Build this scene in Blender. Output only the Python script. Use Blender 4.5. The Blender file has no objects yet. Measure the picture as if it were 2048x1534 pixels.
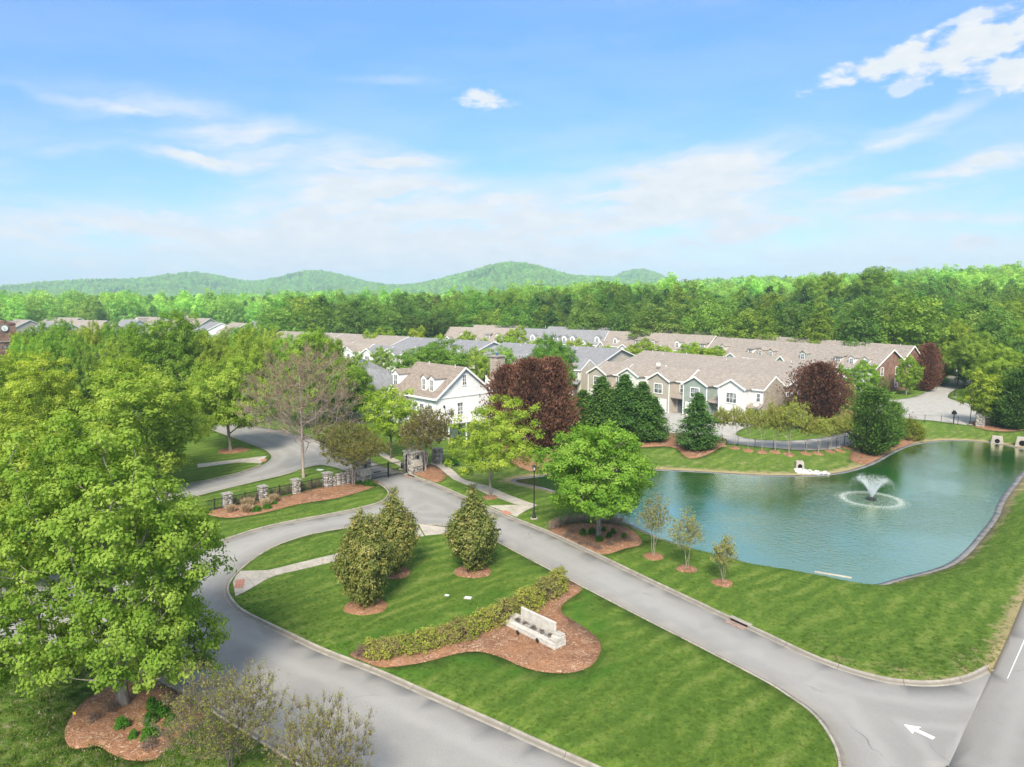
import bpy, bmesh, math, random
import numpy as np
from mathutils import Vector, Matrix
from mathutils.geometry import delaunay_2d_cdt

SC = bpy.context.scene
COL = SC.collection
R = math.radians
# ---------------------------------------------------------------- camera
F_PX, PITCH, CAM_H = 1440.0, R(7.2), 20.0
cam_d = bpy.data.cameras.new('camera')
cam_d.sensor_fit = 'HORIZONTAL'
cam_d.angle = 2 * math.atan(1024 / F_PX)
cam_d.clip_start, cam_d.clip_end = 0.5, 20000
cam = bpy.data.objects.new('camera', cam_d)
COL.objects.link(cam)
cam.location = (0, 0, CAM_H)
cam.rotation_euler = (R(90) - PITCH, 0, 0)
SC.camera = cam

# ---------------------------------------------------------------- sky, sun, exposure
SUN_EL, SUN_AZ = R(43), R(187)        # azimuth clockwise from +Y (the view direction)
SKY_STRENGTH = 0.068
SC.view_settings.view_transform = 'Standard'
SC.view_settings.look = 'None'
SC.view_settings.exposure = 1.42
SC.view_settings.gamma = 1
SC.render.engine = 'CYCLES'
SC.cycles.max_bounces = 6
SC.cycles.diffuse_bounces = 4
SC.cycles.glossy_bounces = 2
SC.cycles.transmission_bounces = 3
SC.cycles.transparent_max_bounces = 6
SC.cycles.volume_bounces = 0
SC.cycles.use_denoising = True
SC.cycles.caustics_reflective = False
SC.cycles.caustics_refractive = False

sun_d = bpy.data.lights.new('sun', 'SUN')
sun_d.energy = 2.8
sun_d.angle = R(18)
sun_d.color = (1.0, 0.91, 0.76)
sun = bpy.data.objects.new('sun', sun_d)
COL.objects.link(sun)
sd = Vector((math.sin(SUN_AZ) * math.cos(SUN_EL), math.cos(SUN_AZ) * math.cos(SUN_EL), math.sin(SUN_EL)))
sun.rotation_euler = sd.to_track_quat('Z', 'Y').to_euler()
sun.location = (-30, -60, 90)


def px_dir(px, py):
    a, b = (px - 1024) / F_PX, (767 - py) / F_PX
    return Vector((a, math.cos(PITCH) + b * math.sin(PITCH), -math.sin(PITCH) + b * math.cos(PITCH)))


def az_el(px, py):
    d = px_dir(px, py)
    return math.degrees(math.atan2(d.x, d.y)), math.degrees(math.atan2(d.z, math.hypot(d.x, d.y)))


class NT:
    """small node-tree helper"""
    def __init__(s, tree):
        s.t = tree
        s.n, s.l = tree.nodes, tree.links

    def add(s, kind, inputs=(), **props):
        nd = s.n.new(kind)
        for k, v in props.items():
            setattr(nd, k, v)
        for k, v in (inputs.items() if isinstance(inputs, dict) else enumerate(inputs)):
            if v is None:
                continue
            if hasattr(v, 'is_output'):
                s.l.new(v, nd.inputs[k])
            else:
                nd.inputs[k].default_value = v
        return nd

    def math(s, op, a, b=None, c=None, clamp=False):
        return s.add('ShaderNodeMath', (a, b, c), operation=op, use_clamp=clamp).outputs[0]

    def noise(s, vec, scale, detail=4, rough=0.55, lac=2.0, dist=0.0):
        return s.add('ShaderNodeTexNoise', {'Vector': vec, 'Scale': scale, 'Detail': detail, 'Roughness': rough,
                                            'Lacunarity': lac, 'Distortion': dist}).outputs[0]

    def ramp(s, fac, stops, interp='LINEAR'):
        nd = s.add('ShaderNodeValToRGB', (fac,))
        cr = nd.color_ramp
        cr.interpolation = interp
        while len(cr.elements) > 1:
            cr.elements.remove(cr.elements[-1])
        cr.elements[0].position, cr.elements[0].color = stops[0][0], (*stops[0][1], 1)
        for p, c in stops[1:]:
            e = cr.elements.new(p)
            e.color = (*c, 1)
        return nd.outputs[0]

    def smooth(s, v, lo, hi):
        nd = s.add('ShaderNodeMapRange', {'Value': v, 'From Min': lo, 'From Max': hi, 'To Min': 0.0, 'To Max': 1.0},
                   interpolation_type='SMOOTHSTEP')
        return nd.outputs[0]

    def mix(s, fac, a, b, blend='MIX'):
        nd = s.n.new('ShaderNodeMix')
        nd.data_type, nd.blend_type = 'RGBA', blend
        for sock, v in ((nd.inputs['Factor'], fac), (nd.inputs[6], a), (nd.inputs[7], b)):
            if hasattr(v, 'is_output'):
                s.l.new(v, sock)
            else:
                sock.default_value = (*v, 1) if isinstance(v, tuple) and len(v) == 3 else v
        return nd.outputs[2]

    def vmap(s, vec, loc=(0, 0, 0), rot=(0, 0, 0), scale=(1, 1, 1)):
        if any(rot):                       # turn first, then stretch along the turned axes
            vec = s.add('ShaderNodeMapping', {0: vec, 2: rot}).outputs[0]
        return s.add('ShaderNodeMapping', {0: vec, 1: loc, 3: scale}).outputs[0]


def build_world():
    w = bpy.data.worlds.new('World')
    SC.world = w
    w.use_nodes = True
    w.cycles.sampling_method = 'MANUAL'
    w.cycles.sample_map_resolution = 512
    t = NT(w.node_tree)
    t.n.clear()
    sky = t.add('ShaderNodeTexSky', sky_type='NISHITA', sun_disc=False, sun_elevation=SUN_EL, sun_rotation=SUN_AZ,
                altitude=200.0, air_density=1.0, dust_density=0.6, ozone_density=2.2).outputs[0]
    g = t.add('ShaderNodeTexCoord').outputs['Generated']
    sep = t.add('ShaderNodeSeparateXYZ', (g,)).outputs
    az = t.math('MULTIPLY', t.math('ARCTAN2', sep[0], sep[1]), 57.29578)
    el = t.math('MULTIPLY', t.math('ARCSINE', sep[2]), 57.29578)
    ae = t.add('ShaderNodeCombineXYZ', (az, el, 0.0)).outputs[0]
    # clear, slightly polarised blue; the glare at the horizon is held down as the photograph's exposure does
    grade = t.mix(t.smooth(el, 34.0, 0.0), (0.74, 1.16, 1.48), (0.62, 0.75, 0.96))
    sky = t.mix(1.0, sky, grade, 'MULTIPLY')
    # slow warp so that nothing has a straight edge
    wn = t.add('ShaderNodeTexNoise', {'Vector': ae, 'Scale': 0.16, 'Detail': 5, 'Roughness': 0.6})
    wv = t.add('ShaderNodeVectorMath', (wn.outputs['Color'], (0.5, 0.5, 0.5)), operation='SUBTRACT').outputs[0]
    warp = lambda amt: t.add('ShaderNodeVectorMath', (wv, amt, ae), operation='MULTIPLY_ADD').outputs[0]
    aw = warp((5.0, 2.2, 0))
    aw2 = warp((2.2, 1.4, 0))
    wisp = t.noise(t.vmap(aw, rot=(0, 0, R(-8)), scale=(0.10, 0.55, 1)), 1.0, 6, 0.58)
    wisp2 = t.noise(t.vmap(aw, loc=(7, 3, 0), rot=(0, 0, R(6)), scale=(0.16, 0.9, 1)), 1.0, 6, 0.6)
    billow = t.noise(t.vmap(aw2, scale=(0.42, 1.0, 1)), 1.0, 8, 0.60)
    total = None

    def ell(src, px, py, sx, sy, rot):
        a, e = az_el(px, py)
        v = t.vmap(t.add('ShaderNodeVectorMath', (src, (a, e, 0)), operation='SUBTRACT').outputs[0], rot=(0, 0, R(rot)))
        v = t.add('ShaderNodeVectorMath', (v, (1 / sx, 1 / sy, 0)), operation='MULTIPLY').outputs[0]
        return t.add('ShaderNodeVectorMath', (v,), operation='LENGTH').outputs['Value']

    def acc(m):
        nonlocal total
        total = m if total is None else t.math('MAXIMUM', total, m)
    # high thin streaks (position, half size in degrees, tilt)
    for px, py, sx, sy, rot, amp, nz in [
            (540, 282, 15.5, 2.1, 9, 0.9, wisp), (340, 240, 12.0, 0.7, 8, 0.9, wisp), (760, 330, 7.0, 1.0, -4, 1.1, wisp2),
            (425, 318, 5.6, 0.75, 2, 1.4, wisp2), (1330, 400, 14.0, 3.6, -11, 1.6, wisp), (1500, 360, 5.5, 1.4, -6, 0.75, wisp2),
            (1480, 460, 9.0, 1.0, -8, 1.2, wisp2), (1720, 300, 8.0, 0.9, -20, 1.25, wisp), (1890, 350, 9.5, 0.9, -11, 1.4, wisp2),
            (1900, 437, 9.0, 0.45, 2, 0.7, wisp), (985, 402, 4.2, 0.6, -4, 0.9, wisp2), (700, 415, 12.0, 2.8, -5, 1.45, wisp),
            (880, 465, 24.0, 3.6, -2, 1.55, wisp), (260, 470, 15.0, 2.6, 2, 1.15, wisp2), (80, 305, 5.5, 0.5, -12, 0.4, wisp2),
            (800, 160, 6.0, 0.4, -3, 0.28, wisp)]:
        r = ell(aw, px, py, sx, sy, rot)
        body = t.smooth(r, 1.25, 0.15)
        tex = t.smooth(nz, 0.27, 0.64)
        acc(t.math('MULTIPLY', t.math('MULTIPLY', body, tex), amp))
    # small heaped clouds: shape from the billow noise, crisp upper edge
    for px, py, sx, sy, rot, amp in [
            (1945, 92, 6.4, 1.7, -8, 1.0), (1775, 124, 5.2, 1.05, -14, 1.0), (2010, 138, 3.6, 1.4, -4, 1.0), (1955, 33, 2.4, 0.5, -8, 0.85),
            (1808, 168, 1.3, 0.5, -8, 0.6), (965, 200, 2.8, 0.75, 6, 0.95), (725, 392, 2.2, 0.9, -4, 0.8), (345, 436, 3.6, 0.8, 2, 0.75),
            (875, 488, 2.8, 0.6, 0, 0.7), (1960, 482, 1.9, 0.6, -3, 0.8), (1805, 522, 1.5, 0.4, 0, 0.7), (185, 533, 4.0, 0.9, 0, 0.65),
            (325, 542, 2.2, 0.8, 0, 0.7)]:
        r = ell(aw2, px, py, sx, sy, rot)
        v = t.math('ADD', t.math('SUBTRACT', 1.0, r), t.math('MULTIPLY', t.math('SUBTRACT', billow, 0.5), 2.3))
        acc(t.math('MULTIPLY', t.smooth(v, 0.05, 0.62), amp))
    # thin veil over the whole sky, thicker towards the horizon
    veil = t.noise(t.vmap(aw, loc=(31, 8, 0), scale=(0.05, 0.22, 1)), 1.0, 5, 0.6)
    low = t.smooth(el, 15.0, 1.0)
    veilm = t.math('MULTIPLY', t.smooth(veil, 0.40, 0.62), t.math('MULTIPLY_ADD', low, 0.50, 0.10))
    total = t.math('ADD', total, veilm, clamp=True)
    total = t.math('ADD', total, t.math('MULTIPLY', t.smooth(el, 7.0, -1.0), 0.20), clamp=True)
    # high cirrus seen in plan, evenly over the whole dome
    zc = t.math('MAXIMUM', sep[2], 0.12)
    plan = t.add('ShaderNodeCombineXYZ', (t.math('DIVIDE', sep[0], zc), t.math('DIVIDE', sep[1], zc), 0.0)).outputs[0]
    cir = t.noise(t.vmap(plan, rot=(0, 0, R(18)), scale=(0.5, 1.3, 1)), 1.0, 5, 0.62)
    cirm = t.math('MULTIPLY', t.smooth(cir, 0.28, 0.58), t.math('MULTIPLY', t.smooth(el, 18.0, 31.0), 0.88))
    total = t.math('ADD', total, cirm, clamp=True)
    cloudc = t.mix(t.smooth(billow, 0.3, 0.75), (4.35, 4.75, 5.1), (5.1, 5.25, 5.4))
    col = t.mix(total, sky, cloudc)
    bg = t.add('ShaderNodeBackground', {'Color': col, 'Strength': SKY_STRENGTH})
    out = t.add('ShaderNodeOutputWorld')
    t.l.new(bg.outputs[0], out.inputs[0])


build_world()

# ================================================================ helpers
rng = np.random.default_rng(7)
random.seed(7)


def P(px, py, z=0.0):
    """where the sight line of a photo point meets the level z"""
    d = px_dir(px, py)
    k = (z - CAM_H) / d.z
    return d.x * k, d.y * k


def smoothstep(a, b, x):
    u = np.clip((np.asarray(x, float) - a) / (b - a), 0, 1)
    return u * u * (3 - 2 * u)


def catmull(pts, step=0.7, closed=False):
    pts = np.array(pts, float)
    n = len(pts)
    out = []
    segs = n if closed else n - 1
    for i in range(segs):
        p1, p2 = pts[i], pts[(i + 1) % n]
        p0 = pts[i - 1] if (closed or i > 0) else 2 * p1 - p2
        p3 = pts[(i + 2) % n] if (closed or i + 2 < n) else 2 * p2 - p1
        k = max(1, int(math.ceil(np.linalg.norm(p2 - p1) / step)))
        # centripetal-ish: limit tangents so that uneven spacing does not overshoot
        L = np.linalg.norm(p2 - p1)
        m1 = (p2 - p0) * 0.5
        m2 = (p3 - p1) * 0.5
        for m in (m1, m2):
            lm = np.linalg.norm(m)
            if lm > 1.2 * L:
                m *= 1.2 * L / lm
        for j in range(k):
            s = j / k
            h = (2 * s**3 - 3 * s**2 + 1, s**3 - 2 * s**2 + s, -2 * s**3 + 3 * s**2, s**3 - s**2)
            out.append(h[0] * p1 + h[1] * m1 + h[2] * p2 + h[3] * m2)
    if not closed:
        out.append(pts[-1])
    return np.array(out)


def pxl(pts, z=0.0):
    return [P(a, b, z) for a, b in pts]


def dist_polyline(X, Y, poly, closed=True):
    poly = np.asarray(poly, float)
    A = poly
    B = np.roll(poly, -1, axis=0)
    if not closed:
        A, B = A[:-1], B[:-1]
    pts = np.stack([np.ravel(X), np.ravel(Y)], 1)
    best = np.full(len(pts), 1e9)
    for a, b in zip(A, B):
        ab = b - a
        L2 = max(ab @ ab, 1e-9)
        tt = np.clip(((pts - a) @ ab) / L2, 0, 1)
        q = a + tt[:, None] * ab
        best = np.minimum(best, np.hypot(pts[:, 0] - q[:, 0], pts[:, 1] - q[:, 1]))
    return best.reshape(np.shape(X))


def inside(X, Y, poly):
    poly = np.asarray(poly, float)
    x, y = np.ravel(X), np.ravel(Y)
    c = np.zeros(len(x), bool)
    x0, y0 = poly[-1]
    for x1, y1 in poly:
        if y0 != y1:
            cond = ((y1 > y) != (y0 > y)) & (x < (x0 - x1) * (y - y1) / (y0 - y1) + x1)
            c ^= cond
        x0, y0 = x1, y1
    return c.reshape(np.shape(X))


# ---------------------------------------------------------------- objects
def tag(o, label=None, cat=None, group=None, kind=None):
    if label: o['label'] = label
    if cat: o['category'] = cat
    if group: o['group'] = group
    if kind: o['kind'] = kind
    return o


def link(name, data, parent=None, loc=None, rotz=0.0):
    o = bpy.data.objects.new(name, data)
    COL.objects.link(o)
    if parent is not None:
        o.parent = parent
    if loc is not None:
        o.location = loc
    if rotz:
        o.rotation_euler = (0, 0, rotz)
    return o


def empty(name, loc=(0, 0, 0), rotz=0.0):
    o = link(name, None, None, loc, rotz)
    o.empty_display_size = 0.5
    return o


def children(o):
    return [c for c in bpy.data.objects if c.parent == o]


def copy_tree(o, parent=None):
    c = o.copy()
    COL.objects.link(c)
    c.parent = parent
    for ch in KIDS.get(o.name, ()):
        d = copy_tree(ch, c)
        KIDS.setdefault(c.name, []).append(d)
    return c


KIDS = {}


def np_mesh(name, V, faces, mat=None, tint=None, smooth=False, attrs=None):
    """faces: int array (n,3) or (n,4)"""
    V = np.asarray(V, np.float32)
    faces = np.asarray(faces, np.int32)
    me = bpy.data.meshes.new(name)
    nf, k = faces.shape
    me.vertices.add(len(V))
    me.vertices.foreach_set('co', V.ravel())
    me.loops.add(nf * k)
    me.loops.foreach_set('vertex_index', faces.ravel())
    me.polygons.add(nf)
    me.polygons.foreach_set('loop_start', np.arange(0, nf * k, k, dtype=np.int32))
    if smooth:
        me.polygons.foreach_set('use_smooth', np.ones(nf, bool))
    if tint is not None:
        a = me.attributes.new('tint', 'FLOAT', 'POINT')
        a.data.foreach_set('value', np.asarray(tint, np.float32))
    for an, av in (attrs or {}).items():
        a = me.attributes.new(an, 'FLOAT', 'POINT')
        a.data.foreach_set('value', np.asarray(av, np.float32))
    me.update(calc_edges=True)
    if mat is not None:
        me.materials.append(mat)
    return me


class MB:
    """collects simple solids into one mesh"""
    def __init__(s):
        s.v, s.f, s.marks = [], [], []

    def poly(s, pts, faces):
        b, c = len(s.v), len(s.f)
        s.v += [tuple(p) for p in pts]
        s.f += [tuple(i + b for i in f) for f in faces]
        s.marks.append((b, len(s.v), c, len(s.f)))
        return s

    def box(s, x0, x1, y0, y1, z0, z1):
        return s.poly([(x0, y0, z0), (x1, y0, z0), (x1, y1, z0), (x0, y1, z0), (x0, y0, z1), (x1, y0, z1), (x1, y1, z1), (x0, y1, z1)],
                      [(0, 3, 2, 1), (4, 5, 6, 7), (0, 1, 5, 4), (1, 2, 6, 5), (2, 3, 7, 6), (3, 0, 4, 7)])

    def bar(s, a, b, w, h=None, up=(0, 0, 1)):
        """box beam from a to b"""
        a, b = Vector(a), Vector(b)
        d = (b - a).normalized()
        h = w if h is None else h
        u = Vector(up)
        sx = d.cross(u)
        if sx.length < 1e-4:
            sx = d.cross(Vector((1, 0, 0)))
        sx.normalize()
        sy = sx.cross(d).normalized()
        pts = []
        for q in (a, b):
            for i, j in ((-1, -1), (1, -1), (1, 1), (-1, 1)):
                pts.append(q + sx * (i * w / 2) + sy * (j * h / 2))
        return s.poly(pts, [(3, 2, 1, 0), (4, 5, 6, 7), (0, 1, 5, 4), (1, 2, 6, 5), (2, 3, 7, 6), (3, 0, 4, 7)])

    def lathe(s, prof, n=12, cx=0, cy=0, z=0):
        """prof: (r, z) from bottom to top"""
        pts, fs = [], []
        for r, h in prof:
            for i in range(n):
                a = 2 * math.pi * i / n
                pts.append((cx + r * math.cos(a), cy + r * math.sin(a), z + h))
        for k in range(len(prof) - 1):
            for i in range(n):
                j = (i + 1) % n
                fs.append((k * n + i, k * n + j, (k + 1) * n + j, (k + 1) * n + i))
        fs.append(tuple(range(n))[::-1])
        fs.append(tuple((len(prof) - 1) * n + i for i in range(n)))
        return s.poly(pts, fs)

    def extrude(s, outline, z0, z1):
        n = len(outline)
        pts = [(x, y, z0) for x, y in outline] + [(x, y, z1) for x, y in outline]
        fs = [tuple(range(n))[::-1], tuple(range(n, 2 * n))]
        for i in range(n):
            j = (i + 1) % n
            fs.append((i, j, n + j, n + i))
        return s.poly(pts, fs)

    def mesh(s, name, mat, smooth=False, bevel=0.0):
        me = bpy.data.meshes.new(name)
        me.from_pydata(s.v, [], s.f)
        bm = bmesh.new()
        bm.from_mesh(me)
        bmesh.ops.recalc_face_normals(bm, faces=bm.faces)
        if bevel:
            bmesh.ops.bevel(bm, geom=list(bm.edges), offset=bevel, segments=1, affect='EDGES')
        if smooth:
            for f in bm.faces:
                f.smooth = True
        bm.to_mesh(me)
        bm.free()
        if mat is not None:
            me.materials.append(mat)
        return me

    def build_each(s, name, mat, parent=None):
        """one object for each solid collected so far"""
        k = 0
        for i in s.marks:
            m = MB()
            m.v = s.v[i[0]:i[1]]
            m.f = [tuple(q - i[0] for q in f) for f in s.f[i[2]:i[3]]]
            m.build(name, mat, parent)

    def build(s, name, mat, parent=None, smooth=False, bevel=0.0, loc=None, rotz=0.0):
        o = link(name, s.mesh(name, mat, smooth, bevel), parent, loc, rotz)
        if parent is not None:
            KIDS.setdefault(parent.name, []).append(o)
        return o


# ---------------------------------------------------------------- materials
MATS = {}


def mat_new(name):
    m = bpy.data.materials.new(name)
    m.use_nodes = True
    t = NT(m.node_tree)
    t.n.clear()
    out = t.add('ShaderNodeOutputMaterial')
    return m, t, out


def principled(t, out, col, rough=0.8, spec=0.3, bump=None, bstr=0.3, bdist=0.05, metal=0.0, **kw):
    p = t.add('ShaderNodeBsdfPrincipled')
    for k, v in (('Base Color', col), ('Roughness', rough), ('Specular IOR Level', spec), ('Metallic', metal), *kw.items()):
        if hasattr(v, 'is_output'):
            t.l.new(v, p.inputs[k])
        else:
            p.inputs[k].default_value = (*v, 1) if isinstance(v, tuple) and len(v) == 3 else v
    if bump is not None:
        b = t.add('ShaderNodeBump', {'Strength': bstr, 'Distance': bdist, 'Height': bump})
        t.l.new(b.outputs[0], p.inputs['Normal'])
    t.l.new(p.outputs[0], out.inputs[0])
    return p


def plain(name, col, rough=0.6, spec=0.3, var=0.12, scale=3.0, metal=0.0, bump=0.0):
    """paint, metal or stone of one colour with slight mottling"""
    if name in MATS:
        return MATS[name]
    m, t, out = mat_new(name)
    co = t.add('ShaderNodeTexCoord').outputs['Object']
    n = t.noise(co, scale, 5, 0.6)
    f = t.smooth(n, 0.3, 0.7)
    c = t.mix(f, tuple(x * (1 - var) for x in col), tuple(min(1, x * (1 + var)) for x in col))
    principled(t, out, c, rough, spec, n if bump else None, bump, 0.03, metal)
    MATS[name] = m
    return m


def siding(name, col, pitch=0.18):
    """horizontal lap boards too fine to count at this distance"""
    if name in MATS:
        return MATS[name]
    m, t, out = mat_new(name)
    co = t.add('ShaderNodeTexCoord').outputs['Object']
    z = t.add('ShaderNodeSeparateXYZ', (co,)).outputs[2]
    saw = t.math('FRACT', t.math('DIVIDE', z, pitch))
    n = t.noise(co, 1.2, 4, 0.6)
    c = t.mix(t.smooth(n, 0.3, 0.7), tuple(x * 0.92 for x in col), tuple(min(1, x * 1.05) for x in col))
    principled(t, out, c, 0.6, 0.25, saw, 0.5, 0.03)
    MATS[name] = m
    return m


def brickmat(name, c1, c2, mortar, sx=0.24, sy=0.075, stone=False):
    if name in MATS:
        return MATS[name]
    m, t, out = mat_new(name)
    co = t.add('ShaderNodeTexCoord').outputs['Object']
    s = t.add('ShaderNodeSeparateXYZ', (co,)).outputs
    v = t.add('ShaderNodeCombineXYZ', (t.math('ADD', s[0], s[1]), s[2], 0.0)).outputs[0]
    if stone:
        vo = t.add('ShaderNodeTexVoronoi', {'Vector': t.vmap(v, scale=(3.2, 5.5, 1)), 'Scale': 1.0, 'Randomness': 0.9})
        e = t.add('ShaderNodeTexVoronoi', {'Vector': t.vmap(v, scale=(3.2, 5.5, 1)), 'Scale': 1.0, 'Randomness': 0.9}, feature='DISTANCE_TO_EDGE').outputs[0]
        r = t.add('ShaderNodeSeparateColor', (vo.outputs['Color'],)).outputs[0]
        c = t.mix(r, c1, c2)
        f = t.smooth(e, 0.02, 0.09)
        c = t.mix(f, mortar, c)
        principled(t, out, c, 0.85, 0.2, f, 0.8, 0.05)
    else:
        b = t.add('ShaderNodeTexBrick', {'Vector': v, 'Color1': (*c1, 1), 'Color2': (*c2, 1), 'Mortar': (*mortar, 1), 'Scale': 1.0,
                                         'Mortar Size': 0.008, 'Brick Width': sx, 'Row Height': sy})
        n = t.noise(co, 0.9, 4)
        c = t.mix(t.smooth(n, 0.35, 0.7), b.outputs[0], t.mix(0.75, b.outputs[0], tuple(x * 0.6 for x in c1)))
        principled(t, out, c, 0.85, 0.2, b.outputs[1], -0.5, 0.02)
    MATS[name] = m
    return m


def shingle(name, col, var=0.22):
    if name in MATS:
        return MATS[name]
    m, t, out = mat_new(name)
    co = t.add('ShaderNodeTexCoord').outputs['Object']
    b = t.add('ShaderNodeTexBrick', {'Vector': co, 'Color1': (*[x * (1 - var) for x in col], 1), 'Color2': (*[x * (1 + var) for x in col], 1),
                                     'Mortar': (*[x * 0.55 for x in col], 1), 'Scale': 1.0, 'Mortar Size': 0.012, 'Brick Width': 0.42, 'Row Height': 0.22})
    n = t.noise(co, 0.35, 5, 0.65)
    n2 = t.noise(co, 5.0, 3, 0.6)
    c = t.mix(t.smooth(n, 0.3, 0.72), t.mix(0.35, b.outputs[0], tuple(x * 0.72 for x in col)), b.outputs[0])
    c = t.mix(t.math('MULTIPLY', t.smooth(n2, 0.35, 0.7), 0.4), c, tuple(min(1, x * 1.25) for x in col))
    principled(t, out, c, 0.9, 0.15, b.outputs[1], -0.4, 0.02)
    MATS[name] = m
    return m


def bark(name, c1, c2):
    if name in MATS:
        return MATS[name]
    m, t, out = mat_new(name)
    co = t.add('ShaderNodeTexCoord').outputs['Object']
    n = t.noise(t.vmap(co, scale=(9, 9, 2.2)), 1.0, 5, 0.65)
    principled(t, out, t.mix(t.smooth(n, 0.3, 0.7), c1, c2), 0.9, 0.15, n, 0.7, 0.04)
    MATS[name] = m
    return m


def leafmat(name, stops, trans=0.38, rough=0.55, gloss=0.0, objvar=True, var=0.20):
    """leaf colour: ramp over each leaf's own tint, shifted by the plant's own colour (object colour = multiplier x 0.5)"""
    if name in MATS:
        return MATS[name]
    m, t, out = mat_new(name)
    tn = t.add('ShaderNodeAttribute', attribute_name='tint').outputs['Fac']
    oi = t.add('ShaderNodeObjectInfo')
    c = t.ramp(tn, stops)
    if objvar:
        c2 = t.mix(1.0, c, oi.outputs['Color'], 'MULTIPLY')
        c = t.add('ShaderNodeVectorMath', {0: c2, 'Scale': 2.0}, operation='SCALE').outputs[0]
        hs = t.add('ShaderNodeHueSaturation', {'Hue': t.math('MULTIPLY_ADD', oi.outputs['Random'], 0.05 * var + 0.008, 0.5 - 0.025 * var - 0.004), 'Saturation': 1.0,
                                               'Value': t.math('MULTIPLY_ADD', t.math('FRACT', t.math('MULTIPLY', oi.outputs['Random'], 7.3)), var, 1.0 - 0.5 * var), 'Fac': 1.0, 'Color': c})
        c = hs.outputs[0]
    if gloss:
        d = t.add('ShaderNodeBsdfPrincipled', {'Base Color': c, 'Roughness': rough, 'Specular IOR Level': gloss}).outputs[0]
    else:
        d = t.add('ShaderNodeBsdfDiffuse', {'Color': c}).outputs[0]
    tc = t.mix(1.0, c, (1.15, 1.1, 0.5), 'MULTIPLY')
    tr = t.add('ShaderNodeBsdfTranslucent', {'Color': tc}).outputs[0]
    mx = t.add('ShaderNodeMixShader', (trans, d, tr)).outputs[0]
    t.l.new(mx, out.inputs[0])
    MATS[name] = m
    return m

# ================================================================ the lie of the land
WATER_Z, LAWN = -1.15, 0.12
POND = catmull([P(a, b, WATER_Z) for a, b in [
    (1030, 962), (1085, 953), (1180, 944), (1300, 941), (1400, 945), (1500, 951), (1570, 953), (1636, 952), (1685, 947), (1725, 937),
    (1755, 925), (1780, 911), (1808, 897), (1840, 888), (1880, 883), (1930, 882), (1985, 887), (2035, 897), (2085, 912), (2090, 925),
    (2047, 942), (2023, 968), (1998, 1001), (1984, 1034), (1956, 1070), (1926, 1104), (1893, 1128), (1850, 1143), (1800, 1155),
    (1748, 1169), (1700, 1165), (1650, 1153), (1590, 1143), (1511, 1130), (1462, 1116), (1385, 1097), (1312, 1072), (1265, 1050),
    (1225, 1031), (1165, 1003), (1095, 977)]], 1.2, True)


def far_z(x, y):
    """gentle valley on one side, rising ground on the other, wooded hills at the back"""
    x, y = np.asarray(x, float), np.asarray(y, float)
    z = 7.0 * smoothstep(185, 350, y) * smoothstep(-70, 90, x)
    z += 11.0 * smoothstep(130, 360, x) * smoothstep(200, 470, y)
    z += 5.0 * smoothstep(480, 1000, y) * smoothstep(0, 260, x)
    z += -9.0 * smoothstep(420, 1300, y) * smoothstep(60, -200, x)
    g = lambda cx, cy, sx, sy, a: a * np.exp(-((x - cx) / sx)**2 - ((y - cy) / sy)**2)
    z += 44.0 * np.exp(-(np.clip(np.abs(x + 780) - 620, 0, None) / 330)**2) * np.exp(-((y - 2750) / 430)**2)
    z += g(-1135, 2560, 125, 330, 42) + g(-1290, 2600, 130, 300, 10) + g(-800, 2950, 150, 330, 60) + g(-640, 2900, 130, 300, 18)
    z += g(-28, 2320, 140, 330, 72) + g(130, 2400, 140, 300, 36) + g(-210, 2380, 130, 300, 34)
    z += g(555, 3200, 150, 350, 84) + g(330, 2700, 200, 350, 34)
    z += g(-1500, 2400, 260, 380, 22) + g(-1900, 2500, 420, 400, 18)
    z += 2.2 * np.sin(x * 0.013 + 1.3) * np.sin(y * 0.011) * smoothstep(300, 700, y)
    return z


def hz(x, y):
    x, y = np.asarray(x, float), np.asarray(y, float)
    d = dist_polyline(x, y, POND)
    ins = inside(x, y, POND)
    d = np.where(ins, -d, d)
    bw = 3.6 + 6.5 * smoothstep(64, 80, y)
    z = -1.25 * (1 - smoothstep(0, 1, d / bw))
    z = z - 0.55 * smoothstep(0, -2.5, d)
    # shallow swale beside the public road
    z += far_z(x, y)
    return z


_tt = np.concatenate([np.arange(10, 260, 1.0), np.geomspace(260, 4300, 260)])


def G(px, py, lift=LAWN):
    """photo point -> first point where the sight line meets the ground"""
    d = px_dir(px, py)
    zr = lambda k: CAM_H + d.z / d.y * k
    gap = zr(_tt) - hz(d.x / d.y * _tt, _tt) - lift
    i = int(np.argmax(gap < 0))
    lo, hi = (_tt[i - 1], _tt[i]) if i > 0 else (_tt[-2], _tt[-1])
    for _ in range(12):
        m_ = 0.5 * (lo + hi)
        if zr(m_) - float(hz(np.array([d.x / d.y * m_]), np.array([m_]))[0]) - lift < 0:
            hi = m_
        else:
            lo = m_
    x, y = d.x / d.y * hi, hi
    return Vector((x, y, float(hz(np.array([x]), np.array([y]))[0]) + lift))


def gz(x, y, lift=LAWN):
    return float(hz(np.array([x]), np.array([y]))[0]) + lift


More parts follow.
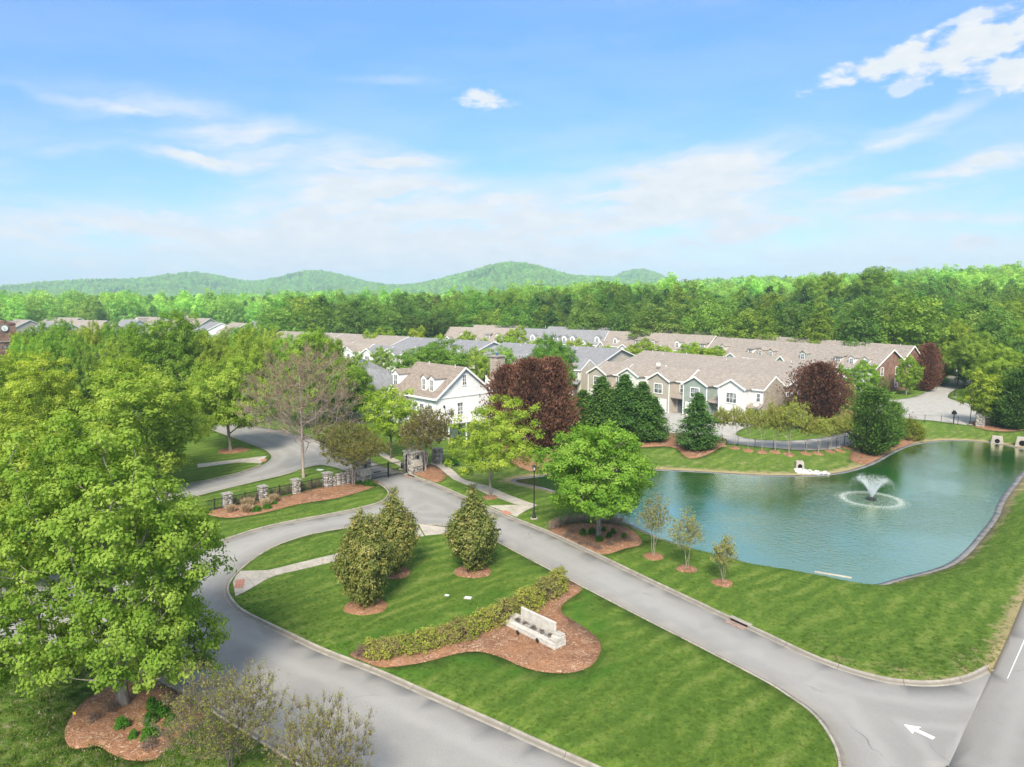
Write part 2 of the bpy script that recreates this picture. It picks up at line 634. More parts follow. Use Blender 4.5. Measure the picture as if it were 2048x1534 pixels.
# ---------------------------------------------------------------- outlines traced on the ground
ENTRY_R = catmull(pxl([(802, 945), (825, 952), (875, 970), (937, 997), (975, 1014), (1037, 1040), (1100, 1065), (1150, 1088), (1211, 1117), (1300, 1160),
                       (1400, 1207), (1450, 1231), (1536, 1270), (1616, 1308), (1686, 1335), (1751, 1354), (1798, 1362), (1861, 1365), (1923, 1356), (1973, 1334)]))
OUTER_W = catmull(pxl([(737, 957), (752, 967), (770, 979), (775, 991), (763, 1003), (745, 1010), (700, 1021), (650, 1031), (600, 1040), (550, 1050), (500, 1063),
                       (450, 1080), (400, 1095), (340, 1111), (250, 1126), (120, 1136), (-60, 1140), (-250, 1140)]))
LAWN_SW = catmull(pxl([(-250, 1290), (-60, 1292), (90, 1298), (190, 1316), (250, 1335), (297, 1357), (330, 1374), (390, 1407), (450, 1447), (511, 1485), (600, 1540), (690, 1600), (780, 1670)]))
ISLAND = catmull(pxl([(834, 1051), (800, 1051), (745, 1054), (687, 1060), (625, 1071), (575, 1086), (540, 1101), (510, 1120), (482, 1143), (463, 1166), (459, 1185),
                      (470, 1205), (488, 1222), (522, 1240), (592, 1273), (655, 1302), (761, 1343), (859, 1386), (998, 1447), (1102, 1494), (1193, 1534), (1330, 1600), (1500, 1668),
                      (1610, 1670), (1660, 1620), (1674, 1570), (1675, 1534), (1668, 1500), (1648, 1463), (1618, 1427), (1573, 1395), (1536, 1371), (1411, 1305), (1275, 1235), (1162, 1176),
                      (1097, 1142), (1040, 1112), (992, 1086), (955, 1066), (900, 1056)]), 0.7, True)
ROAD_MAIN = np.concatenate([OUTER_W, LAWN_SW, np.array(pxl([(1838, 1660), (1896, 1534), (1940, 1440), (1982, 1347)])), ENTRY_R[::-1]])
PUB_W = np.array(pxl([(1896, 1534), (1982, 1347)]))
pd = (PUB_W[1] - PUB_W[0]) / np.linalg.norm(PUB_W[1] - PUB_W[0])
pn = np.array([pd[1], -pd[0]])
pb = np.array(P(2000, 1310))
ROAD_PUBLIC = np.array([PUB_W[0] - pd * 30, PUB_W[0], PUB_W[1], PUB_W[1] + pd * 6, np.array(P(2048, 1196)), np.array(P(2048, 1196)) + (pd + 0.02 * pn) * 110,
                        np.array(P(2048, 1196)) + (pd + 0.02 * pn) * 110 + pn * 10.5, PUB_W[0] - pd * 30 + pn * 11.5])
ROAD_INNER = catmull(pxl([(737, 957), (700, 947), (668, 936), (640, 932), (612, 937), (575, 950), (512, 965), (437, 983), (380, 997), (250, 1020), (100, 1035), (100, 1008),
                          (250, 990), (380, 968), (420, 960), (475, 947), (520, 931), (537, 921), (541, 912), (530, 902), (500, 890), (460, 875), (407, 857), (330, 842), (250, 832),
                          (250, 812), (400, 833), (480, 847), (560, 860), (640, 880), (700, 903), (762, 930), (802, 945)]), 0.9, True)
COURT = catmull(pxl([(1326, 862), (1360, 874), (1420, 884), (1475, 890), (1530, 896), (1585, 899), (1640, 896), (1690, 886), (1730, 868), (1760, 846), (1790, 838), (1860, 842),
                     (1955, 850), (1990, 838), (1975, 822), (1940, 808), (1905, 799), (1896, 793), (1905, 783), (1935, 770), (1945, 760), (1925, 752), (1890, 752), (1898, 759), (1892, 767), (1862, 778),
                     (1835, 791), (1800, 798), (1765, 800), (1738, 816), (1700, 845), (1640, 850), (1560, 842), (1510, 838), (1500, 832), (1420, 826), (1352, 824), (1320, 823), (1322, 845)]), 1.0, True)
COURT_GRASS = catmull(pxl([(1472, 869), (1500, 877), (1550, 881), (1600, 880), (1650, 873), (1690, 862), (1650, 856), (1580, 851), (1530, 851), (1490, 857)]), 0.9, True)
ROADS_GREY = [ROAD_MAIN, ROAD_INNER]
BEDS = {
    'sign': catmull(pxl([(699, 1313), (735, 1330), (762, 1339), (810, 1335), (859, 1326), (915, 1311), (956, 1307), (998, 1317), (1040, 1336), (1085, 1348), (1137, 1350), (1179, 1338), (1199, 1313),
                         (1200, 1289), (1181, 1269), (1150, 1248), (1125, 1231), (1123, 1216), (1142, 1199), (1163, 1184), (1152, 1171), (1125, 1162), (1095, 1164), (1040, 1192), (960, 1233), (880, 1260), (800, 1281), (735, 1300)]), 0.6, True),
    'fence': catmull(pxl([(415, 1030), (445, 1016), (530, 1003), (595, 989), (650, 975), (700, 966), (738, 961), (757, 969), (735, 981), (675, 998), (600, 1010), (537, 1026), (495, 1034), (453, 1038)]), 0.8, True),
    'gate': catmull(pxl([(806, 945), (826, 949), (872, 967), (893, 953), (880, 938), (862, 931), (838, 934)]), 0.8, True),
    'pond_tree': catmull(pxl([(1097, 1063), (1118, 1054), (1150, 1050), (1195, 1050), (1240, 1053), (1264, 1062), (1284, 1090), (1250, 1100), (1207, 1112), (1172, 1098), (1130, 1079)]), 0.7, True),
    'corner': catmull(pxl([(296, 1359), (330, 1377), (370, 1400), (410, 1434), (380, 1465), (342, 1492), (310, 1525), (250, 1524), (220, 1511), (195, 1497), (150, 1503), (133, 1490), (130, 1467), (145, 1435), (175, 1402), (212, 1380), (250, 1362)]), 0.6, True),
    'conifers': catmull(pxl([(985, 893), (1010, 912), (1060, 926), (1100, 922), (1135, 900), (1230, 896), (1330, 893), (1352, 896), (1380, 908), (1425, 902), (1452, 888), (1440, 876), (1345, 868), (1140, 860), (1000, 870)]), 1.0, True),
    'cypress': catmull(pxl([(1700, 905), (1740, 912), (1765, 906), (1800, 884), (1838, 862), (1815, 855), (1770, 860), (1715, 884)]), 1.0, True),
    'brown_tree': catmull(pxl([(1540, 842), (1560, 856), (1640, 862), (1700, 850), (1730, 822), (1690, 812), (1600, 820)]), 1.2, True),
    'court_corner': catmull(pxl([(1940, 848), (1985, 857), (2048, 860), (2080, 850), (2040, 838), (1985, 838)]), 1.0, True),
}


def offset_poly(poly, d):
    poly = np.asarray(poly)
    t = np.roll(poly, -1, 0) - np.roll(poly, 1, 0)
    t /= np.linalg.norm(t, axis=1)[:, None] + 1e-9
    n = np.stack([t[:, 1], -t[:, 0]], 1)
    area = 0.5 * np.sum(poly[:, 0] * np.roll(poly[:, 1], -1) - np.roll(poly[:, 0], -1) * poly[:, 1])
    return poly + n * (d if area > 0 else -d)


EDGING = offset_poly(POND, 0.55)

# ---------------------------------------------------------------- ground materials


def lawn_material():
    m, t, out = mat_new('lawn_grass')
    co = t.add('ShaderNodeNewGeometry').outputs['Position']
    wn = t.add('ShaderNodeTexNoise', {'Vector': co, 'Scale': 0.10, 'Detail': 3, 'Roughness': 0.5})
    wv = t.add('ShaderNodeVectorMath', (wn.outputs['Color'], (4, 4, 0), co), operation='MULTIPLY_ADD').outputs[0]
    sw = t.noise(t.vmap(wv, rot=(0, 0, R(-44)), scale=(0.20, 1.7, 1)), 1.0, 4, 0.6)          # mower swaths
    sw2 = t.noise(t.vmap(wv, rot=(0, 0, R(-68)), scale=(0.25, 1.5, 1)), 1.0, 4, 0.62)
    patch = t.noise(co, 0.22, 5, 0.62)
    clump = t.noise(co, 2.6, 6, 0.7)
    fine = t.noise(co, 14.0, 4, 0.7)
    dry = t.add('ShaderNodeAttribute', attribute_name='dry').outputs['Fac']
    lush = t.add('ShaderNodeAttribute', attribute_name='lush').outputs['Fac']
    rough = t.add('ShaderNodeAttribute', attribute_name='tint').outputs['Fac']
    v = t.math('ADD', t.math('MULTIPLY', sw, 0.46), t.math('ADD', t.math('MULTIPLY', sw2, 0.40), t.math('MULTIPLY', patch, 0.25)))
    v = t.math('ADD', v, t.math('MULTIPLY', t.math('SUBTRACT', clump, 0.5), 0.62))
    # passes of the mower: soft bands, broken up by the noise above
    wob = t.add('ShaderNodeVectorMath', (wn.outputs['Color'], (3.5, 3.5, 0), co), operation='MULTIPLY_ADD').outputs[0]
    band = t.add('ShaderNodeSeparateXYZ', (t.vmap(wob, rot=(0, 0, R(-38))),)).outputs[1]
    band = t.math('SINE', t.math('MULTIPLY', band, 4.4))
    v = t.math('ADD', v, t.math('MULTIPLY', band, t.math('MULTIPLY', t.smooth(patch, 0.38, 0.62), 0.105)))
    c = t.ramp(t.smooth(v, 0.40, 0.80), [(0.0, (0.080, 0.148, 0.022)), (0.35, (0.108, 0.184, 0.028)), (0.65, (0.145, 0.217, 0.037)), (1.0, (0.192, 0.250, 0.060))])
    c = t.mix(t.math('MULTIPLY', t.smooth(fine, 0.35, 0.75), 0.45), c, (0.056, 0.112, 0.015))
    c = t.mix(t.math('MULTIPLY', lush, 0.75), c, (0.045, 0.140, 0.014))
    # long uncut grass with pale dead blades between
    cl2 = t.noise(t.vmap(co, rot=(0, 0, R(20)), scale=(1.4, 3.0, 1)), 1.0, 6, 0.68)
    dead = t.math('MULTIPLY', t.smooth(cl2, 0.50, 0.66), rough)
    c = t.mix(t.math('MULTIPLY', dead, 0.85), c, (0.265, 0.255, 0.135))
    deep = t.math('MULTIPLY', t.smooth(cl2, 0.47, 0.36), rough)
    c = t.mix(t.math('MULTIPLY', deep, 0.8), c, (0.030, 0.095, 0.012))
    # dry margins
    dm = t.smooth(t.math('ADD', dry, t.math('MULTIPLY', t.math('SUBTRACT', t.noise(co, 1.1, 5, 0.7), 0.5), 1.3)), 0.35, 0.8)
    c = t.mix(t.math('MULTIPLY', dm, 0.85), c, (0.335, 0.265, 0.150))
    h = t.math('ADD', fine, t.math('MULTIPLY', clump, 1.2))
    principled(t, out, c, 0.95, 0.1, h, 0.9, 0.10)
    return m


def asphalt_material(name, base, tone):
    m, t, out = mat_new(name)
    co = t.add('ShaderNodeTexCoord').outputs['Object']
    big = t.noise(co, 0.12, 5, 0.6)
    mid = t.noise(t.vmap(co, rot=(0, 0, R(52)), scale=(0.16, 1.1, 1)), 1.0, 5, 0.6)
    fine = t.noise(co, 15.0, 4, 0.85)
    speck = t.noise(co, 34.0, 2, 0.6)
    c = t.mix(t.smooth(big, 0.3, 0.7), tuple(x * 0.88 for x in base), tuple(x * 1.10 for x in base))
    c = t.mix(t.math('MULTIPLY', t.smooth(mid, 0.5, 0.78), 0.35), c, tone)
    c = t.mix(t.math('MULTIPLY', t.smooth(fine, 0.32, 0.68), 0.62), c, tuple(x * 0.58 for x in base))
    c = t.mix(t.math('MULTIPLY', t.smooth(speck, 0.52, 0.72), 0.55), c, tuple(min(1, x * 1.5) for x in base))
    # polished wheel paths and dirt swept to the gutters
    ed = t.add('ShaderNodeAttribute', attribute_name='edge').outputs['Fac']
    jit = t.math('MULTIPLY', t.math('SUBTRACT', t.noise(co, 0.5, 4, 0.6), 0.5), 1.1)
    ed = t.math('ADD', ed, jit)
    tr_ = t.math('MAXIMUM', t.math('MULTIPLY', t.smooth(ed, 0.9, 1.6), t.smooth(ed, 2.3, 1.6)), t.math('MULTIPLY', t.smooth(ed, 2.9, 3.5), t.smooth(ed, 4.2, 3.5)))
    c = t.mix(t.math('MULTIPLY', tr_, 0.30), c, tuple(min(1, x * 1.28) for x in base))
    c = t.mix(t.math('MULTIPLY', t.smooth(ed, 0.9, 0.1), 0.38), c, tuple(x * k_ for x, k_ in zip(base, (0.66, 0.62, 0.56))))
    # hair cracks: the border between two slowly warped cells, only here and there
    wv = t.add('ShaderNodeTexNoise', {'Vector': co, 'Scale': 0.5, 'Detail': 4}).outputs['Color']
    cv = t.add('ShaderNodeVectorMath', (wv, (2.4, 2.4, 0), co), operation='MULTIPLY_ADD').outputs[0]
    e = t.add('ShaderNodeTexVoronoi', {'Vector': cv, 'Scale': 0.11, 'Randomness': 1.0}, feature='DISTANCE_TO_EDGE').outputs[0]
    crack = t.math('MULTIPLY', t.smooth(e, 0.0030, 0.0008), t.smooth(t.noise(co, 0.16, 3), 0.52, 0.66))
    c = t.mix(t.math('MULTIPLY', crack, 0.6), c, tuple(x * 0.3 for x in base))
    # oil and damp stains with their own outlines
    st = t.noise(t.vmap(co, loc=(11, 3, 0), rot=(0, 0, R(50)), scale=(0.35, 1.0, 1)), 0.55, 5, 0.65)
    c = t.mix(t.math('MULTIPLY', t.smooth(st, 0.63, 0.72), 0.42), c, tuple(x * 0.5 for x in base))
    principled(t, out, c, 0.9, 0.2, fine, 0.25, 0.02)
    return m


def concrete_material(name, base, stain=0.35):
    m, t, out = mat_new(name)
    co = t.add('ShaderNodeTexCoord').outputs['Object']
    a = t.noise(co, 0.9, 6, 0.65)
    b = t.noise(co, 8.0, 4, 0.7)
    c = t.mix(t.smooth(a, 0.32, 0.72), tuple(x * (1 - stain) for x in base), tuple(min(1, x * 1.08) for x in base))
    c = t.mix(t.math('MULTIPLY', t.smooth(b, 0.4, 0.75), 0.35), c, tuple(x * 0.66 for x in base))
    principled(t, out, c, 0.9, 0.15, b, 0.3, 0.02)
    return m


def mulch_material(name='mulch'):
    m, t, out = mat_new(name)
    co = t.add('ShaderNodeTexCoord').outputs['Object']
    big = t.noise(co, 0.45, 5, 0.6)
    chips = t.add('ShaderNodeTexVoronoi', {'Vector': t.vmap(t.add('ShaderNodeVectorMath', (t.add('ShaderNodeTexNoise', {'Vector': co, 'Scale': 2.0}).outputs['Color'], (1.6, 1.6, 0), co), operation='MULTIPLY_ADD').outputs[0],
                                                             scale=(7.0, 16.0, 7.0)), 'Scale': 1.0})
    r = t.add('ShaderNodeSeparateColor', (chips.outputs['Color'],)).outputs
    c = t.ramp(r[0], [(0.0, (0.15, 0.073, 0.042)), (0.5, (0.25, 0.132, 0.080)), (0.85, (0.33, 0.195, 0.125)), (1.0, (0.45, 0.35, 0.26))])
    c = t.mix(t.math('MULTIPLY', t.smooth(big, 0.35, 0.7), 0.5), c, (0.33, 0.165, 0.085))
    c = t.mix(t.math('MULTIPLY', t.smooth(t.noise(co, 1.3, 5, 0.7), 0.56, 0.75), 0.45), c, (0.17, 0.095, 0.065))
    principled(t, out, c, 0.95, 0.1, chips.outputs[0], 0.8, 0.05)
    return m


M_LAWN = lawn_material()
M_ASPH = asphalt_material('asphalt_aged', (0.292, 0.286, 0.276), (0.345, 0.333, 0.318))
M_ASPH2 = asphalt_material('asphalt_public', (0.272, 0.266, 0.256), (0.31, 0.30, 0.285))
M_COURT = concrete_material('court_concrete', (0.39, 0.38, 0.36), 0.18)
M_CONC = concrete_material('kerb_concrete', (0.40, 0.365, 0.31), 0.34)
M_WALK = concrete_material('walk_concrete', (0.45, 0.41, 0.36), 0.25)
M_MULCH = mulch_material()


def kerb_material():
    m, t, out = mat_new('kerb_jointed')
    co = t.add('ShaderNodeTexCoord').outputs['Object']
    s_ = t.add('ShaderNodeAttribute', attribute_name='along').outputs['Fac']
    fr_ = t.math('FRACT', t.math('DIVIDE', s_, 3.05))
    joint = t.math('LESS_THAN', fr_, 0.012)
    tone = t.add('ShaderNodeTexWhiteNoise', {'W': t.math('FLOOR', t.math('DIVIDE', s_, 3.05))}, noise_dimensions='1D').outputs[0]
    a = t.noise(co, 1.4, 6, 0.68)
    b = t.noise(co, 9.0, 4, 0.7)
    c = t.mix(t.smooth(a, 0.32, 0.70), (0.245, 0.222, 0.190), (0.425, 0.39, 0.335))
    c = t.mix(t.math('MULTIPLY', tone, 0.30), c, (0.30, 0.285, 0.26))
    c = t.mix(t.math('MULTIPLY', t.smooth(b, 0.45, 0.75), 0.4), c, (0.20, 0.185, 0.16))
    foot_dark = t.add('ShaderNodeAttribute', attribute_name='foot_dark').outputs['Fac']  # darker towards the foot of the kerb face, slightly on the gutter pan
    c = t.mix(t.math('MULTIPLY', t.math('MULTIPLY', foot_dark, t.math('MULTIPLY_ADD', a, 0.7, 0.5), None, True), 0.8), c, (0.115, 0.105, 0.09))
    c = t.mix(t.math('MULTIPLY', joint, 0.75), c, (0.08, 0.072, 0.06))
    principled(t, out, c, 0.9, 0.15, b, 0.4, 0.02)
    return m


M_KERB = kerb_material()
M_EDGE = concrete_material('pond_liner_stone', (0.215, 0.215, 0.222), 0.45)

# ---------------------------------------------------------------- one triangulated sheet, split by surface
X0, X1, Y0, Y1 = -80.0, 118.0, 6.0, 178.0
polys = [('pond', POND), ('edging', EDGING), ('road', ROAD_MAIN), ('island', ISLAND), ('public', ROAD_PUBLIC), ('inner', ROAD_INNER), ('court', COURT), ('court_grass', COURT_GRASS)]
polys += [('bed_' + k, v) for k, v in BEDS.items()]
gx, gy = np.meshgrid(np.arange(X0, X1 + 0.1, 1.2), np.arange(Y0, Y1 + 0.1, 1.2))
gx = gx + np.where((gx > X0) & (gx < X1 - 1), rng.uniform(-0.3, 0.3, gx.shape), 0)
pts = np.stack([gx.ravel(), gy.ravel()], 1)
allb = np.concatenate([p for _, p in polys])
# drop grid points that crowd an outline
keep = np.ones(len(pts), bool)
cell = {}
for q in allb:
    cell.setdefault((int(q[0] // 1), int(q[1] // 1)), []).append(q)
for i, q in enumerate(pts):
    cx, cy = int(q[0] // 1), int(q[1] // 1)
    for dx in (-1, 0, 1):
        for dy in (-1, 0, 1):
            for b in cell.get((cx + dx, cy + dy), ()):
                if (b[0] - q[0])**2 + (b[1] - q[1])**2 < 0.16:
                    keep[i] = False
verts2 = [Vector(p) for p in pts[keep]]
faces_in = []
for _, p in polys:
    b = len(verts2)
    verts2 += [Vector((float(a), float(c))) for a, c in p]
    faces_in.append(list(range(b, b + len(p))))
cv, ce, cf, _, _, of = delaunay_2d_cdt(verts2, [], faces_in, 0, 1e-4)
CV = np.array([(v.x, v.y) for v in cv])
CF = np.array(cf)
CZ = hz(CV[:, 0], CV[:, 1])
kinds = [k for k, _ in polys]
CEN = CV[CF].mean(1)
memb = np.stack([inside(CEN[:, 0], CEN[:, 1], p) for _, p in polys], 1)
cls = []
for row in memb:
    s = {kinds[i] for i in np.nonzero(row)[0]}
    bed = [k for k in s if k.startswith('bed_')]
    if 'pond' in s: c = 'none'
    elif 'edging' in s: c = 'edging'
    elif 'island' in s: c = bed[0] if bed else 'lawn'
    elif 'public' in s: c = 'public'
    elif 'road' in s and not bed: c = 'road'
    elif 'inner' in s: c = 'road_inner'
    elif 'court_grass' in s: c = 'lawn'
    elif bed: c = bed[0]
    elif 'court' in s: c = 'court'
    else: c = 'lawn'
    cls.append(c)
cls = np.array(cls)


def sheet(name, sel, lift, mat, skirt=0.16, attrs=None):
    F = CF[sel]
    used, inv = np.unique(F, return_inverse=True)
    F = inv.reshape(F.shape)
    V = np.column_stack([CV[used], CZ[used] + lift])
    e = np.concatenate([F[:, [0, 1]], F[:, [1, 2]], F[:, [2, 0]]])
    key = np.sort(e, 1)
    _, first, cnt = np.unique(key, axis=0, return_index=True, return_counts=True)
    be = e[first[cnt == 1]]
    bv, bi = np.unique(be, return_inverse=True)
    bi = bi.reshape(be.shape)
    n = len(V)
    V2 = V[bv].copy()
    V2[:, 2] -= skirt
    low = bi + n
    sk = np.concatenate([np.column_stack([be[:, 1], be[:, 0], low[:, 0]]), np.column_stack([be[:, 1], low[:, 0], low[:, 1]])])
    VV = np.concatenate([V, V2])
    at = {k: np.concatenate([v[used], v[used][bv]]) for k, v in (attrs or {}).items()}
    t0 = at.pop('tint', None)
    return link(name, np_mesh(name, VV, np.concatenate([F, sk]), mat, t0, False, at))


dpond = dist_polyline(CV[:, 0], CV[:, 1], POND)
dentry = dist_polyline(CV[:, 0], CV[:, 1], ENTRY_R, False)
dpub = dist_polyline(CV[:, 0], CV[:, 1], np.array([PUB_W[1], PUB_W[1] + pd * 6, np.array(P(2048, 1196)), np.array(P(2048, 1196)) + pd * 60]), False)
dout = dist_polyline(CV[:, 0], CV[:, 1], OUTER_W, False)
dsign = dist_polyline(CV[:, 0], CV[:, 1], BEDS['sign'])
farbank = smoothstep(66, 80, CV[:, 1])
dry = np.maximum.reduce([0.95 * np.exp(-(np.clip(dpond - 0.5, 0, 9) / (0.75 + 0.6 * farbank))**2), 0.9 * np.exp(-(dpub / 0.8)**2) * (CV[:, 0] > 20),
                         0.52 * np.exp(-(dentry / 2.2)**2) * smoothstep(14, 19, CV[:, 0]), 0.42 * np.exp(-((dout - 0.6) / 0.9)**2),
                         0.36 * farbank * np.exp(-((dpond - 4) / 4.5)**2)])
lush = np.clip(np.exp(-((dsign - 0.7) / 0.55)**2), 0, 1) * (CV[:, 1] < 46)
roughg = smoothstep(-8.5, -13.5, CV[:, 0]) * smoothstep(42, 38, CV[:, 1]) + 0.45 * np.exp(-(dentry / 2.6)**2) * smoothstep(14, 19, CV[:, 0]) + 0.35 * farbank * np.exp(-((dpond - 4) / 5)**2)
dedge = np.minimum.reduce([dentry, dout, dist_polyline(CV[:, 0], CV[:, 1], LAWN_SW, False), dist_polyline(CV[:, 0], CV[:, 1], ISLAND)]) - 0.45
lawn_attrs = {'dry': dry, 'lush': lush, 'tint': roughg}
tag(sheet('lawn', cls == 'lawn', LAWN, M_LAWN, 0.14, lawn_attrs), 'mown green lawn around the drives and the pond', None, None, 'structure')
tag(sheet('road', cls == 'road', 0.0, M_ASPH, 0.1, {'edge': dedge}), 'pale grey asphalt entry drive looping round the lawn island', None, None, 'structure')
tag(sheet('road', cls == 'road_inner', 0.0, M_ASPH, 0.1, {'edge': dist_polyline(CV[:, 0], CV[:, 1], ROAD_INNER)}), 'grey asphalt street behind the iron gate', None, None, 'structure')
tag(sheet('road', cls == 'public', 0.0, M_ASPH2, 0.1, {'edge': dist_polyline(CV[:, 0], CV[:, 1], ROAD_PUBLIC)}), 'darker public road crossing the corner', None, None, 'structure')
tag(sheet('road', cls == 'court', 0.004, M_COURT, 0.1), 'pale court and driveways beyond the pond', None, None, 'structure')
tag(sheet('pond_edge', cls == 'edging', LAWN - 0.01, M_EDGE, 0.5), 'grey stone liner strip round the pond', None, None, 'structure')
BED_LABEL = {'sign': 'red mulch bed round the stone sign and hedge', 'fence': 'red mulch bed along the iron fence and stone wall', 'gate': 'mulch bed beside the right gate pillar',
             'pond_tree': 'mulch bed round the green maple by the pond', 'corner': 'mulch bed under the big corner maple', 'conifers': 'mulch strip under the conifers on the far bank',
             'cypress': 'mulch bed under the dark cypresses', 'brown_tree': 'mulch bed under the browned conifer by the brick end', 'court_corner': 'mulch patch at the court corner'}
for k in BEDS:
    if (cls == 'bed_' + k).any():
        tag(sheet('mulch_bed', cls == 'bed_' + k, LAWN + 0.035, M_MULCH, 0.12), BED_LABEL[k], None, None, 'structure')

# ---------------------------------------------------------------- far land
ang = np.linspace(0, 2 * math.pi, 361)[:-1]
rad = np.concatenate([[0], np.geomspace(40, 4600, 100)])
RA, AN = np.meshgrid(rad, ang, indexing='ij')
TX, TY = RA * np.sin(AN), RA * np.cos(AN)
TZ = far_z(TX, TY)
near = (TX > X0 - 1) & (TX < X1 + 1) & (TY > Y0 - 1) & (TY < Y1 + 1)
TZ = TZ - np.where(near, 3.5, 0.05)
na = len(ang)
idx = np.arange(RA.size).reshape(RA.shape)
FQ = np.stack([idx[:-1], idx[1:], np.roll(idx[1:], -1, 1), np.roll(idx[:-1], -1, 1)], -1).reshape(-1, 4)


def meadow_material():
    m, t, out = mat_new('meadow')
    co = t.add('ShaderNodeTexCoord').outputs['Object']
    a = t.noise(co, 0.012, 6, 0.6)
    b = t.noise(co, 0.15, 5, 0.65)
    c = t.mix(t.smooth(a, 0.4, 0.6), (0.055, 0.115, 0.024), (0.135, 0.205, 0.042))
    c = t.mix(t.math('MULTIPLY', t.smooth(b, 0.4, 0.7), 0.5), c, (0.035, 0.078, 0.017))
    principled(t, out, c, 0.95, 0.1)
    return m


M_MEADOW = meadow_material()
tag(link('terrain', np_mesh('terrain', np.column_stack([TX.ravel(), TY.ravel(), TZ.ravel()]), FQ, M_MEADOW, None, True)), 'rolling wooded land out to the hills', None, None, 'structure')


# ---------------------------------------------------------------- pond water
def water_material():
    m, t, out = mat_new('pond_water')
    co = t.add('ShaderNodeTexCoord').outputs['Object']
    w1 = t.noise(t.vmap(co, rot=(0, 0, R(25)), scale=(1.0, 2.0, 1)), 1.5, 3, 0.55)
    w2 = t.noise(t.vmap(co, rot=(0, 0, R(-15)), scale=(1.0, 1.6, 1)), 4.2, 3, 0.6)
    amp = t.math('MULTIPLY_ADD', t.smooth(t.noise(co, 0.07, 3), 0.35, 0.65), 0.7, 0.35)
    h = t.math('MULTIPLY', t.math('ADD', w1, t.math('MULTIPLY', w2, 0.45)), amp)
    b = t.add('ShaderNodeBump', {'Strength': 0.55, 'Distance': 0.10, 'Height': h})
    body = t.add('ShaderNodeBsdfDiffuse', {'Color': (0.001, 0.115, 0.028, 1)})
    gl = t.add('ShaderNodeBsdfGlossy', {'Color': (1.0, 0.97, 0.76, 1), 'Roughness': 0.10})
    t.l.new(b.outputs[0], gl.inputs['Normal'])
    fr = t.add('ShaderNodeFresnel', {'IOR': 2.5})
    t.l.new(b.outputs[0], fr.inputs['Normal'])
    mx = t.add('ShaderNodeMixShader', (t.math('MULTIPLY_ADD', fr.outputs[0], 1.65, 0.15, True), body.outputs[0], gl.outputs[0]))
    t.l.new(mx.outputs[0], out.inputs[0])
    return m


wp = offset_poly(POND, 0.25)
wverts, wfaces = [], None
res = delaunay_2d_cdt([Vector((float(a), float(b))) for a, b in wp], [], [list(range(len(wp)))], 1, 1e-4)
M_WATER = water_material()
tag(link('pond', np_mesh('pond', [(v.x, v.y, WATER_Z) for v in res[0]], np.array(res[2]), M_WATER)), 'green rippled pond with sky reflections', None, None, 'structure')


# ---------------------------------------------------------------- kerbs: gutter pan, face, top
def kerb(line, label, side=1, closed=False, h=0.15, gutter=0.20):
    """side=+1: the road lies to the left of the line's direction"""
    L = np.asarray(line)
    t = (np.roll(L, -1, 0) - np.roll(L, 1, 0)) if closed else np.gradient(L, axis=0)
    t = t / (np.linalg.norm(t, axis=1)[:, None] + 1e-9)
    n = np.stack([-t[:, 1], t[:, 0]], 1) * side
    prof = [(0.02, -0.05), (0.02, h - 0.012), (0.035, h), (0.125, h), (0.145, h - 0.015), (0.175, 0.022), (0.185, 0.012), (0.185 + gutter, 0.007), (0.185 + gutter, -0.05)]
    wob = 0.006 * np.sin(np.arange(len(L)) * 1.7)
    z = hz(L[:, 0], L[:, 1])
    V = []
    for d, hh in prof:
        V.append(np.column_stack([L + n * d, z + hh + wob * 0.4]))
    k = len(prof)
    V = np.stack(V, 1).reshape(-1, 3)
    N = len(L)
    fs = []
    for i in range(N if closed else N - 1):
        j = (i + 1) % N
        for q in range(k - 1):
            fs.append((i * k + q, i * k + q + 1, j * k + q + 1, j * k + q))
    sl = np.concatenate([[0], np.cumsum(np.linalg.norm(np.diff(L, axis=0), axis=1))])
    o = link('kerb', np_mesh('kerb', V, fs, M_KERB, None, False, {'along': np.repeat(sl, k), 'foot_dark': np.tile([0, 0, 0, 0.05, 0.35, 1.0, 1.0, 0.25, 0.2], len(L))}))
    return tag(o, label, None, None, 'structure')


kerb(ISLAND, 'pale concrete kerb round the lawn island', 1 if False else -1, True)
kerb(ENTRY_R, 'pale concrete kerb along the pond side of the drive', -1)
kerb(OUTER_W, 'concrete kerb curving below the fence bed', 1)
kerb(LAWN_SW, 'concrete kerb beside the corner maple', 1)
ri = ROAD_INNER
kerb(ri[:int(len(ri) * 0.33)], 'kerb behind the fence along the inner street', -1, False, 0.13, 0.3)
M_PAINT = plain('road_paint', (0.80, 0.80, 0.78), 0.6, 0.3, 0.06, 6)


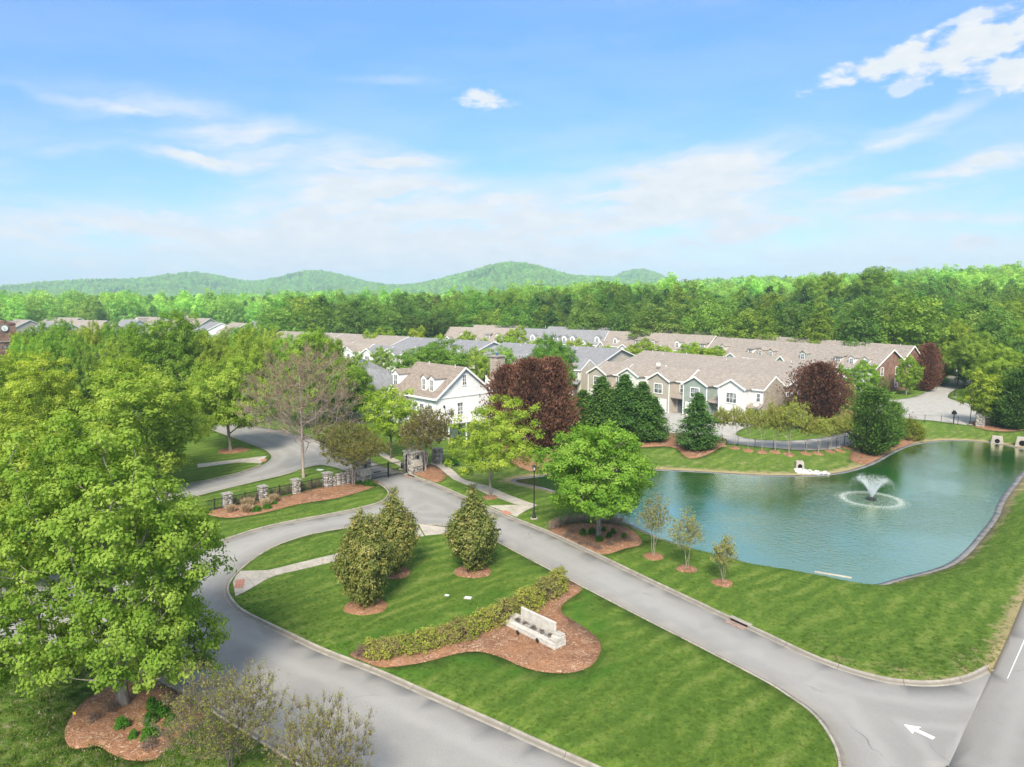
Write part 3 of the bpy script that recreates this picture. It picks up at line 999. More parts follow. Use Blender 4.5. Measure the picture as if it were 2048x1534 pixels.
def panels(name, label, left, right, size=1.5, top=0.155, gap=0.012, thick=0.13):
    """concrete walk cast in slabs, each slab its own piece"""
    l, r_ = catmull(pxl(left), 0.3), catmull(pxl(right), 0.3)

    def resamp(c, n):
        s = np.concatenate([[0], np.cumsum(np.linalg.norm(np.diff(c, axis=0), axis=1))])
        u = np.linspace(0, s[-1], n)
        return np.column_stack([np.interp(u, s, c[:, 0]), np.interp(u, s, c[:, 1])]), s[-1]
    _, La = resamp(l, 2)
    _, Lb = resamp(r_, 2)
    n = max(1, round(0.5 * (La + Lb) / size))
    l, _ = resamp(l, n * 2 + 1)
    r_, _ = resamp(r_, n * 2 + 1)
    root = empty(name, (float(l[0][0]), float(l[0][1]), 0))
    tag(root, label, None, None, 'structure')
    for i in range(n):
        q = [l[2 * i], l[2 * i + 1], l[2 * i + 2], r_[2 * i + 2], r_[2 * i + 1], r_[2 * i]]
        c = np.mean(q, 0)
        q = [c + (p - c) * (1 - gap) for p in q]
        zs = [float(z) for z in hz(np.array([p[0] for p in q]), np.array([p[1] for p in q]))]
        tilt = rng.uniform(-0.004, 0.004)
        m = MB()
        pts3 = [(p[0] - l[0][0], p[1] - l[0][1], z + top - thick + tilt) for p, z in zip(q, zs)] + [(p[0] - l[0][0], p[1] - l[0][1], z + top + tilt) for p, z in zip(q, zs)]
        m.poly(pts3, [(5, 4, 3, 2, 1, 0), (6, 7, 8, 9, 10, 11)] + [(j, (j + 1) % 6, 6 + (j + 1) % 6, 6 + j) for j in range(6)])
        m.build('slab', M_WALK, root)
    return root


panels('sidewalk', 'pale concrete walk crossing the lawn island', [(466, 1168), (482, 1145), (531, 1145), (590, 1131), (640, 1119), (680, 1109), (740, 1090), (800, 1072), (834, 1051)],
       [(471, 1197), (497, 1184), (545, 1157), (600, 1143), (650, 1131), (690, 1121), (760, 1102), (820, 1081), (848, 1075)], 1.9)
panels('sidewalk', 'concrete ramp slabs at the head of the lawn island', [(836, 1051), (895, 1058), (945, 1066)], [(850, 1074), (895, 1071), (958, 1076)], 2.0)
panels('sidewalk', 'curving concrete walk from the gate past the maple', [(858, 929), (878, 938), (896, 950), (907, 960), (930, 971), (952, 980), (976, 992), (1000, 1000), (1033, 1012)],
       [(872, 925), (900, 935), (914, 944), (926, 955), (950, 964), (978, 975), (1012, 990), (1045, 1003), (1075, 1013)], 1.5)
panels('sidewalk', 'flared concrete ramp at the end of the curving walk', [(978, 1014), (1000, 1013), (1033, 1013)], [(1034, 1037), (1048, 1026), (1074, 1014)], 1.6)
panels('sidewalk', 'pale concrete walk beyond the gate in the left lawn', [(395, 930), (440, 925), (475, 921), (534, 914)], [(395, 938), (440, 932), (480, 927), (522, 929)], 1.6)
panels('sidewalk', 'brick-toned walk inside the gate', [(765, 905), (785, 917), (805, 926), (815, 930)], [(755, 910), (775, 922), (795, 932), (806, 939)], 1.4)

M_TACT = plain('tactile_brick', (0.44, 0.20, 0.145), 0.85, 0.2, 0.25, 14)


def tactile(label, corners, nx, ny):
    """red warning pad of separate tiles; corners in order round the pad"""
    q = [np.array(P(*c)) for c in corners]
    root = empty('warning_pad', (float(q[0][0]), float(q[0][1]), 0))
    tag(root, label, None, None, 'structure')
    for i in range(nx):
        for j in range(ny):
            f = lambda u, v: (1 - u) * (1 - v) * q[0] + u * (1 - v) * q[1] + u * v * q[2] + (1 - u) * v * q[3]
            e = 0.06
            c4 = [f((i + a) / nx, (j + b) / ny) for a, b in ((e, e), (1 - e, e), (1 - e, 1 - e), (e, 1 - e))]
            MB().extrude([(p[0] - q[0][0], p[1] - q[0][1]) for p in c4], 0.10, 0.168 + rng.uniform(0, 0.004)).build('tile', M_TACT, root)


tactile('red tile warning pad on the island ramp', [(472, 1164), (490, 1162), (487, 1180), (468, 1181)], 3, 5)
tactile('red warning pad on the ramp by the lamp post', [(1000, 1026), (1012, 1024), (1026, 1031), (1013, 1032)], 4, 3)
tactile('red warning pad behind the gate at the left walk', [(522, 921), (534, 920), (532, 925), (520, 926)], 3, 2)
tactile('red warning pad at the head of the island', [(915, 1060), (945, 1064), (948, 1068), (912, 1064)], 4, 2)

# ---------------------------------------------------------------- paint on the road
def arrow():
    tip, tail = np.array(P(1808, 1449)), np.array(P(1868, 1477))
    d = (tail - tip)
    L = np.linalg.norm(d)
    d /= L
    n = np.array([-d[1], d[0]])
    out = [tip, tip + d * L * 0.44 + n * 0.42, tip + d * L * 0.40 + n * 0.13, tail + n * 0.13, tail - n * 0.13, tip + d * L * 0.40 - n * 0.13, tip + d * L * 0.44 - n * 0.42]
    o = MB().extrude([tuple(p - tip) for p in out], 0.004, 0.008).build('arrow_marking', M_PAINT, None, loc=(tip[0], tip[1], 0))
    tag(o, 'white arrow painted on the drive near the public road', 'road marking')
    a, b = np.array(P(2015, 1357)), np.array(P(2047, 1285))
    dd = (b - a) / np.linalg.norm(b - a)
    nn = np.array([-dd[1], dd[0]]) * 0.075
    b = a + dd * 30
    o = MB().extrude([tuple(p - a) for p in (a - nn * 0.2, b - nn, b + nn, a + nn * 0.2)], 0.004, 0.008).build('lane_line', M_PAINT, None, loc=(a[0], a[1], 0))
    tag(o, 'white line painted along the public road', 'road marking')


arrow()

# ================================================================ plants: mesh generators
def unit(v):
    return v / (np.linalg.norm(v, axis=-1, keepdims=True) + 1e-9)


def leaf_quads(C, D, N, L, W):
    """one pointed four-cornered leaf for each centre"""
    S = unit(np.cross(D, N))
    L, W = np.broadcast_to(L, len(C))[:, None], np.broadcast_to(W, len(C))[:, None]
    lift = N * (W * 0.18)
    V = np.stack([C - D * L * 0.5, C + S * W * 0.5 + lift, C + D * L * 0.5, C - S * W * 0.5 + lift], 1).reshape(-1, 3)
    F = np.arange(len(V)).reshape(-1, 4)
    return V, F


def leaves(r, clumps, crad, twigs, per, twr, L, W, center, flat=0.8, droop=0.25, up=0.30, tuftw=0.75):
    """clumps of twigs, twigs of leaves; leaves turn outward and upward"""
    n = len(clumps)
    crad = np.broadcast_to(crad, n)
    rd = unit(r.normal(0, 1, (n * twigs, 3)) + np.array([0, 0, 0.25])) * r.uniform(0.45, 1.05, (n * twigs, 1))
    tw = np.repeat(clumps, twigs, 0) + rd * np.repeat(crad, twigs)[:, None] * np.array([1, 1, flat])
    ttint = np.repeat(r.uniform(0, 1, n), twigs) * 0.45 + r.uniform(0, 1, n * twigs) * 0.3
    C = np.repeat(tw, per, 0) + r.normal(0, 1, (len(tw) * per, 3)) * twr * np.array([1, 1, 0.7])
    out = unit(C - center)
    # leaves sit on the outside of their tuft and face away from its heart
    tuft = unit(C - np.repeat(np.repeat(clumps, twigs, 0), per, 0))
    Nn = unit(tuft * tuftw + out * 0.40 + np.array([0, 0, up]) + r.normal(0, 0.34, C.shape))
    D = r.normal(0, 1, C.shape) + out * 0.5 - np.array([0, 0, droop])
    D = unit(D - Nn * np.sum(D * Nn, 1, keepdims=True))
    ls = r.uniform(0.7, 1.25, len(C))
    V, F = leaf_quads(C, D, Nn, L * ls, W * ls)
    tint = np.clip(np.repeat(ttint, per) + r.uniform(0, 0.25, len(C)), 0, 1)
    return V, F, np.repeat(tint, 4)


def spaced(r, cand, dmin, nmax):
    out = []
    cell = {}
    for p in cand:
        k = tuple((p // dmin).astype(int))
        ok = True
        for dx in (-1, 0, 1):
            for dy in (-1, 0, 1):
                for dz in (-1, 0, 1):
                    for q in cell.get((k[0] + dx, k[1] + dy, k[2] + dz), ()):
                        if (q[0] - p[0])**2 + (q[1] - p[1])**2 + (q[2] - p[2])**2 < dmin * dmin:
                            ok = False
        if ok:
            out.append(p)
            cell.setdefault(k, []).append(p)
            if len(out) >= nmax:
                break
    return np.array(out)


def crown_points(r, n, rx, rz, zc, dmin, shell=0.45, low=0.55, lump=0.22, top=1.0):
    """clump centres in a lumpy egg: low < 1 flattens the underside, top > 1 draws the head out"""
    m = n * 14
    d = unit(r.normal(0, 1, (m, 3)))
    rad = shell + (1 - shell) * r.uniform(0, 1, m)**0.6
    k = 1 + sum(lump * 0.5 * np.sin(d @ unit(r.normal(0, 1, 3)) * f + p) for f, p in zip((3, 4.5, 6, 8), r.uniform(0, 6, 4)))
    p = d * (rad * k)[:, None]
    p[:, 2] = np.where(p[:, 2] < 0, p[:, 2] * low, p[:, 2] * top)
    p = p * np.array([rx, rx, rz]) + np.array([0, 0, zc])
    return spaced(r, p, dmin, n)


def grow(r, att, trunk, rise=0.5, step=0.55, jag=0.10):
    """limbs that reach every clump centre from the trunk; returns node points and parents"""
    nodes = [np.array(p, float) for p in trunk]
    par = [-1] + list(range(len(trunk) - 1))
    axis = np.array(trunk)
    dd = np.min(np.linalg.norm(att[:, None, :] - axis[None], axis=2), 1)
    for a in att[np.argsort(dd)]:
        nd = np.array(nodes)
        hd = np.hypot(nd[:, 0] - a[0], nd[:, 1] - a[1])
        d = np.linalg.norm(nd - a, axis=1)
        cost = d + 1.6 * np.clip(nd[:, 2] - (a[2] - rise * hd), 0, None)
        j = int(np.argmin(cost))
        s = nd[j]
        k = max(1, int(math.ceil(d[j] / step)))
        ctrl = 0.5 * (s + a) + np.array([0, 0, -0.12 * d[j] if rise > 0 else 0]) + r.normal(0, jag, 3) * d[j]
        prev = j
        for q in range(1, k + 1):
            u = q / k
            nodes.append((1 - u)**2 * s + 2 * u * (1 - u) * ctrl + u * u * a)
            par.append(prev)
            prev = len(nodes) - 1
    return np.array(nodes), np.array(par)


def pipe(par, tip=0.012, e=2.3):
    n = len(par)
    acc = np.zeros(n)
    has = np.zeros(n, bool)
    has[par[par >= 0]] = True
    for i in range(n - 1, -1, -1):
        if not has[i]:
            acc[i] = tip**e
        if par[i] >= 0:
            acc[par[i]] += acc[i]
    return acc**(1 / e)


def tubes(P0, P1, R0, R1, sides=5):
    D = unit(P1 - P0)
    ref = np.where(np.abs(D[:, 2:3]) > 0.9, np.array([[1.0, 0, 0]]), np.array([[0, 0, 1.0]]))
    A = unit(np.cross(D, ref))
    B = np.cross(D, A)
    an = np.arange(sides) * 2 * math.pi / sides
    ring = A[:, None] * np.cos(an)[None, :, None] + B[:, None] * np.sin(an)[None, :, None]
    V = np.concatenate([P0[:, None] + ring * R0[:, None, None], P1[:, None] + ring * R1[:, None, None]], 1).reshape(-1, 3)
    b = (np.arange(len(P0)) * 2 * sides)[:, None]
    i = np.arange(sides)
    j = (i + 1) % sides
    F = np.stack([b + i, b + j, b + sides + j, b + sides + i], -1).reshape(-1, 4)
    return V, F


def wood(nodes, par, rad, flare=None, thin_sides=3):
    m = np.nonzero(par >= 0)[0]
    P0, P1 = nodes[par[m]], nodes[m]
    R1 = rad[m]
    R0 = np.minimum(rad[par[m]], R1 * 1.7)
    if flare is not None:
        z0 = nodes[0, 2]
        R0 = np.where(par[m] == 0, R0 * flare, R0)
    Vs, Fs, off = [], [], 0
    for lo, hi, sd_ in ((0.09, 9, 9), (0.03, 0.09, 6), (0, 0.03, thin_sides)):
        q = (R1 >= lo) & (R1 < hi)
        if q.any():
            V, F = tubes(P0[q], P1[q], R0[q], R1[q], sd_)
            Vs.append(V)
            Fs.append(F + off)
            off += len(V)
    return np.concatenate(Vs), np.concatenate(Fs)


def trunk_line(r, h, n=9, lean=0.15):
    z = np.linspace(-0.25, h, n)
    w = np.cumsum(r.normal(0, lean * h / n * 0.35, (n, 2)), 0)
    w[0] = w[1] = 0
    return np.column_stack([w, z])


PROTO = {}     # name -> dict(wood=mesh, crown=mesh, h=height, w=width)


def proto(name, wv, lv, bark_m, leaf_m, h, w):
    d = {'h': h, 'w': w}
    if wv is not None:
        d['wood'] = np_mesh(name + '_wood', wv[0], wv[1], bark_m, None, True)
    if lv is not None:
        d['crown'] = np_mesh(name + '_crown', lv[0], lv[1], leaf_m, lv[2])
    PROTO[name] = d


B_GREY = bark('bark_grey', (0.16, 0.135, 0.115), (0.30, 0.265, 0.23))
B_DARK = bark('bark_dark', (0.075, 0.06, 0.05), (0.16, 0.13, 0.11))
B_PALE = bark('bark_pale', (0.34, 0.28, 0.23), (0.55, 0.48, 0.41))
B_TWIG = bark('bark_twig', (0.20, 0.155, 0.135), (0.36, 0.30, 0.26))
B_UMBER = bark('bark_umber', (0.13, 0.10, 0.088), (0.25, 0.20, 0.175))
B_ROSE = bark('bark_rose', (0.27, 0.205, 0.18), (0.44, 0.36, 0.325))
L_SPRING = leafmat('leaf_spring', [(0, (0.121, 0.235, 0.036)), (0.45, (0.237, 0.377, 0.062)), (0.8, (0.374, 0.513, 0.110)), (1, (0.479, 0.601, 0.168))], 0.52)
L_MID = leafmat('leaf_mid', [(0, (0.076, 0.163, 0.032)), (0.5, (0.160, 0.286, 0.055)), (1, (0.284, 0.414, 0.105))], 0.45, var=0.52)
L_CONIF = leafmat('leaf_conifer', [(0, (0.031, 0.084, 0.019)), (0.5, (0.067, 0.153, 0.034)), (1, (0.136, 0.237, 0.053))], 0.18)
L_BROWN = leafmat('leaf_brown', [(0, (0.091, 0.044, 0.029)), (0.5, (0.177, 0.090, 0.060)), (0.85, (0.278, 0.138, 0.086)), (1, (0.182, 0.138, 0.073))], 0.2)
L_MAG = leafmat('leaf_magnolia', [(0, (0.072, 0.097, 0.021)), (0.40, (0.149, 0.178, 0.038)), (0.66, (0.255, 0.256, 0.071)), (0.84, (0.369, 0.327, 0.113)), (1, (0.297, 0.185, 0.071))], 0.18, 0.5, 0.2)
L_MYRT = leafmat('leaf_myrtle', [(0, (0.150, 0.170, 0.042)), (0.5, (0.260, 0.285, 0.072)), (0.85, (0.350, 0.350, 0.110)), (1, (0.33, 0.215, 0.10))], 0.35)
L_BUD = leafmat('leaf_bud', [(0, (0.230, 0.142, 0.094)), (0.55, (0.293, 0.210, 0.127)), (1, (0.247, 0.247, 0.083))], 0.35)


def make_broadleaf(name, seed, h, rx, clumps, dmin, twigs, per, L, leafm=L_SPRING, barkm=B_GREY, base=0.22, crad=0.75, twr=0.28, lump=0.24, low=0.62, top=1.0, shell=0.4, tip=0.018, withwood=True, wl=0.62):
    r = np.random.default_rng(seed)
    zb = h * base
    rz = (h - zb) / (low + top) * 0.97
    zc = zb + rz * low
    att = crown_points(r, clumps, rx * 0.93, rz * 0.95, zc, dmin, shell, low, lump, top)
    wv = None
    if withwood:
        nodes, par = grow(r, att, trunk_line(r, h * 0.82), 0.45)
        wv = wood(nodes, par, pipe(par, tip), 1.5)
    lv = leaves(r, att, crad, twigs, per, twr, L, L * wl, np.array([0, 0, zc - 0.2 * rz]))
    proto(name, wv, lv, barkm, leafm, h, rx * 2)


# foreground maples: small leaves, many twigs
make_broadleaf('maple_big', 11, 13.0, 5.7, 430, 0.84, 14, 15, 0.185, base=0.13, crad=0.58, twr=0.14, low=0.80, lump=0.34, shell=0.55, tip=0.024)
make_broadleaf('maple_b', 12, 12.0, 5.2, 340, 0.86, 13, 13, 0.21, base=0.16, crad=0.62, twr=0.16, lump=0.32, shell=0.55)
make_broadleaf('maple_c', 13, 9.0, 4.2, 300, 0.68, 12, 13, 0.18, base=0.24, crad=0.49, twr=0.14, low=0.7, lump=0.32, shell=0.5)
make_broadleaf('maple_d', 14, 8.5, 4.1, 130, 0.85, 10, 13, 0.19, base=0.26, crad=0.46, twr=0.15, low=0.65, lump=0.34, shell=0.3)
make_broadleaf('oval_e', 15, 7.5, 2.8, 130, 0.62, 10, 12, 0.18, base=0.28, crad=0.40, twr=0.14, low=0.8, top=1.25, lump=0.32, barkm=B_DARK)
# trees of the middle distance
make_broadleaf('mid_round', 21, 13.0, 5.2, 92, 1.55, 13, 7, 0.44, L_MID, base=0.06, crad=1.15, twr=0.28, low=0.8, shell=0.6, lump=0.3, barkm=B_DARK)
make_broadleaf('mid_tall', 22, 15.0, 4.6, 92, 1.55, 13, 7, 0.44, L_MID, base=0.06, crad=1.15, twr=0.28, shell=0.6, low=0.9, top=1.35, barkm=B_DARK, lump=0.3)
make_broadleaf('mid_wide', 23, 12.0, 6.3, 100, 1.6, 13, 7, 0.46, L_MID, base=0.06, crad=1.2, twr=0.30, shell=0.6, low=0.8, lump=0.34, barkm=B_DARK)
make_broadleaf('mid_airy', 24, 12.0, 4.6, 85, 1.1, 6, 8, 0.42, L_MID, base=0.10, crad=0.9, twr=0.36, lump=0.4, shell=0.25, barkm=B_DARK)
make_broadleaf('street_round', 25, 6.5, 2.6, 120, 0.62, 8, 10, 0.22, L_SPRING, base=0.18, crad=0.40, twr=0.13, low=0.85, shell=0.6)
make_broadleaf('far_round', 31, 12.0, 5.6, 40, 2.0, 6, 4, 1.0, L_MID, base=0.02, crad=1.35, twr=0.45, shell=0.7, low=0.8, withwood=False, wl=0.85)
make_broadleaf('far_tall', 32, 14.0, 4.6, 38, 1.9, 6, 4, 1.0, L_MID, base=0.02, crad=1.3, twr=0.45, shell=0.7, low=0.9, top=1.3, withwood=False, wl=0.85)


def make_conifer(name, seed, h, rx, n, L, leafm, spray=26, power=0.75, rise=0.25, base=0.02, flame=0.0, wide=0.16, jitter=0.12, tipn=0.9):
    """tiers of branches with needle sprays; flame > 0 gives upswept plumes"""
    r = np.random.default_rng(seed)
    u = np.sort(r.uniform(0, 1, n)**1.35)
    z = h * (base + (1 - base) * u)
    env = rx * np.clip(1 - u**1.15, 0, 1)**power * (0.55 + 0.45 * smoothstep(0, 0.16, u))
    az = r.uniform(0, 2 * math.pi, n) + np.arange(n) * 2.399
    ln = env * r.uniform(0.66, 1.20, n) * (1 + 0.14 * np.sin(az * 3 + z * 2.1) + 0.10 * np.sin(az * 5 - z * 3.3)) + 0.10
    tipz = z + rise * ln
    tips = np.column_stack([np.cos(az) * ln, np.sin(az) * ln, tipz])
    root = np.column_stack([0 * z, 0 * z, z - 0.05])
    k = spray
    s = r.uniform(0.30, 1.02, (n, k))**0.8
    C = root[:, None] + (tips - root)[:, None] * s[..., None]
    C = C + r.normal(0, 1, C.shape) * (wide + jitter * ln[:, None, None] * 0.35) * np.array([1, 1, 0.75])
    C = C.reshape(-1, 3)
    outd = np.repeat(unit((tips - root) * np.array([1, 1, 0.4])), k, 0)
    D = unit(outd + r.normal(0, 0.45, C.shape) + np.array([0, 0, flame + (0.1 if flame else -0.12)]))
    Nn = unit(r.normal(0, 0.6, C.shape) + np.array([0, 0, 0.8]) + outd * 0.5)
    Nn = unit(Nn - D * np.sum(D * Nn, 1, keepdims=True))
    ls = r.uniform(0.7, 1.3, len(C))
    V, F = leaf_quads(C, D, Nn, L * ls, L * ls * 0.38)
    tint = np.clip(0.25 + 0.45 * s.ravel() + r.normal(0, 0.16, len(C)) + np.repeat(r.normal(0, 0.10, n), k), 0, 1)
    tr = np.column_stack([np.zeros(6), np.zeros(6), np.linspace(-0.2, h * 0.97, 6)])
    nodes = np.concatenate([tr, tips * 0.86 + root * 0.14])
    trp = np.array([-1, 0, 1, 2, 3, 4])
    rt = np.clip(np.searchsorted(tr[:, 2], z - 0.3) - 1, 1, 4)
    par = np.concatenate([trp, rt])
    rad = np.concatenate([np.linspace(h * 0.018, 0.02, 6), np.full(n, 0.016)])
    P0 = np.concatenate([tr[:-1], np.column_stack([0 * z, 0 * z, z - 0.05])])
    P1 = np.concatenate([tr[1:], tips * 0.86 + root * 0.14])
    R0 = np.concatenate([rad[:5], np.full(n, 0.03)])
    R1 = np.concatenate([rad[1:6], np.full(n, 0.01)])
    wv = tubes(P0, P1, R0, R1, 5)
    proto(name, wv, (V, F, np.repeat(tint, 4)), B_DARK, leafm, h, rx * 2)


make_conifer('spruce', 41, 8.0, 2.75, 420, 0.30, L_CONIF, 34, 0.80, 0.10)
make_conifer('pine', 42, 13.0, 4.0, 300, 0.55, L_CONIF, 30, 0.62, 0.20, 0.06)
make_conifer('cypress', 43, 7.5, 2.3, 420, 0.28, L_CONIF, 34, 0.42, 0.75, 0.0, 0.8, 0.20)
make_conifer('browned', 44, 10.0, 2.7, 520, 0.36, L_BROWN, 34, 0.40, 0.85, 0.0, 1.0, 0.20, 0.2)
make_conifer('browned_wide', 45, 7.2, 4.0, 520, 0.34, L_BROWN, 34, 0.55, 0.70, 0.02, 0.7, 0.22, 0.2)
make_conifer('far_pine', 46, 13.0, 3.8, 70, 1.2, L_CONIF, 14, 0.6, 0.2, 0.0)


def make_magnolia(name, seed, h, rx, n):
    r = np.random.default_rng(seed)
    d = unit(r.normal(0, 1, (n * 3, 3)))
    rad = 0.60 + 0.40 * r.uniform(0, 1, n * 3)**0.5
    k = 1 + sum(0.09 * np.sin(d @ unit(r.normal(0, 1, 3)) * f + p) for f, p in zip((4, 6, 9, 12), r.uniform(0, 6, 4)))
    p = d * (rad * k)[:, None]
    taper = np.where(p[:, 2] > 0, 1 - 0.46 * np.clip(p[:, 2], 0, 1)**1.4, 1 - 0.55 * np.clip(-p[:, 2], 0, 1)**1.6)
    p = p * np.column_stack([rx * taper, rx * taper, np.full(len(p), h * 0.5)]) + np.array([0, 0, h * 0.51])
    p = p[p[:, 2] > 0.15]
    att = spaced(r, p, 0.26, n)
    lv = leaves(r, att, 0.26, 4, 9, 0.12, 0.20, 0.085, np.array([0, 0, h * 0.4]), 1.0, 0.0, 0.3)
    nodes, par = grow(r, att[::6], trunk_line(r, h * 0.85), 0.6)
    proto(name, wood(nodes, par, pipe(par, 0.012), 1.2), lv, B_DARK, L_MAG, h, rx * 2)


make_magnolia('magnolia_a', 51, 5.6, 1.95, 780)
make_magnolia('magnolia_b', 52, 5.0, 1.75, 700)


def make_myrtle(name, seed, h, rx, stems, natt, leafn, L, fork=0.32, leafm=L_MYRT, barkm=B_PALE, fine=7, crown_low=0.45, twl=0.45, tip=0.006, dens=1.0):
    """several pale stems opening like a vase into fine twigs"""
    r = np.random.default_rng(seed)
    zb = h * crown_low
    rz = (h - zb) / 1.6
    zc = zb + rz * 0.6
    att = crown_points(r, natt, rx * 0.92, rz * 0.95, zc, 0.34 * h / 6 + 0.10, 0.3, 0.6, 0.3)
    nodes, par = [], []
    for s in range(stems):
        a = 2 * math.pi * s / stems + r.uniform(-0.4, 0.4)
        b = len(nodes)
        e = np.array([math.cos(a), math.sin(a)])
        for q, z in enumerate(np.linspace(-0.15, h * 0.72, 7)):
            f = max(0, z / h - 0.06)
            xy = e * (0.07 + rx * 0.75 * f**1.35) + r.normal(0, 0.03, 2)
            nodes.append((xy[0], xy[1], z))
            par.append(-1 if q == 0 else b + q - 1)
    nodes0, par0 = np.array(nodes, float), np.array(par)
    # attach clumps
    nd, pr = [*nodes0], [*par0]
    for a in att[np.argsort(np.hypot(att[:, 0], att[:, 1]))]:
        arr = np.array(nd)
        hd = np.hypot(arr[:, 0] - a[0], arr[:, 1] - a[1])
        d = np.linalg.norm(arr - a, axis=1)
        j = int(np.argmin(d + 2 * np.clip(arr[:, 2] - (a[2] - 0.7 * hd), 0, None) + 3 * (arr[:, 2] < h * fork * 0.6)))
        mid = 0.5 * (arr[j] + a) + r.normal(0, 0.06, 3)
        nd += [mid, a]
        pr += [j, len(nd) - 2]
    nodes, par = np.array(nd), np.array(pr)
    rad = np.maximum(pipe(par, tip, 2.4), tip)
    V1, F1 = wood(nodes, par, rad, 1.3)
    # fine twigs
    m = len(att) * fine
    T0 = np.repeat(att, fine, 0)
    dirs = unit(unit(T0 - np.array([0, 0, zb * 0.6])) * 0.9 + r.normal(0, 0.6, (m, 3)) + np.array([0, 0, 0.35]))
    T1 = T0 + dirs * (twl * r.uniform(0.5, 1.3, m))[:, None]
    V2, F2 = tubes(T0, T1, np.full(m, tip * 0.8), np.full(m, tip * 0.35), 3)
    wv = (np.concatenate([V1, V2]), np.concatenate([F1, F2 + len(V1)]))
    lv = None
    if leafn:
        keep = r.uniform(0, 1, m) < dens
        A, Bq = T0[keep], T1[keep]
        u = r.uniform(0.2, 1.1, (len(A), leafn))
        C = (A[:, None] + (Bq - A)[:, None] * u[..., None] + r.normal(0, 0.06, (len(A), leafn, 3))).reshape(-1, 3)
        Nn = unit(r.normal(0, 0.6, C.shape) + np.array([0, 0, 0.9]))
        D = unit(np.cross(Nn, r.normal(0, 1, C.shape)))
        ls = r.uniform(0.7, 1.3, len(C))
        V, F = leaf_quads(C, D, Nn, L * ls, L * ls * 0.55)
        lv = (V, F, np.repeat(np.clip(r.uniform(0, 1, len(C)), 0, 1), 4))
    proto(name, wv, lv, barkm, leafm, h, rx * 2)


make_myrtle('myrtle_gate', 61, 5.6, 3.2, 3, 330, 8, 0.15, crown_low=0.38, twl=0.55)
make_myrtle('myrtle_row', 62, 4.2, 1.5, 3, 110, 8, 0.15, crown_low=0.54, dens=0.9)
make_myrtle('myrtle_row_wide', 63, 4.4, 2.2, 4, 190, 8, 0.15, crown_low=0.52, dens=0.85)
make_myrtle('myrtle_young', 64, 4.0, 1.15, 4, 80, 5, 0.12, crown_low=0.40, dens=0.8, leafm=L_MYRT, fine=8)
make_myrtle('myrtle_young_green', 65, 3.0, 0.95, 4, 60, 6, 0.13, crown_low=0.40, dens=0.8, fine=7)
make_myrtle('myrtle_near', 66, 4.6, 3.4, 5, 300, 5, 0.095, crown_low=0.30, dens=0.38, barkm=B_UMBER, fine=17, twl=0.5, tip=0.0085)


def make_bare(name, seed, h, rx):
    r = np.random.default_rng(seed)
    zb = h * 0.24
    rz = (h - zb) / 1.85
    att = crown_points(r, 330, rx * 0.95, rz * 0.96, zb + rz * 0.85, 0.72, 0.25, 0.85, 0.2)
    nodes, par = grow(r, att, trunk_line(r, h * 0.8, 9, 0.1), 0.35, 0.6, 0.07)
    V1, F1 = wood(nodes, par, np.maximum(pipe(par, 0.0165, 2.25), 0.013), 1.3)
    fine = 13
    m = len(att) * fine
    T0 = np.repeat(att, fine, 0) + r.normal(0, 0.12, (m, 3))
    dirs = unit(unit(T0 - np.array([0, 0, zb])) + r.normal(0, 0.5, (m, 3)) + np.array([0, 0, 0.3]))
    T1 = T0 + dirs * (0.85 * r.uniform(0.4, 1.3, m))[:, None]
    V2, F2 = tubes(T0, T1, np.full(m, 0.0095), np.full(m, 0.005), 3)
    up = r.uniform(0, 1, m) < smoothstep(h * 0.3, h * 0.75, T0[:, 2]) * 1.0
    A, B2 = T0[up], T1[up]
    u = r.uniform(0.3, 1.1, (len(A), 3))
    C = (A[:, None] + (B2 - A)[:, None] * u[..., None] + r.normal(0, 0.05, (len(A), 3, 3))).reshape(-1, 3)
    Nn = unit(r.normal(0, 1, C.shape))
    D = unit(np.cross(Nn, r.normal(0, 1, C.shape)))
    V, F = leaf_quads(C, D, Nn, 0.17, 0.09)
    proto(name, (np.concatenate([V1, V2]), np.concatenate([F1, F2 + len(V1)])), (V, F, np.repeat(r.uniform(0, 1, len(C)), 4)), B_ROSE, L_BUD, h, rx * 2)


make_bare('bare', 71, 14.0, 6.6)


def make_shrub(name, seed, h, rx, n, L, leafm, twr=0.06, flat=1.0):
    r = np.random.default_rng(seed)
    d = unit(r.normal(0, 1, (n, 3)))
    d[:, 2] = np.abs(d[:, 2])
    p = d * (0.45 + 0.5 * r.uniform(0, 1, n)**0.5)[:, None] * np.array([rx, rx, h])
    p[:, 2] += 0.05
    lv = leaves(r, p, rx * 0.16, 3, 8, twr, L, L * 0.5, np.array([0, 0, 0.0]), flat, 0, 0.5)
    k = min(n, 16)
    P0 = np.zeros((k, 3)) + r.normal(0, rx * 0.1, (k, 3)) * np.array([1, 1, 0])
    wv = tubes(P0 - np.array([0, 0, 0.05]), p[:k] * 0.9, np.full(k, 0.012), np.full(k, 0.005), 4)
    proto(name, wv, lv, B_TWIG, leafm, h, rx * 2)


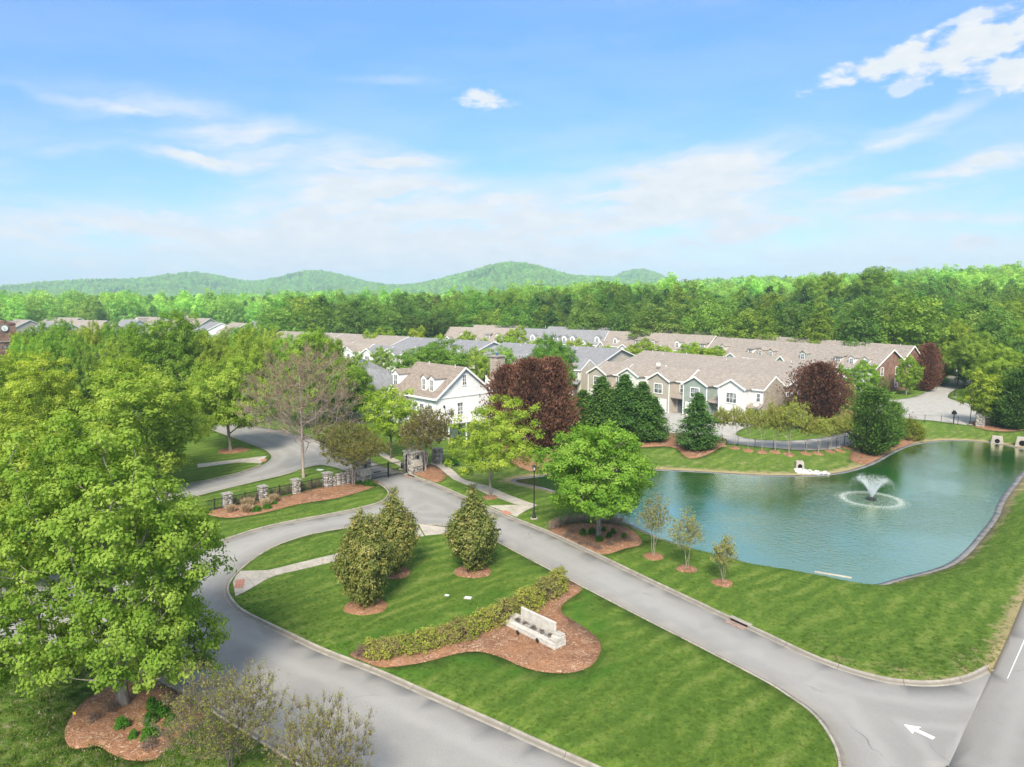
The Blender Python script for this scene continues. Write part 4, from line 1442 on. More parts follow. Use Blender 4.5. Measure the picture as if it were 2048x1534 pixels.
L_SHRUB = leafmat('leaf_shrub', [(0, (0.030, 0.110, 0.014)), (0.5, (0.070, 0.190, 0.024)), (1, (0.130, 0.270, 0.040))], 0.3)
L_TAN = leafmat('leaf_tan', [(0, (0.260, 0.189, 0.111)), (0.6, (0.468, 0.364, 0.234)), (1, (0.624, 0.520, 0.364))], 0.25)
L_DEAD = leafmat('leaf_dead', [(0, (0.13, 0.085, 0.065)), (0.6, (0.22, 0.165, 0.135)), (1, (0.31, 0.25, 0.20))], 0.2)
L_YELLOW = leafmat('leaf_yellow', [(0, (0.064, 0.097, 0.015)), (0.45, (0.128, 0.167, 0.023)), (0.8, (0.200, 0.224, 0.034)), (1, (0.119, 0.084, 0.057))], 0.3)
make_shrub('shrub_green', 81, 0.75, 0.46, 70, 0.11, L_SHRUB)
make_shrub('shrub_dead', 82, 0.55, 0.45, 40, 0.07, L_DEAD, 0.10)
make_shrub('shrub_yellow', 83, 3.2, 2.2, 240, 0.20, L_YELLOW, 0.16)
make_shrub('shrub_olive', 84, 3.6, 1.9, 260, 0.18, L_MAG, 0.13)


def make_tuft(name, seed, h, rx, n):
    """clump of ornamental grass: upright blades with a pale head"""
    r = np.random.default_rng(seed)
    b = r.normal(0, rx * 0.25, (n, 3)) * np.array([1, 1, 0])
    tip = b + np.column_stack([r.normal(0, rx * 0.45, (n, 2)), h * r.uniform(0.6, 1.05, n)])
    C, D = 0.5 * (b + tip), unit(tip - b)
    Nn = unit(np.cross(D, r.normal(0, 1, C.shape)))
    V, F = leaf_quads(C, D, Nn, np.linalg.norm(tip - b, axis=1), 0.05)
    proto(name, None, (V, F, np.repeat(r.uniform(0, 1, n), 4)), None, L_TAN, h, rx * 2)


make_tuft('tuft', 85, 0.85, 0.62, 900)


# ---------------------------------------------------------------- placing them
def plant(kind, name, label, cat, base, height=None, width=None, color=(0.5, 0.5, 0.5), group=None, rot=None, wood_name='trunk', crown_name='crown'):
    p = PROTO[kind]
    sz = (height / p['h']) if height else 1.0
    sx = (width / p['w']) if width else sz
    root = link(name, None, None, tuple(base), rng.uniform(0, 6.28) if rot is None else rot)
    root.scale = (sx, sx, sz)
    root.empty_display_size = 0.5
    tag(root, label, cat, group)
    if 'wood' in p:
        o = link(wood_name, p['wood'], root)
    if 'crown' in p:
        o = link(crown_name, p['crown'], root)
        o.color = (*color, 1)
    return root


def px_size(base, px_w):
    """metres spanned by px_w photo pixels at that point"""
    depth = base.y * math.cos(PITCH) + (CAM_H - base.z) * math.sin(PITCH)
    return px_w / F_PX * depth


def px_height(base, top_py):
    d = px_dir(1024, top_py)
    return CAM_H + base.y * d.z / d.y - base.z


def tree_px(kind, name, label, px, py, top, w, cat='tree', **kw):
    b = G(px, py)
    return plant(kind, name, label, cat, b, px_height(b, top), px_size(b, w), **kw)

# ================================================================ trees one can point to
M_RING = M_MULCH
GR = lambda r_, g_, b_: (r_ * 0.5, g_ * 0.5, b_ * 0.5)


def mulch_ring(px, py, w, label, elong=1.0):
    c = G(px, py)
    rw = px_size(c, w) / 2
    n = 22
    V = [(c.x, c.y, c.z + 0.13)]
    for k, (f, h) in enumerate(((0.55, 0.11), (0.9, 0.06), (1.0, -0.05))):
        for i in range(n):
            a = 2 * math.pi * i / n
            rr = rw * f * (1 + 0.05 * math.sin(3 * a + px) + 0.03 * math.sin(7 * a))
            x, y = c.x + rr * math.cos(a), c.y + rr * math.sin(a)
            V.append((x, y, gz(x, y) + h))
    F = [(0, 1 + i, 1 + (i + 1) % n) for i in range(n)]
    for k in range(2):
        for i in range(n):
            a, b2 = 1 + k * n + i, 1 + k * n + (i + 1) % n
            F += [(a, a + n, b2 + n), (a, b2 + n, b2)]
    tag(link('mulch_ring', np_mesh('mulch_ring', V, F, M_RING, None, True)), label, None, None, 'structure')


LIME = GR(1.25, 1.12, 0.9)
SPR = GR(1.0, 1.0, 1.0)
DEEP = GR(0.72, 0.86, 0.85)
tree_px('maple_big', 'maple_tree', 'big spreading green maple on the corner mulch bed', 247, 1408, 886, 450, color=GR(1.05, 1.0, 0.95), rot=0.6)
tree_px('maple_b', 'maple_tree', 'broad maple at the left edge behind the corner maple', 15, 1165, 848, 330, color=GR(1.3, 1.18, 1.05), rot=1.1)
tree_px('maple_b', 'maple_tree', 'wide domed light green maple before the street', 270, 985, 728, 285, color=GR(1.3, 1.18, 1.1), rot=2.2)
tree_px('maple_big', 'maple_tree', 'rounded light green maple left of the domed one', 72, 985, 738, 235, color=GR(1.35, 1.18, 1.0), rot=3.3)
tree_px('maple_b', 'maple_tree', 'maple filling the left edge below the clock tower', -25, 940, 690, 190, color=GR(1.35, 1.18, 1.0), rot=4.0)
tree_px('maple_c', 'maple_tree', 'upright maple with visible trunk on the lawn inside the gate', 461, 902, 714, 160, color=GR(1.2, 1.15, 1.05), rot=0.2)
mulch_ring(466, 901, 62, 'mulch ring under the upright maple inside the gate')
tree_px('maple_b', 'maple_tree', 'tall dark green tree rising beside the far grey roofs', 345, 846, 630, 146, color=GR(0.86, 0.86, 0.7), rot=1.0)
tree_px('maple_b', 'maple_tree', 'leafy tree right behind the bare tree', 632, 850, 664, 165, color=GR(0.98, 1.0, 0.8), rot=5.0)
tree_px('maple_c', 'maple_tree', 'green tree between the bare tree and the white house', 700, 850, 708, 95, color=GR(0.95, 1.0, 0.85), rot=0.9)
tree_px('maple_c', 'maple_tree', 'light tree left of the bare tree crown', 505, 850, 660, 100, color=GR(1.1, 1.05, 0.9), rot=2.9)
tree_px('maple_c', 'maple_tree', 'pale green tree over the street left of the bare tree', 438, 838, 668, 95, color=GR(1.12, 1.05, 0.95), rot=4.2)
tree_px('bare', 'bare_tree', 'bare brown-twigged tree just coming into leaf by the fence', 607, 955, 690, 250, rot=0.4, crown_name='buds', wood_name='branches')
tree_px('oval_e', 'maple_tree', 'bright lime young tree behind the gate', 782, 917, 766, 106, color=LIME, rot=0.7)
tree_px('myrtle_gate', 'crape_myrtle', 'umbrella-shaped crape myrtle left of the gate', 707, 970, 852, 136, color=GR(0.72, 0.72, 0.62), rot=1.8, crown_name='leaves')
tree_px('myrtle_gate', 'crape_myrtle', 'brownish crape myrtle right of the gate pillar', 851, 941, 822, 108, color=GR(0.62, 0.54, 0.56), rot=4.4, crown_name='leaves')
tree_px('maple_d', 'maple_tree', 'airy yellow-green maple beside the curving walk', 980, 992, 803, 200, color=GR(1.35, 1.14, 0.95), rot=2.0)
mulch_ring(980, 995, 33, 'mulch ring under the airy maple by the walk')
tree_px('maple_c', 'maple_tree', 'full bright green maple on the pond-side bed', 1197, 1074, 842, 232, color=GR(1.02, 1.08, 0.9), rot=5.3)
tree_px('maple_c', 'street_tree', 'dark round tree behind the white house roof', 868, 800, 680, 140, color=DEEP, rot=1.3)
tree_px('maple_c', 'street_tree', 'tall dark green tree over the brown conifers', 1100, 822, 672, 104, color=DEEP, rot=2.4)
tree_px('oval_e', 'street_tree', 'light willowy tree left of the stone chimney', 950, 792, 690, 58, color=GR(1.2, 1.1, 0.95), rot=0.3)
tree_px('oval_e', 'street_tree', 'pale upright tree right of the stone chimney', 1003, 790, 688, 60, color=GR(1.0, 1.08, 1.2), rot=4.1)
tree_px('oval_e', 'street_tree', 'thin small tree before the white townhouse gables', 765, 770, 690, 48, color=GR(1.1, 1.1, 1.3), rot=3.1)

# magnolias on the island
for px, py, top, w, k, lab, rw in [(732, 1212, 1034, 104, 'magnolia_a', 'dense olive magnolia nearest the drive on the island', 90), (790, 1146, 999, 82, 'magnolia_b', 'olive magnolia partly hidden behind the nearest one', 66),
                                   (946, 1142, 994, 92, 'magnolia_b', 'lone olive magnolia at the head of the island', 78)]:
    tree_px(k, 'magnolia', lab, px, py, top, w, rot=px * 0.1, crown_name='leaves')
    mulch_ring(px, py, rw, 'mulch ring under the ' + lab)

# conifers
for px, py, top, w, lab in [(1020, 888, 738, 96, 'browned conifer beside the stone chimney'), (1062, 906, 727, 104, 'tallest browned conifer in the middle of its group'), (1106, 896, 724, 92, 'browned conifer next to the green spruces')]:
    tree_px('browned', 'browned_conifer', lab, px, py, top, w, color=GR(0.84, 0.82, 0.86), group='browned conifers by the white house', crown_name='foliage')
for px, py, top, w, lab in [(1165, 872, 782, 88, 'dark green conifer touching the browned ones'), (1203, 876, 756, 104, 'green conifer before the white townhouse gable'), (1248, 880, 752, 106, 'tall green conifer in the middle of the bank group'),
                            (1283, 880, 766, 92, 'green conifer near the right of the bank group'), (1308, 882, 796, 70, 'smallest conifer at the right of the bank group')]:
    tree_px('spruce', 'conifer', lab, px, py, top, w, color=GR(1.0, 1.0, 0.95), group='green conifers on the far bank', crown_name='foliage')
tree_px('spruce', 'conifer', 'lone cone-shaped spruce before the green townhouse', 1393, 898, 788, 92, color=GR(1.0, 1.05, 1.05), crown_name='foliage')
tree_px('browned_wide', 'browned_conifer', 'broad browned conifer by the brick end wall', 1634, 858, 734, 124, color=GR(0.75, 0.72, 0.78), crown_name='foliage')
tree_px('cypress', 'conifer', 'broad dark green cypress on the pond corner', 1742, 908, 782, 104, color=GR(1.25, 1.15, 1.0), crown_name='foliage')
tree_px('cypress', 'conifer', 'slim green cypress right behind the broad one', 1779, 893, 808, 56, color=GR(1.3, 1.2, 1.0), crown_name='foliage')
tree_px('browned', 'browned_conifer', 'browned upright conifer by the court entrance', 1853, 782, 692, 48, color=GR(0.85, 0.75, 0.8), crown_name='foliage')
tree_px('browned', 'browned_conifer', 'small browned conifer behind the court entrance', 1870, 770, 712, 30, color=GR(0.9, 0.8, 0.85), crown_name='foliage')
tree_px('cypress', 'conifer', 'tall dark cypress at the right edge of the court', 2035, 858, 745, 92, color=GR(1.1, 1.0, 0.9), crown_name='foliage')
tree_px('cypress', 'conifer', 'dark cypress hugging the court pillar', 1998, 852, 800, 56, color=GR(1.0, 0.95, 0.85), crown_name='foliage')
for px, py, top, w, lab in [(1835, 700, 626, 52, 'tall blue-green pine left of the pine pair'), (1868, 700, 616, 54, 'tall blue-green pine right in the pine pair')]:
    tree_px('pine', 'pine_tree', lab, px, py, top, w, color=GR(1.0, 1.15, 1.35), crown_name='foliage')

# crape myrtles along the court fence, each with its ring
ROWB = [(1442, 891, 816, 32, 0), (1469, 896, 815, 32, 0), (1496, 901, 818, 30, 0), (1524, 904, 820, 32, 0), (1550, 904, 815, 48, 1), (1578, 909, 812, 62, 1), (1611, 907, 832, 44, 0), (1636, 907, 838, 44, 0), (1660, 903, 836, 46, 0), (1680, 901, 832, 44, 1), (1695, 896, 842, 36, 0)]
ORD = ('first second third fourth fifth sixth seventh eighth ninth tenth eleventh twelfth thirteenth fourteenth fifteenth sixteenth seventeenth eighteenth '
       'nineteenth twentieth twenty-first twenty-second twenty-third').split()
for (px, py, top, w, k), o_ in zip(ROWB, ORD):
    tree_px('myrtle_row_wide' if k else 'myrtle_row', 'crape_myrtle', f'{o_} crape myrtle from the spruce along the pond fence', px, py, top, w, group='crape myrtles along the pond fence', color=GR(1.2, 1.28, 0.9), crown_name='leaves')
    mulch_ring(px, py, 23, f'mulch ring of the {o_} crape myrtle along the pond fence')
for px, py, top, w, k, lab in [(1307, 1113, 998, 56, 'myrtle_young', 'tallest young crape myrtle beside the pond bed'), (1373, 1138, 1030, 58, 'myrtle_young', 'twiggy young crape myrtle in the middle of the three'), (1445, 1166, 1078, 50, 'myrtle_young_green', 'shortest leafy young crape myrtle of the three')]:
    tree_px(k, 'crape_myrtle', lab, px, py, top, w, group='young crape myrtles on the pond lawn', crown_name='leaves')
    mulch_ring(px, py, 44, 'mulch ring of the ' + lab)
# twiggy bushes in the near corner
tree_px('myrtle_near', 'crape_myrtle', 'twiggy half-bare crape myrtle leaning over the near kerb', 462, 1545, 1350, 240, color=GR(1.0, 1.05, 0.8), rot=0.5, crown_name='leaves')
tree_px('myrtle_near', 'crape_myrtle', 'second twiggy crape myrtle at the bottom edge', 645, 1640, 1422, 225, color=GR(0.95, 0.95, 0.8), rot=2.5, crown_name='leaves')

# round street trees near the court
for k, px, py, top, w, col, lab in [
        ('street_round', 1727, 795, 722, 62, GR(1.0, 1.1, 0.8), 'bright round tree before the brick end house'), ('street_round', 1812, 790, 712, 48, GR(0.95, 1.0, 0.75), 'round tree at the brick corner by the court'),
        ('street_round', 1682, 800, 730, 34, GR(1.0, 1.1, 0.8), 'small round tree behind the broad browned conifer'), ('street_round', 1968, 848, 742, 80, GR(1.25, 1.1, 0.8), 'round yellow-green tree by the court pillar'),
        ('maple_c', 2005, 800, 690, 100, GR(1.05, 1.05, 0.85), 'round tree behind the yellow-green one'), ('maple_c', 1942, 780, 665, 84, GR(1.0, 1.05, 0.95), 'tall tree over the court street bend'),
        ('maple_b', 1915, 770, 645, 78, GR(1.25, 1.12, 1.0), 'tall pale tree over the court street')]:
    tree_px(k, 'street_tree', lab, px, py, top, w, color=col)
for px, py, top, w, k, lab in [(1580, 848, 792, 58, 'shrub_olive', 'olive magnolia bush at the stone end wall'), (1692, 815, 760, 56, 'shrub_olive', 'olive bush behind the broad browned conifer'), (1816, 876, 833, 62, 'shrub_yellow', 'yellow-green bush on the pond corner bank'),
                               (1766, 786, 750, 26, 'shrub_olive', 'small clipped shrub at the brick corner')]:
    tree_px(k, 'shrub', lab, px, py, top, w, 'shrub', wood_name='stems', crown_name='leaves')
for px, py, lab in [(1786, 765, 'low dark shrub along the brick wall'), (1800, 768, 'second low shrub along the brick wall')]:
    tree_px('shrub_green', 'shrub', lab, px, py, py - 11, 18, 'shrub', wood_name='stems', crown_name='leaves', color=GR(0.6, 0.7, 0.6))

# left-hand grove behind the first maples
GROVE = [(48, 850, 676, 60), (112, 850, 655, 92), (150, 830, 672, 75), (205, 835, 682, 85), (95, 845, 678, 80), (240, 815, 650, 74), (190, 812, 648, 66), (285, 830, 668, 70), (390, 800, 652, 60), (420, 812, 690, 70), (300, 842, 690, 74), (160, 848, 690, 76), (14, 880, 712, 70),
         (250, 840, 676, 70), (60, 830, 668, 60), (540, 815, 655, 76), (480, 805, 660, 60), (570, 812, 670, 66), (655, 805, 668, 80), (400, 838, 700, 66)]
GLAB = ['grove tree directly right of the clock tower', 'dusky round tree below the tan gable near the clock tower', 'grove tree below the long beige roof', 'broad grove tree between the domed and dusky trees', 'light tree above the rounded light green maple', 'dense tree under the nearest tan roof', 'low tree under the long tan roof', 'grove tree just left of the tall dark tree', 'small tree at the right foot of the tall dark tree', 'pale tree below the white gable', 'grove tree rising behind the domed maple', 'bushy grove tree behind the rounded light green maple', 'tree at the left edge beneath the clock tower', 'grove tree behind the left shoulder of the domed maple', 'little tree beside the clock tower arch', 'leafy tree below the broad white chimney', 'small tree under the beige roof behind the white gable', 'tree touching the left end of the townhouse roofs', 'tree over the bare tree crown beside the townhouse roofs', 'grove tree behind the upright maple inside the gate']
for i, (px, py, top, w) in enumerate(GROVE):
    k = ['maple_b', 'maple_c', 'maple_b', 'maple_d'][i % 4]
    s = rng.uniform(0.92, 1.28)
    tree_px(k, 'grove_tree', GLAB[i], px, py, top, w, color=GR(s * rng.uniform(0.85, 1.15), s, s * 0.9), group='trees of the left grove')

# taller trees crowding the right edge and the gap before the far-left roofs
for k, px, py, top, w, col, lab in [
        ('maple_b', 1985, 752, 632, 120, GR(0.85, 0.95, 0.9), 'big cool green tree above the right end of the court'), ('maple_b', 2045, 762, 650, 110, GR(1.0, 1.05, 0.85), 'full tree at the right edge above the cypress'),
        ('maple_b', 1948, 722, 606, 100, GR(0.9, 1.0, 1.0), 'tall tree behind the pale street trees'), ('maple_b', 2025, 718, 596, 125, GR(1.15, 1.08, 0.9), 'broad light tree high at the right edge'), ('maple_b', 1900, 706, 600, 90, GR(0.8, 0.95, 0.95), 'dark tree behind the pine pair'),
        ('maple_c', 1800, 706, 655, 60, GR(0.9, 1.0, 0.85), 'tree left of the pine pair above the brick roof'), ('maple_b', 1640, 668, 548, 96, GR(0.95, 1.05, 0.85), 'tall cone-headed tree rising above the hillside skyline'), ('maple_b', 1745, 672, 538, 130, GR(0.85, 0.95, 0.85), 'tallest broad tree on the right skyline')]:
    tree_px(k, 'slope_tree', lab, px, py, top, w, color=col)
for i, (px, top, w) in enumerate([(78, 646, 66), (125, 643, 68), (172, 648, 66), (222, 645, 64), (268, 647, 58), (412, 654, 50), (452, 656, 62), (505, 648, 60), (548, 655, 56)]):
    tree_px(['maple_c', 'maple_b', 'oval_e'][i % 3], 'grove_tree', f'{ORD[i]} tree from the clock tower in the line before the far-left roofs', px, 778 - (i % 3) * 9, top, w, color=GR(rng.uniform(0.85, 1.15), 1.0, 0.9), group='trees in front of the far-left roofs')

# shrubs in the beds
SH = [(305, 1418, 24, 1), (324, 1432, 30, 1), (342, 1450, 24, 1), (300, 1448, 24, 1), (245, 1456, 25, 1), (302, 1478, 31, 1), (266, 1476, 17, 1), (1166, 1070, 13, 1), (1184, 1068, 14, 1), (1199, 1083, 14, 1), (1218, 1075, 11, 1), (1226, 1067, 11, 1), (1249, 1077, 12, 1), (1207, 1062, 10, 1)]
where = lambda px: 'corner maple bed' if px < 500 else 'pond maple bed'
CORNER = ['green shrub at the back of the corner bed cluster', 'largest green shrub in the middle of the corner bed cluster', 'loose green shrub at the kerb side of the corner bed', 'green shrub in front of the corner bed cluster',
          'lone green shrub in front of the corner maple trunk', 'big green shrub nearest the grass in the corner bed', 'smallest green shrub in the corner bed']
rank = lambda lst, px, same: sum(1 for q in lst if same(q[0]) and q[0] < px)
for i, (px, py, w, g) in enumerate(SH):
    tree_px('shrub_green', 'shrub', CORNER[i] if px < 500 else f'{ORD[rank(SH, px, lambda a: a > 500)]} small green shrub from the left in the pond maple bed', px, py, py - w * 0.95, w * 1.1, 'shrub', group=f'green shrubs in the {where(px)}', wood_name='stems', crown_name='leaves')
DS = [(300, 1495, 28), (338, 1470, 22), (345, 1400, 24), (360, 1440, 22), (225, 1420, 26), (190, 1440, 24), (340, 1390, 20), (1136, 1074, 14), (1150, 1080, 13), (1163, 1088, 14), (1178, 1092, 15), (1194, 1098, 15), (1220, 1090, 15), (1236, 1083, 16), (1258, 1082, 17), (1140, 1066, 14)]
for px, py, w in DS:
    tree_px('shrub_dead', 'shrub', f'{ORD[rank(DS, px, lambda a: (a > 500) == (px > 500))]} brown leafless shrub from the left in the {where(px)}', px, py, py - w * 0.6, w * 1.2, 'shrub', group=f'brown shrubs in the {where(px)}', wood_name='stems', crown_name='leaves')
TF = [(462, 1023, 17), (496, 1012, 20), (493, 1024, 19), (532, 1012, 18), (547, 1003, 18)]
for px, py, w in TF:
    tree_px('tuft', 'ornamental_grass', f'{ORD[rank(TF, px, lambda a: True)]} tan ornamental grass clump from the left in the fence bed', px, py, py - w * 0.85, w * 1.15, 'grass clump', group='tan grasses in the fence bed', crown_name='blades')
for px, py, w, lab in [(513, 1022, 17, 'green leafy clump among the tan grasses'), (534, 1017, 15, 'green clump in front of the tan grass'), (549, 1008, 10, 'little green clump at the grasses end'), (735, 970, 18, 'green daylily clump at the left gate pillar'), (745, 972, 14, 'green clump by the gate kerb'),
                       (905, 930, 22, 'dark green shrub beside the gate walk'), (718, 968, 12, 'low green clump by the crape myrtle foot')]:
    tree_px('shrub_green', 'shrub', lab, px, py, py - w * 0.6, w * 1.2, 'shrub', wood_name='stems', crown_name='leaves')
for i in range(13):
    u = i / 12
    px = 470 + u * 180
    py = 1012 - u * 40
    tree_px('shrub_dead', 'shrub', f'{ORD[i]} brown leafless shrub from the tan grasses along the iron fence', px, py - 3, py - 16, 17, 'shrub', group='brown shrubs along the iron fence', wood_name='stems', crown_name='leaves')


# ---------------------------------------------------------------- hedge across the island
def hedge():
    path = catmull([P(a, b) for a, b in [(735, 1316), (800, 1309), (880, 1290), (960, 1264), (1030, 1232), (1085, 1203), (1125, 1178)]], 0.25)
    r = np.random.default_rng(91)
    n = len(path)
    t = unit(np.gradient(path, axis=0))
    nn = np.column_stack([-t[:, 1], t[:, 0]])
    m = 2300
    i = r.integers(0, n, m)
    s = i / n
    hw = 0.62 + 0.16 * np.sin(s * 37) + 0.1 * np.sin(s * 81 + 1)
    hh = (0.62 + 0.62 * s) * (1 + 0.14 * np.sin(s * 53 + 2) + 0.08 * np.sin(s * 111))
    a = r.uniform(-0.15, math.pi + 0.15, m)
    rad = 0.62 + 0.42 * r.uniform(0, 1, m)**0.6
    p = np.column_stack([path[i] + nn[i] * (np.cos(a) * hw * rad)[:, None], 0.16 + LAWN + np.clip(np.sin(a), 0, 1) * hh * rad])
    p += r.normal(0, 0.06, p.shape)
    root = empty('hedge', (float(path[n // 2][0]), float(path[n // 2][1]), 0))
    tag(root, 'long shaggy yellow-green hedge crossing the lawn island', 'hedge')
    off = np.array([path[n // 2][0], path[n // 2][1], 0])
    V, F, ti = leaves(r, p, 0.13, 3, 7, 0.065, 0.095, 0.055, np.array([0, 0, -40.0]) + off, 1, 0, 0.4)
    fresh = np.repeat(np.repeat(smoothstep(0.62, 1.0, rad + 0.25 * np.sin(s * 29) * 0.5 + r.normal(0, 0.1, m)), 3), 7)
    ti = np.repeat(np.clip(np.where(r.uniform(0, 1, len(fresh)) < 0.38 + 0.22 * (np.sin(np.repeat(np.repeat(s, 3), 7) * 24) > 0.2), 0.97 + 0 * fresh, 0.15 + 0.55 * fresh + r.uniform(-0.1, 0.15, len(fresh))), 0, 1), 4)
    link('foliage', np_mesh('hedge_foliage', V - off, F, L_YELLOW, ti), root)
    k = r.integers(0, m, 900)
    P0 = np.column_stack([path[i[k]] + nn[i[k]] * r.uniform(-0.35, 0.35, (900, 1)), np.full(900, LAWN - 0.02)])
    Vt, Ft = tubes(P0 - off, p[k] - off, np.full(900, 0.011), np.full(900, 0.005), 3)
    link('stems', np_mesh('hedge_stems', Vt, Ft, B_TWIG, None, True), root)


hedge()
tree_px('shrub_dead', 'shrub', 'grey twiggy shrub at the kerb end of the hedge', 722, 1312, 1292, 26, 'shrub', wood_name='stems', crown_name='leaves', color=GR(1, 0.95, 0.95))


# low twiggy hedge behind the pond bed
def low_hedge():
    path = catmull([P(a, b) for a, b in [(1103, 1060), (1125, 1050), (1160, 1046), (1200, 1045), (1245, 1051)]], 0.3)
    r = np.random.default_rng(92)
    m = 420
    i = r.integers(0, len(path), m)
    p = np.column_stack([path[i] + r.normal(0, 0.28, (m, 2)), LAWN + r.uniform(0.1, 0.62, m)])
    off = np.array([*path[len(path) // 2], 0])
    root = empty('hedge', tuple(off))
    tag(root, 'low brown twiggy hedge behind the pond-side bed', 'hedge')
    V, F, ti = leaves(r, p - off, 0.12, 3, 5, 0.07, 0.075, 0.04, np.array([0, 0, -30.0]))
    link('foliage', np_mesh('low_hedge_foliage', V, F, L_DEAD, ti), root)
    P0 = np.column_stack([path[i] + r.normal(0, 0.2, (m, 2)), np.full(m, LAWN - 0.02)])
    Vt, Ft = tubes(P0 - off, p - off, np.full(m, 0.009), np.full(m, 0.004), 3)
    link('stems', np_mesh('low_hedge_stems', Vt, Ft, B_TWIG, None, True), root)


low_hedge()

# ================================================================ houses
R_BEIGE = shingle('shingle_beige', (0.285, 0.250, 0.220))
R_GREY = shingle('shingle_grey', (0.225, 0.228, 0.240))
R_BROWN = shingle('shingle_brown', (0.255, 0.213, 0.180))
W_WHITE = siding('siding_white', (0.78, 0.79, 0.79))
W_TAN = siding('siding_tan', (0.42, 0.375, 0.325))
W_GREEN = siding('siding_green', (0.285, 0.335, 0.295))
W_CREAM = siding('siding_cream', (0.55, 0.50, 0.43))
W_PALE = siding('siding_pale', (0.68, 0.675, 0.65))
W_BRICK = brickmat('brick_red', (0.20, 0.095, 0.07), (0.30, 0.155, 0.115), (0.36, 0.31, 0.27))
W_STONE = brickmat('field_stone', (0.30, 0.24, 0.19), (0.50, 0.43, 0.36), (0.36, 0.32, 0.27), stone=True)
M_TRIM = plain('white_trim', (0.80, 0.80, 0.79), 0.5, 0.3, 0.04)
M_DOOR = plain('garage_white', (0.78, 0.78, 0.77), 0.45, 0.3, 0.05)
M_DARKDOOR = plain('front_door', (0.10, 0.12, 0.14), 0.5, 0.3, 0.1)
M_PIPE = plain('vent_pipe', (0.62, 0.60, 0.58), 0.5, 0.3, 0.1)
M_BLACK = plain('black_metal', (0.018, 0.018, 0.020), 0.45, 0.4, 0.2)


def glass_material():
    m, t, out = mat_new('window_glass')
    co = t.add('ShaderNodeTexCoord').outputs['Object']
    n = t.noise(co, 0.9, 3)
    c = t.mix(t.smooth(n, 0.4, 0.6), (0.07, 0.08, 0.09), (0.33, 0.34, 0.35))
    principled(t, out, c, 0.08, 0.6)
    return m


M_GLASS = glass_material()
_win_cache = {}


def window(parent, x, y, z, w, h, face='f', nx=2, ny=2, trim=0.11, dark=False, name='window'):
    """framed window on a wall. face f: wall looks to -y, r: looks to +x, b: +y, l: -x. (x, y, z) = bottom centre on the wall face"""
    key = (round(w, 2), round(h, 2), nx, ny, trim)
    if key not in _win_cache:
        m = MB()
        a = w / 2
        m.box(-a - trim, -a, -0.06, 0.02, -trim, h + trim)
        m.box(a, a + trim, -0.06, 0.02, -trim, h + trim)
        m.box(-a, a, -0.06, 0.02, h, h + trim * 1.3)
        m.box(-a - trim * 0.4, a + trim * 0.4, -0.09, 0.02, -trim * 1.1, 0)
        for i in range(1, nx):
            q = -a + w * i / nx
            m.box(q - 0.022, q + 0.022, -0.035, 0.015, 0, h)
        for j in range(1, ny):
            q = h * j / ny
            m.box(-a, a, -0.037, 0.013, q - 0.022, q + 0.022)
        g = MB().box(-a, a, -0.012, 0.012, 0, h)
        _win_cache[key] = (m.mesh('window', M_TRIM), g.mesh('pane', M_GLASS))
    fm, gm = _win_cache[key]
    o = link(name, fm, parent, (x, y, z), {'f': 0, 'r': math.pi / 2, 'b': math.pi, 'l': -math.pi / 2}[face])
    g = link('pane', gm, o)
    return o


def gable_roof(m, x0, x1, y0, y1, ze, zr, axis='x', ov=0.35, th=0.16, ridge=None):
    """two slabs; axis = direction of the ridge"""
    if axis == 'x':
        yc = (y0 + y1) / 2 if ridge is None else ridge
        sl0 = (zr - ze) / (yc - y0)
        sl1 = (zr - ze) / (y1 - yc)
        for ya, s_ in ((y0 - ov, sl0), (y1 + ov, sl1)):
            za = ze - ov * s_
            m.poly([(x0 - ov, ya, za), (x1 + ov, ya, za), (x1 + ov, yc, zr), (x0 - ov, yc, zr), (x0 - ov, ya, za + th), (x1 + ov, ya, za + th), (x1 + ov, yc, zr + th), (x0 - ov, yc, zr + th)],
                   [(0, 3, 2, 1), (4, 5, 6, 7), (0, 1, 5, 4), (1, 2, 6, 5), (2, 3, 7, 6), (3, 0, 4, 7)])
    else:
        xc = (x0 + x1) / 2 if ridge is None else ridge
        sl0 = (zr - ze) / (xc - x0)
        for xa, s_ in ((x0 - ov, sl0), (x1 + ov, sl0)):
            za = ze - ov * s_
            m.poly([(xa, y0 - ov, za), (xa, y1, za), (xc, y1, zr), (xc, y0 - ov, zr), (xa, y0 - ov, za + th), (xa, y1, za + th), (xc, y1, zr + th), (xc, y0 - ov, zr + th)],
                   [(0, 3, 2, 1), (4, 5, 6, 7), (0, 1, 5, 4), (1, 2, 6, 5), (2, 3, 7, 6), (3, 0, 4, 7)])
    return m


def gable_wall(m, x0, x1, y0, y1, z0, ze, zr, axis='x'):
    """box with gable tops under a ridge along axis"""
    if axis == 'x':
        yc = (y0 + y1) / 2
        P8 = [(x0, y0, z0), (x1, y0, z0), (x1, y1, z0), (x0, y1, z0), (x0, y0, ze), (x1, y0, ze), (x1, y1, ze), (x0, y1, ze), (x0, yc, zr), (x1, yc, zr)]
        return m.poly(P8, [(0, 3, 2, 1), (0, 1, 5, 4), (2, 3, 7, 6), (1, 2, 6, 9, 5), (3, 0, 4, 8, 7), (4, 5, 9, 8), (6, 7, 8, 9)])
    xc = (x0 + x1) / 2
    P8 = [(x0, y0, z0), (x1, y0, z0), (x1, y1, z0), (x0, y1, z0), (x0, y0, ze), (x1, y0, ze), (x1, y1, ze), (x0, y1, ze), (xc, y0, zr), (xc, y1, zr)]
    return m.poly(P8, [(0, 3, 2, 1), (0, 1, 5, 8, 4), (2, 3, 7, 9, 6), (1, 2, 6, 5), (3, 0, 4, 7), (4, 8, 9, 7), (8, 5, 6, 9)])


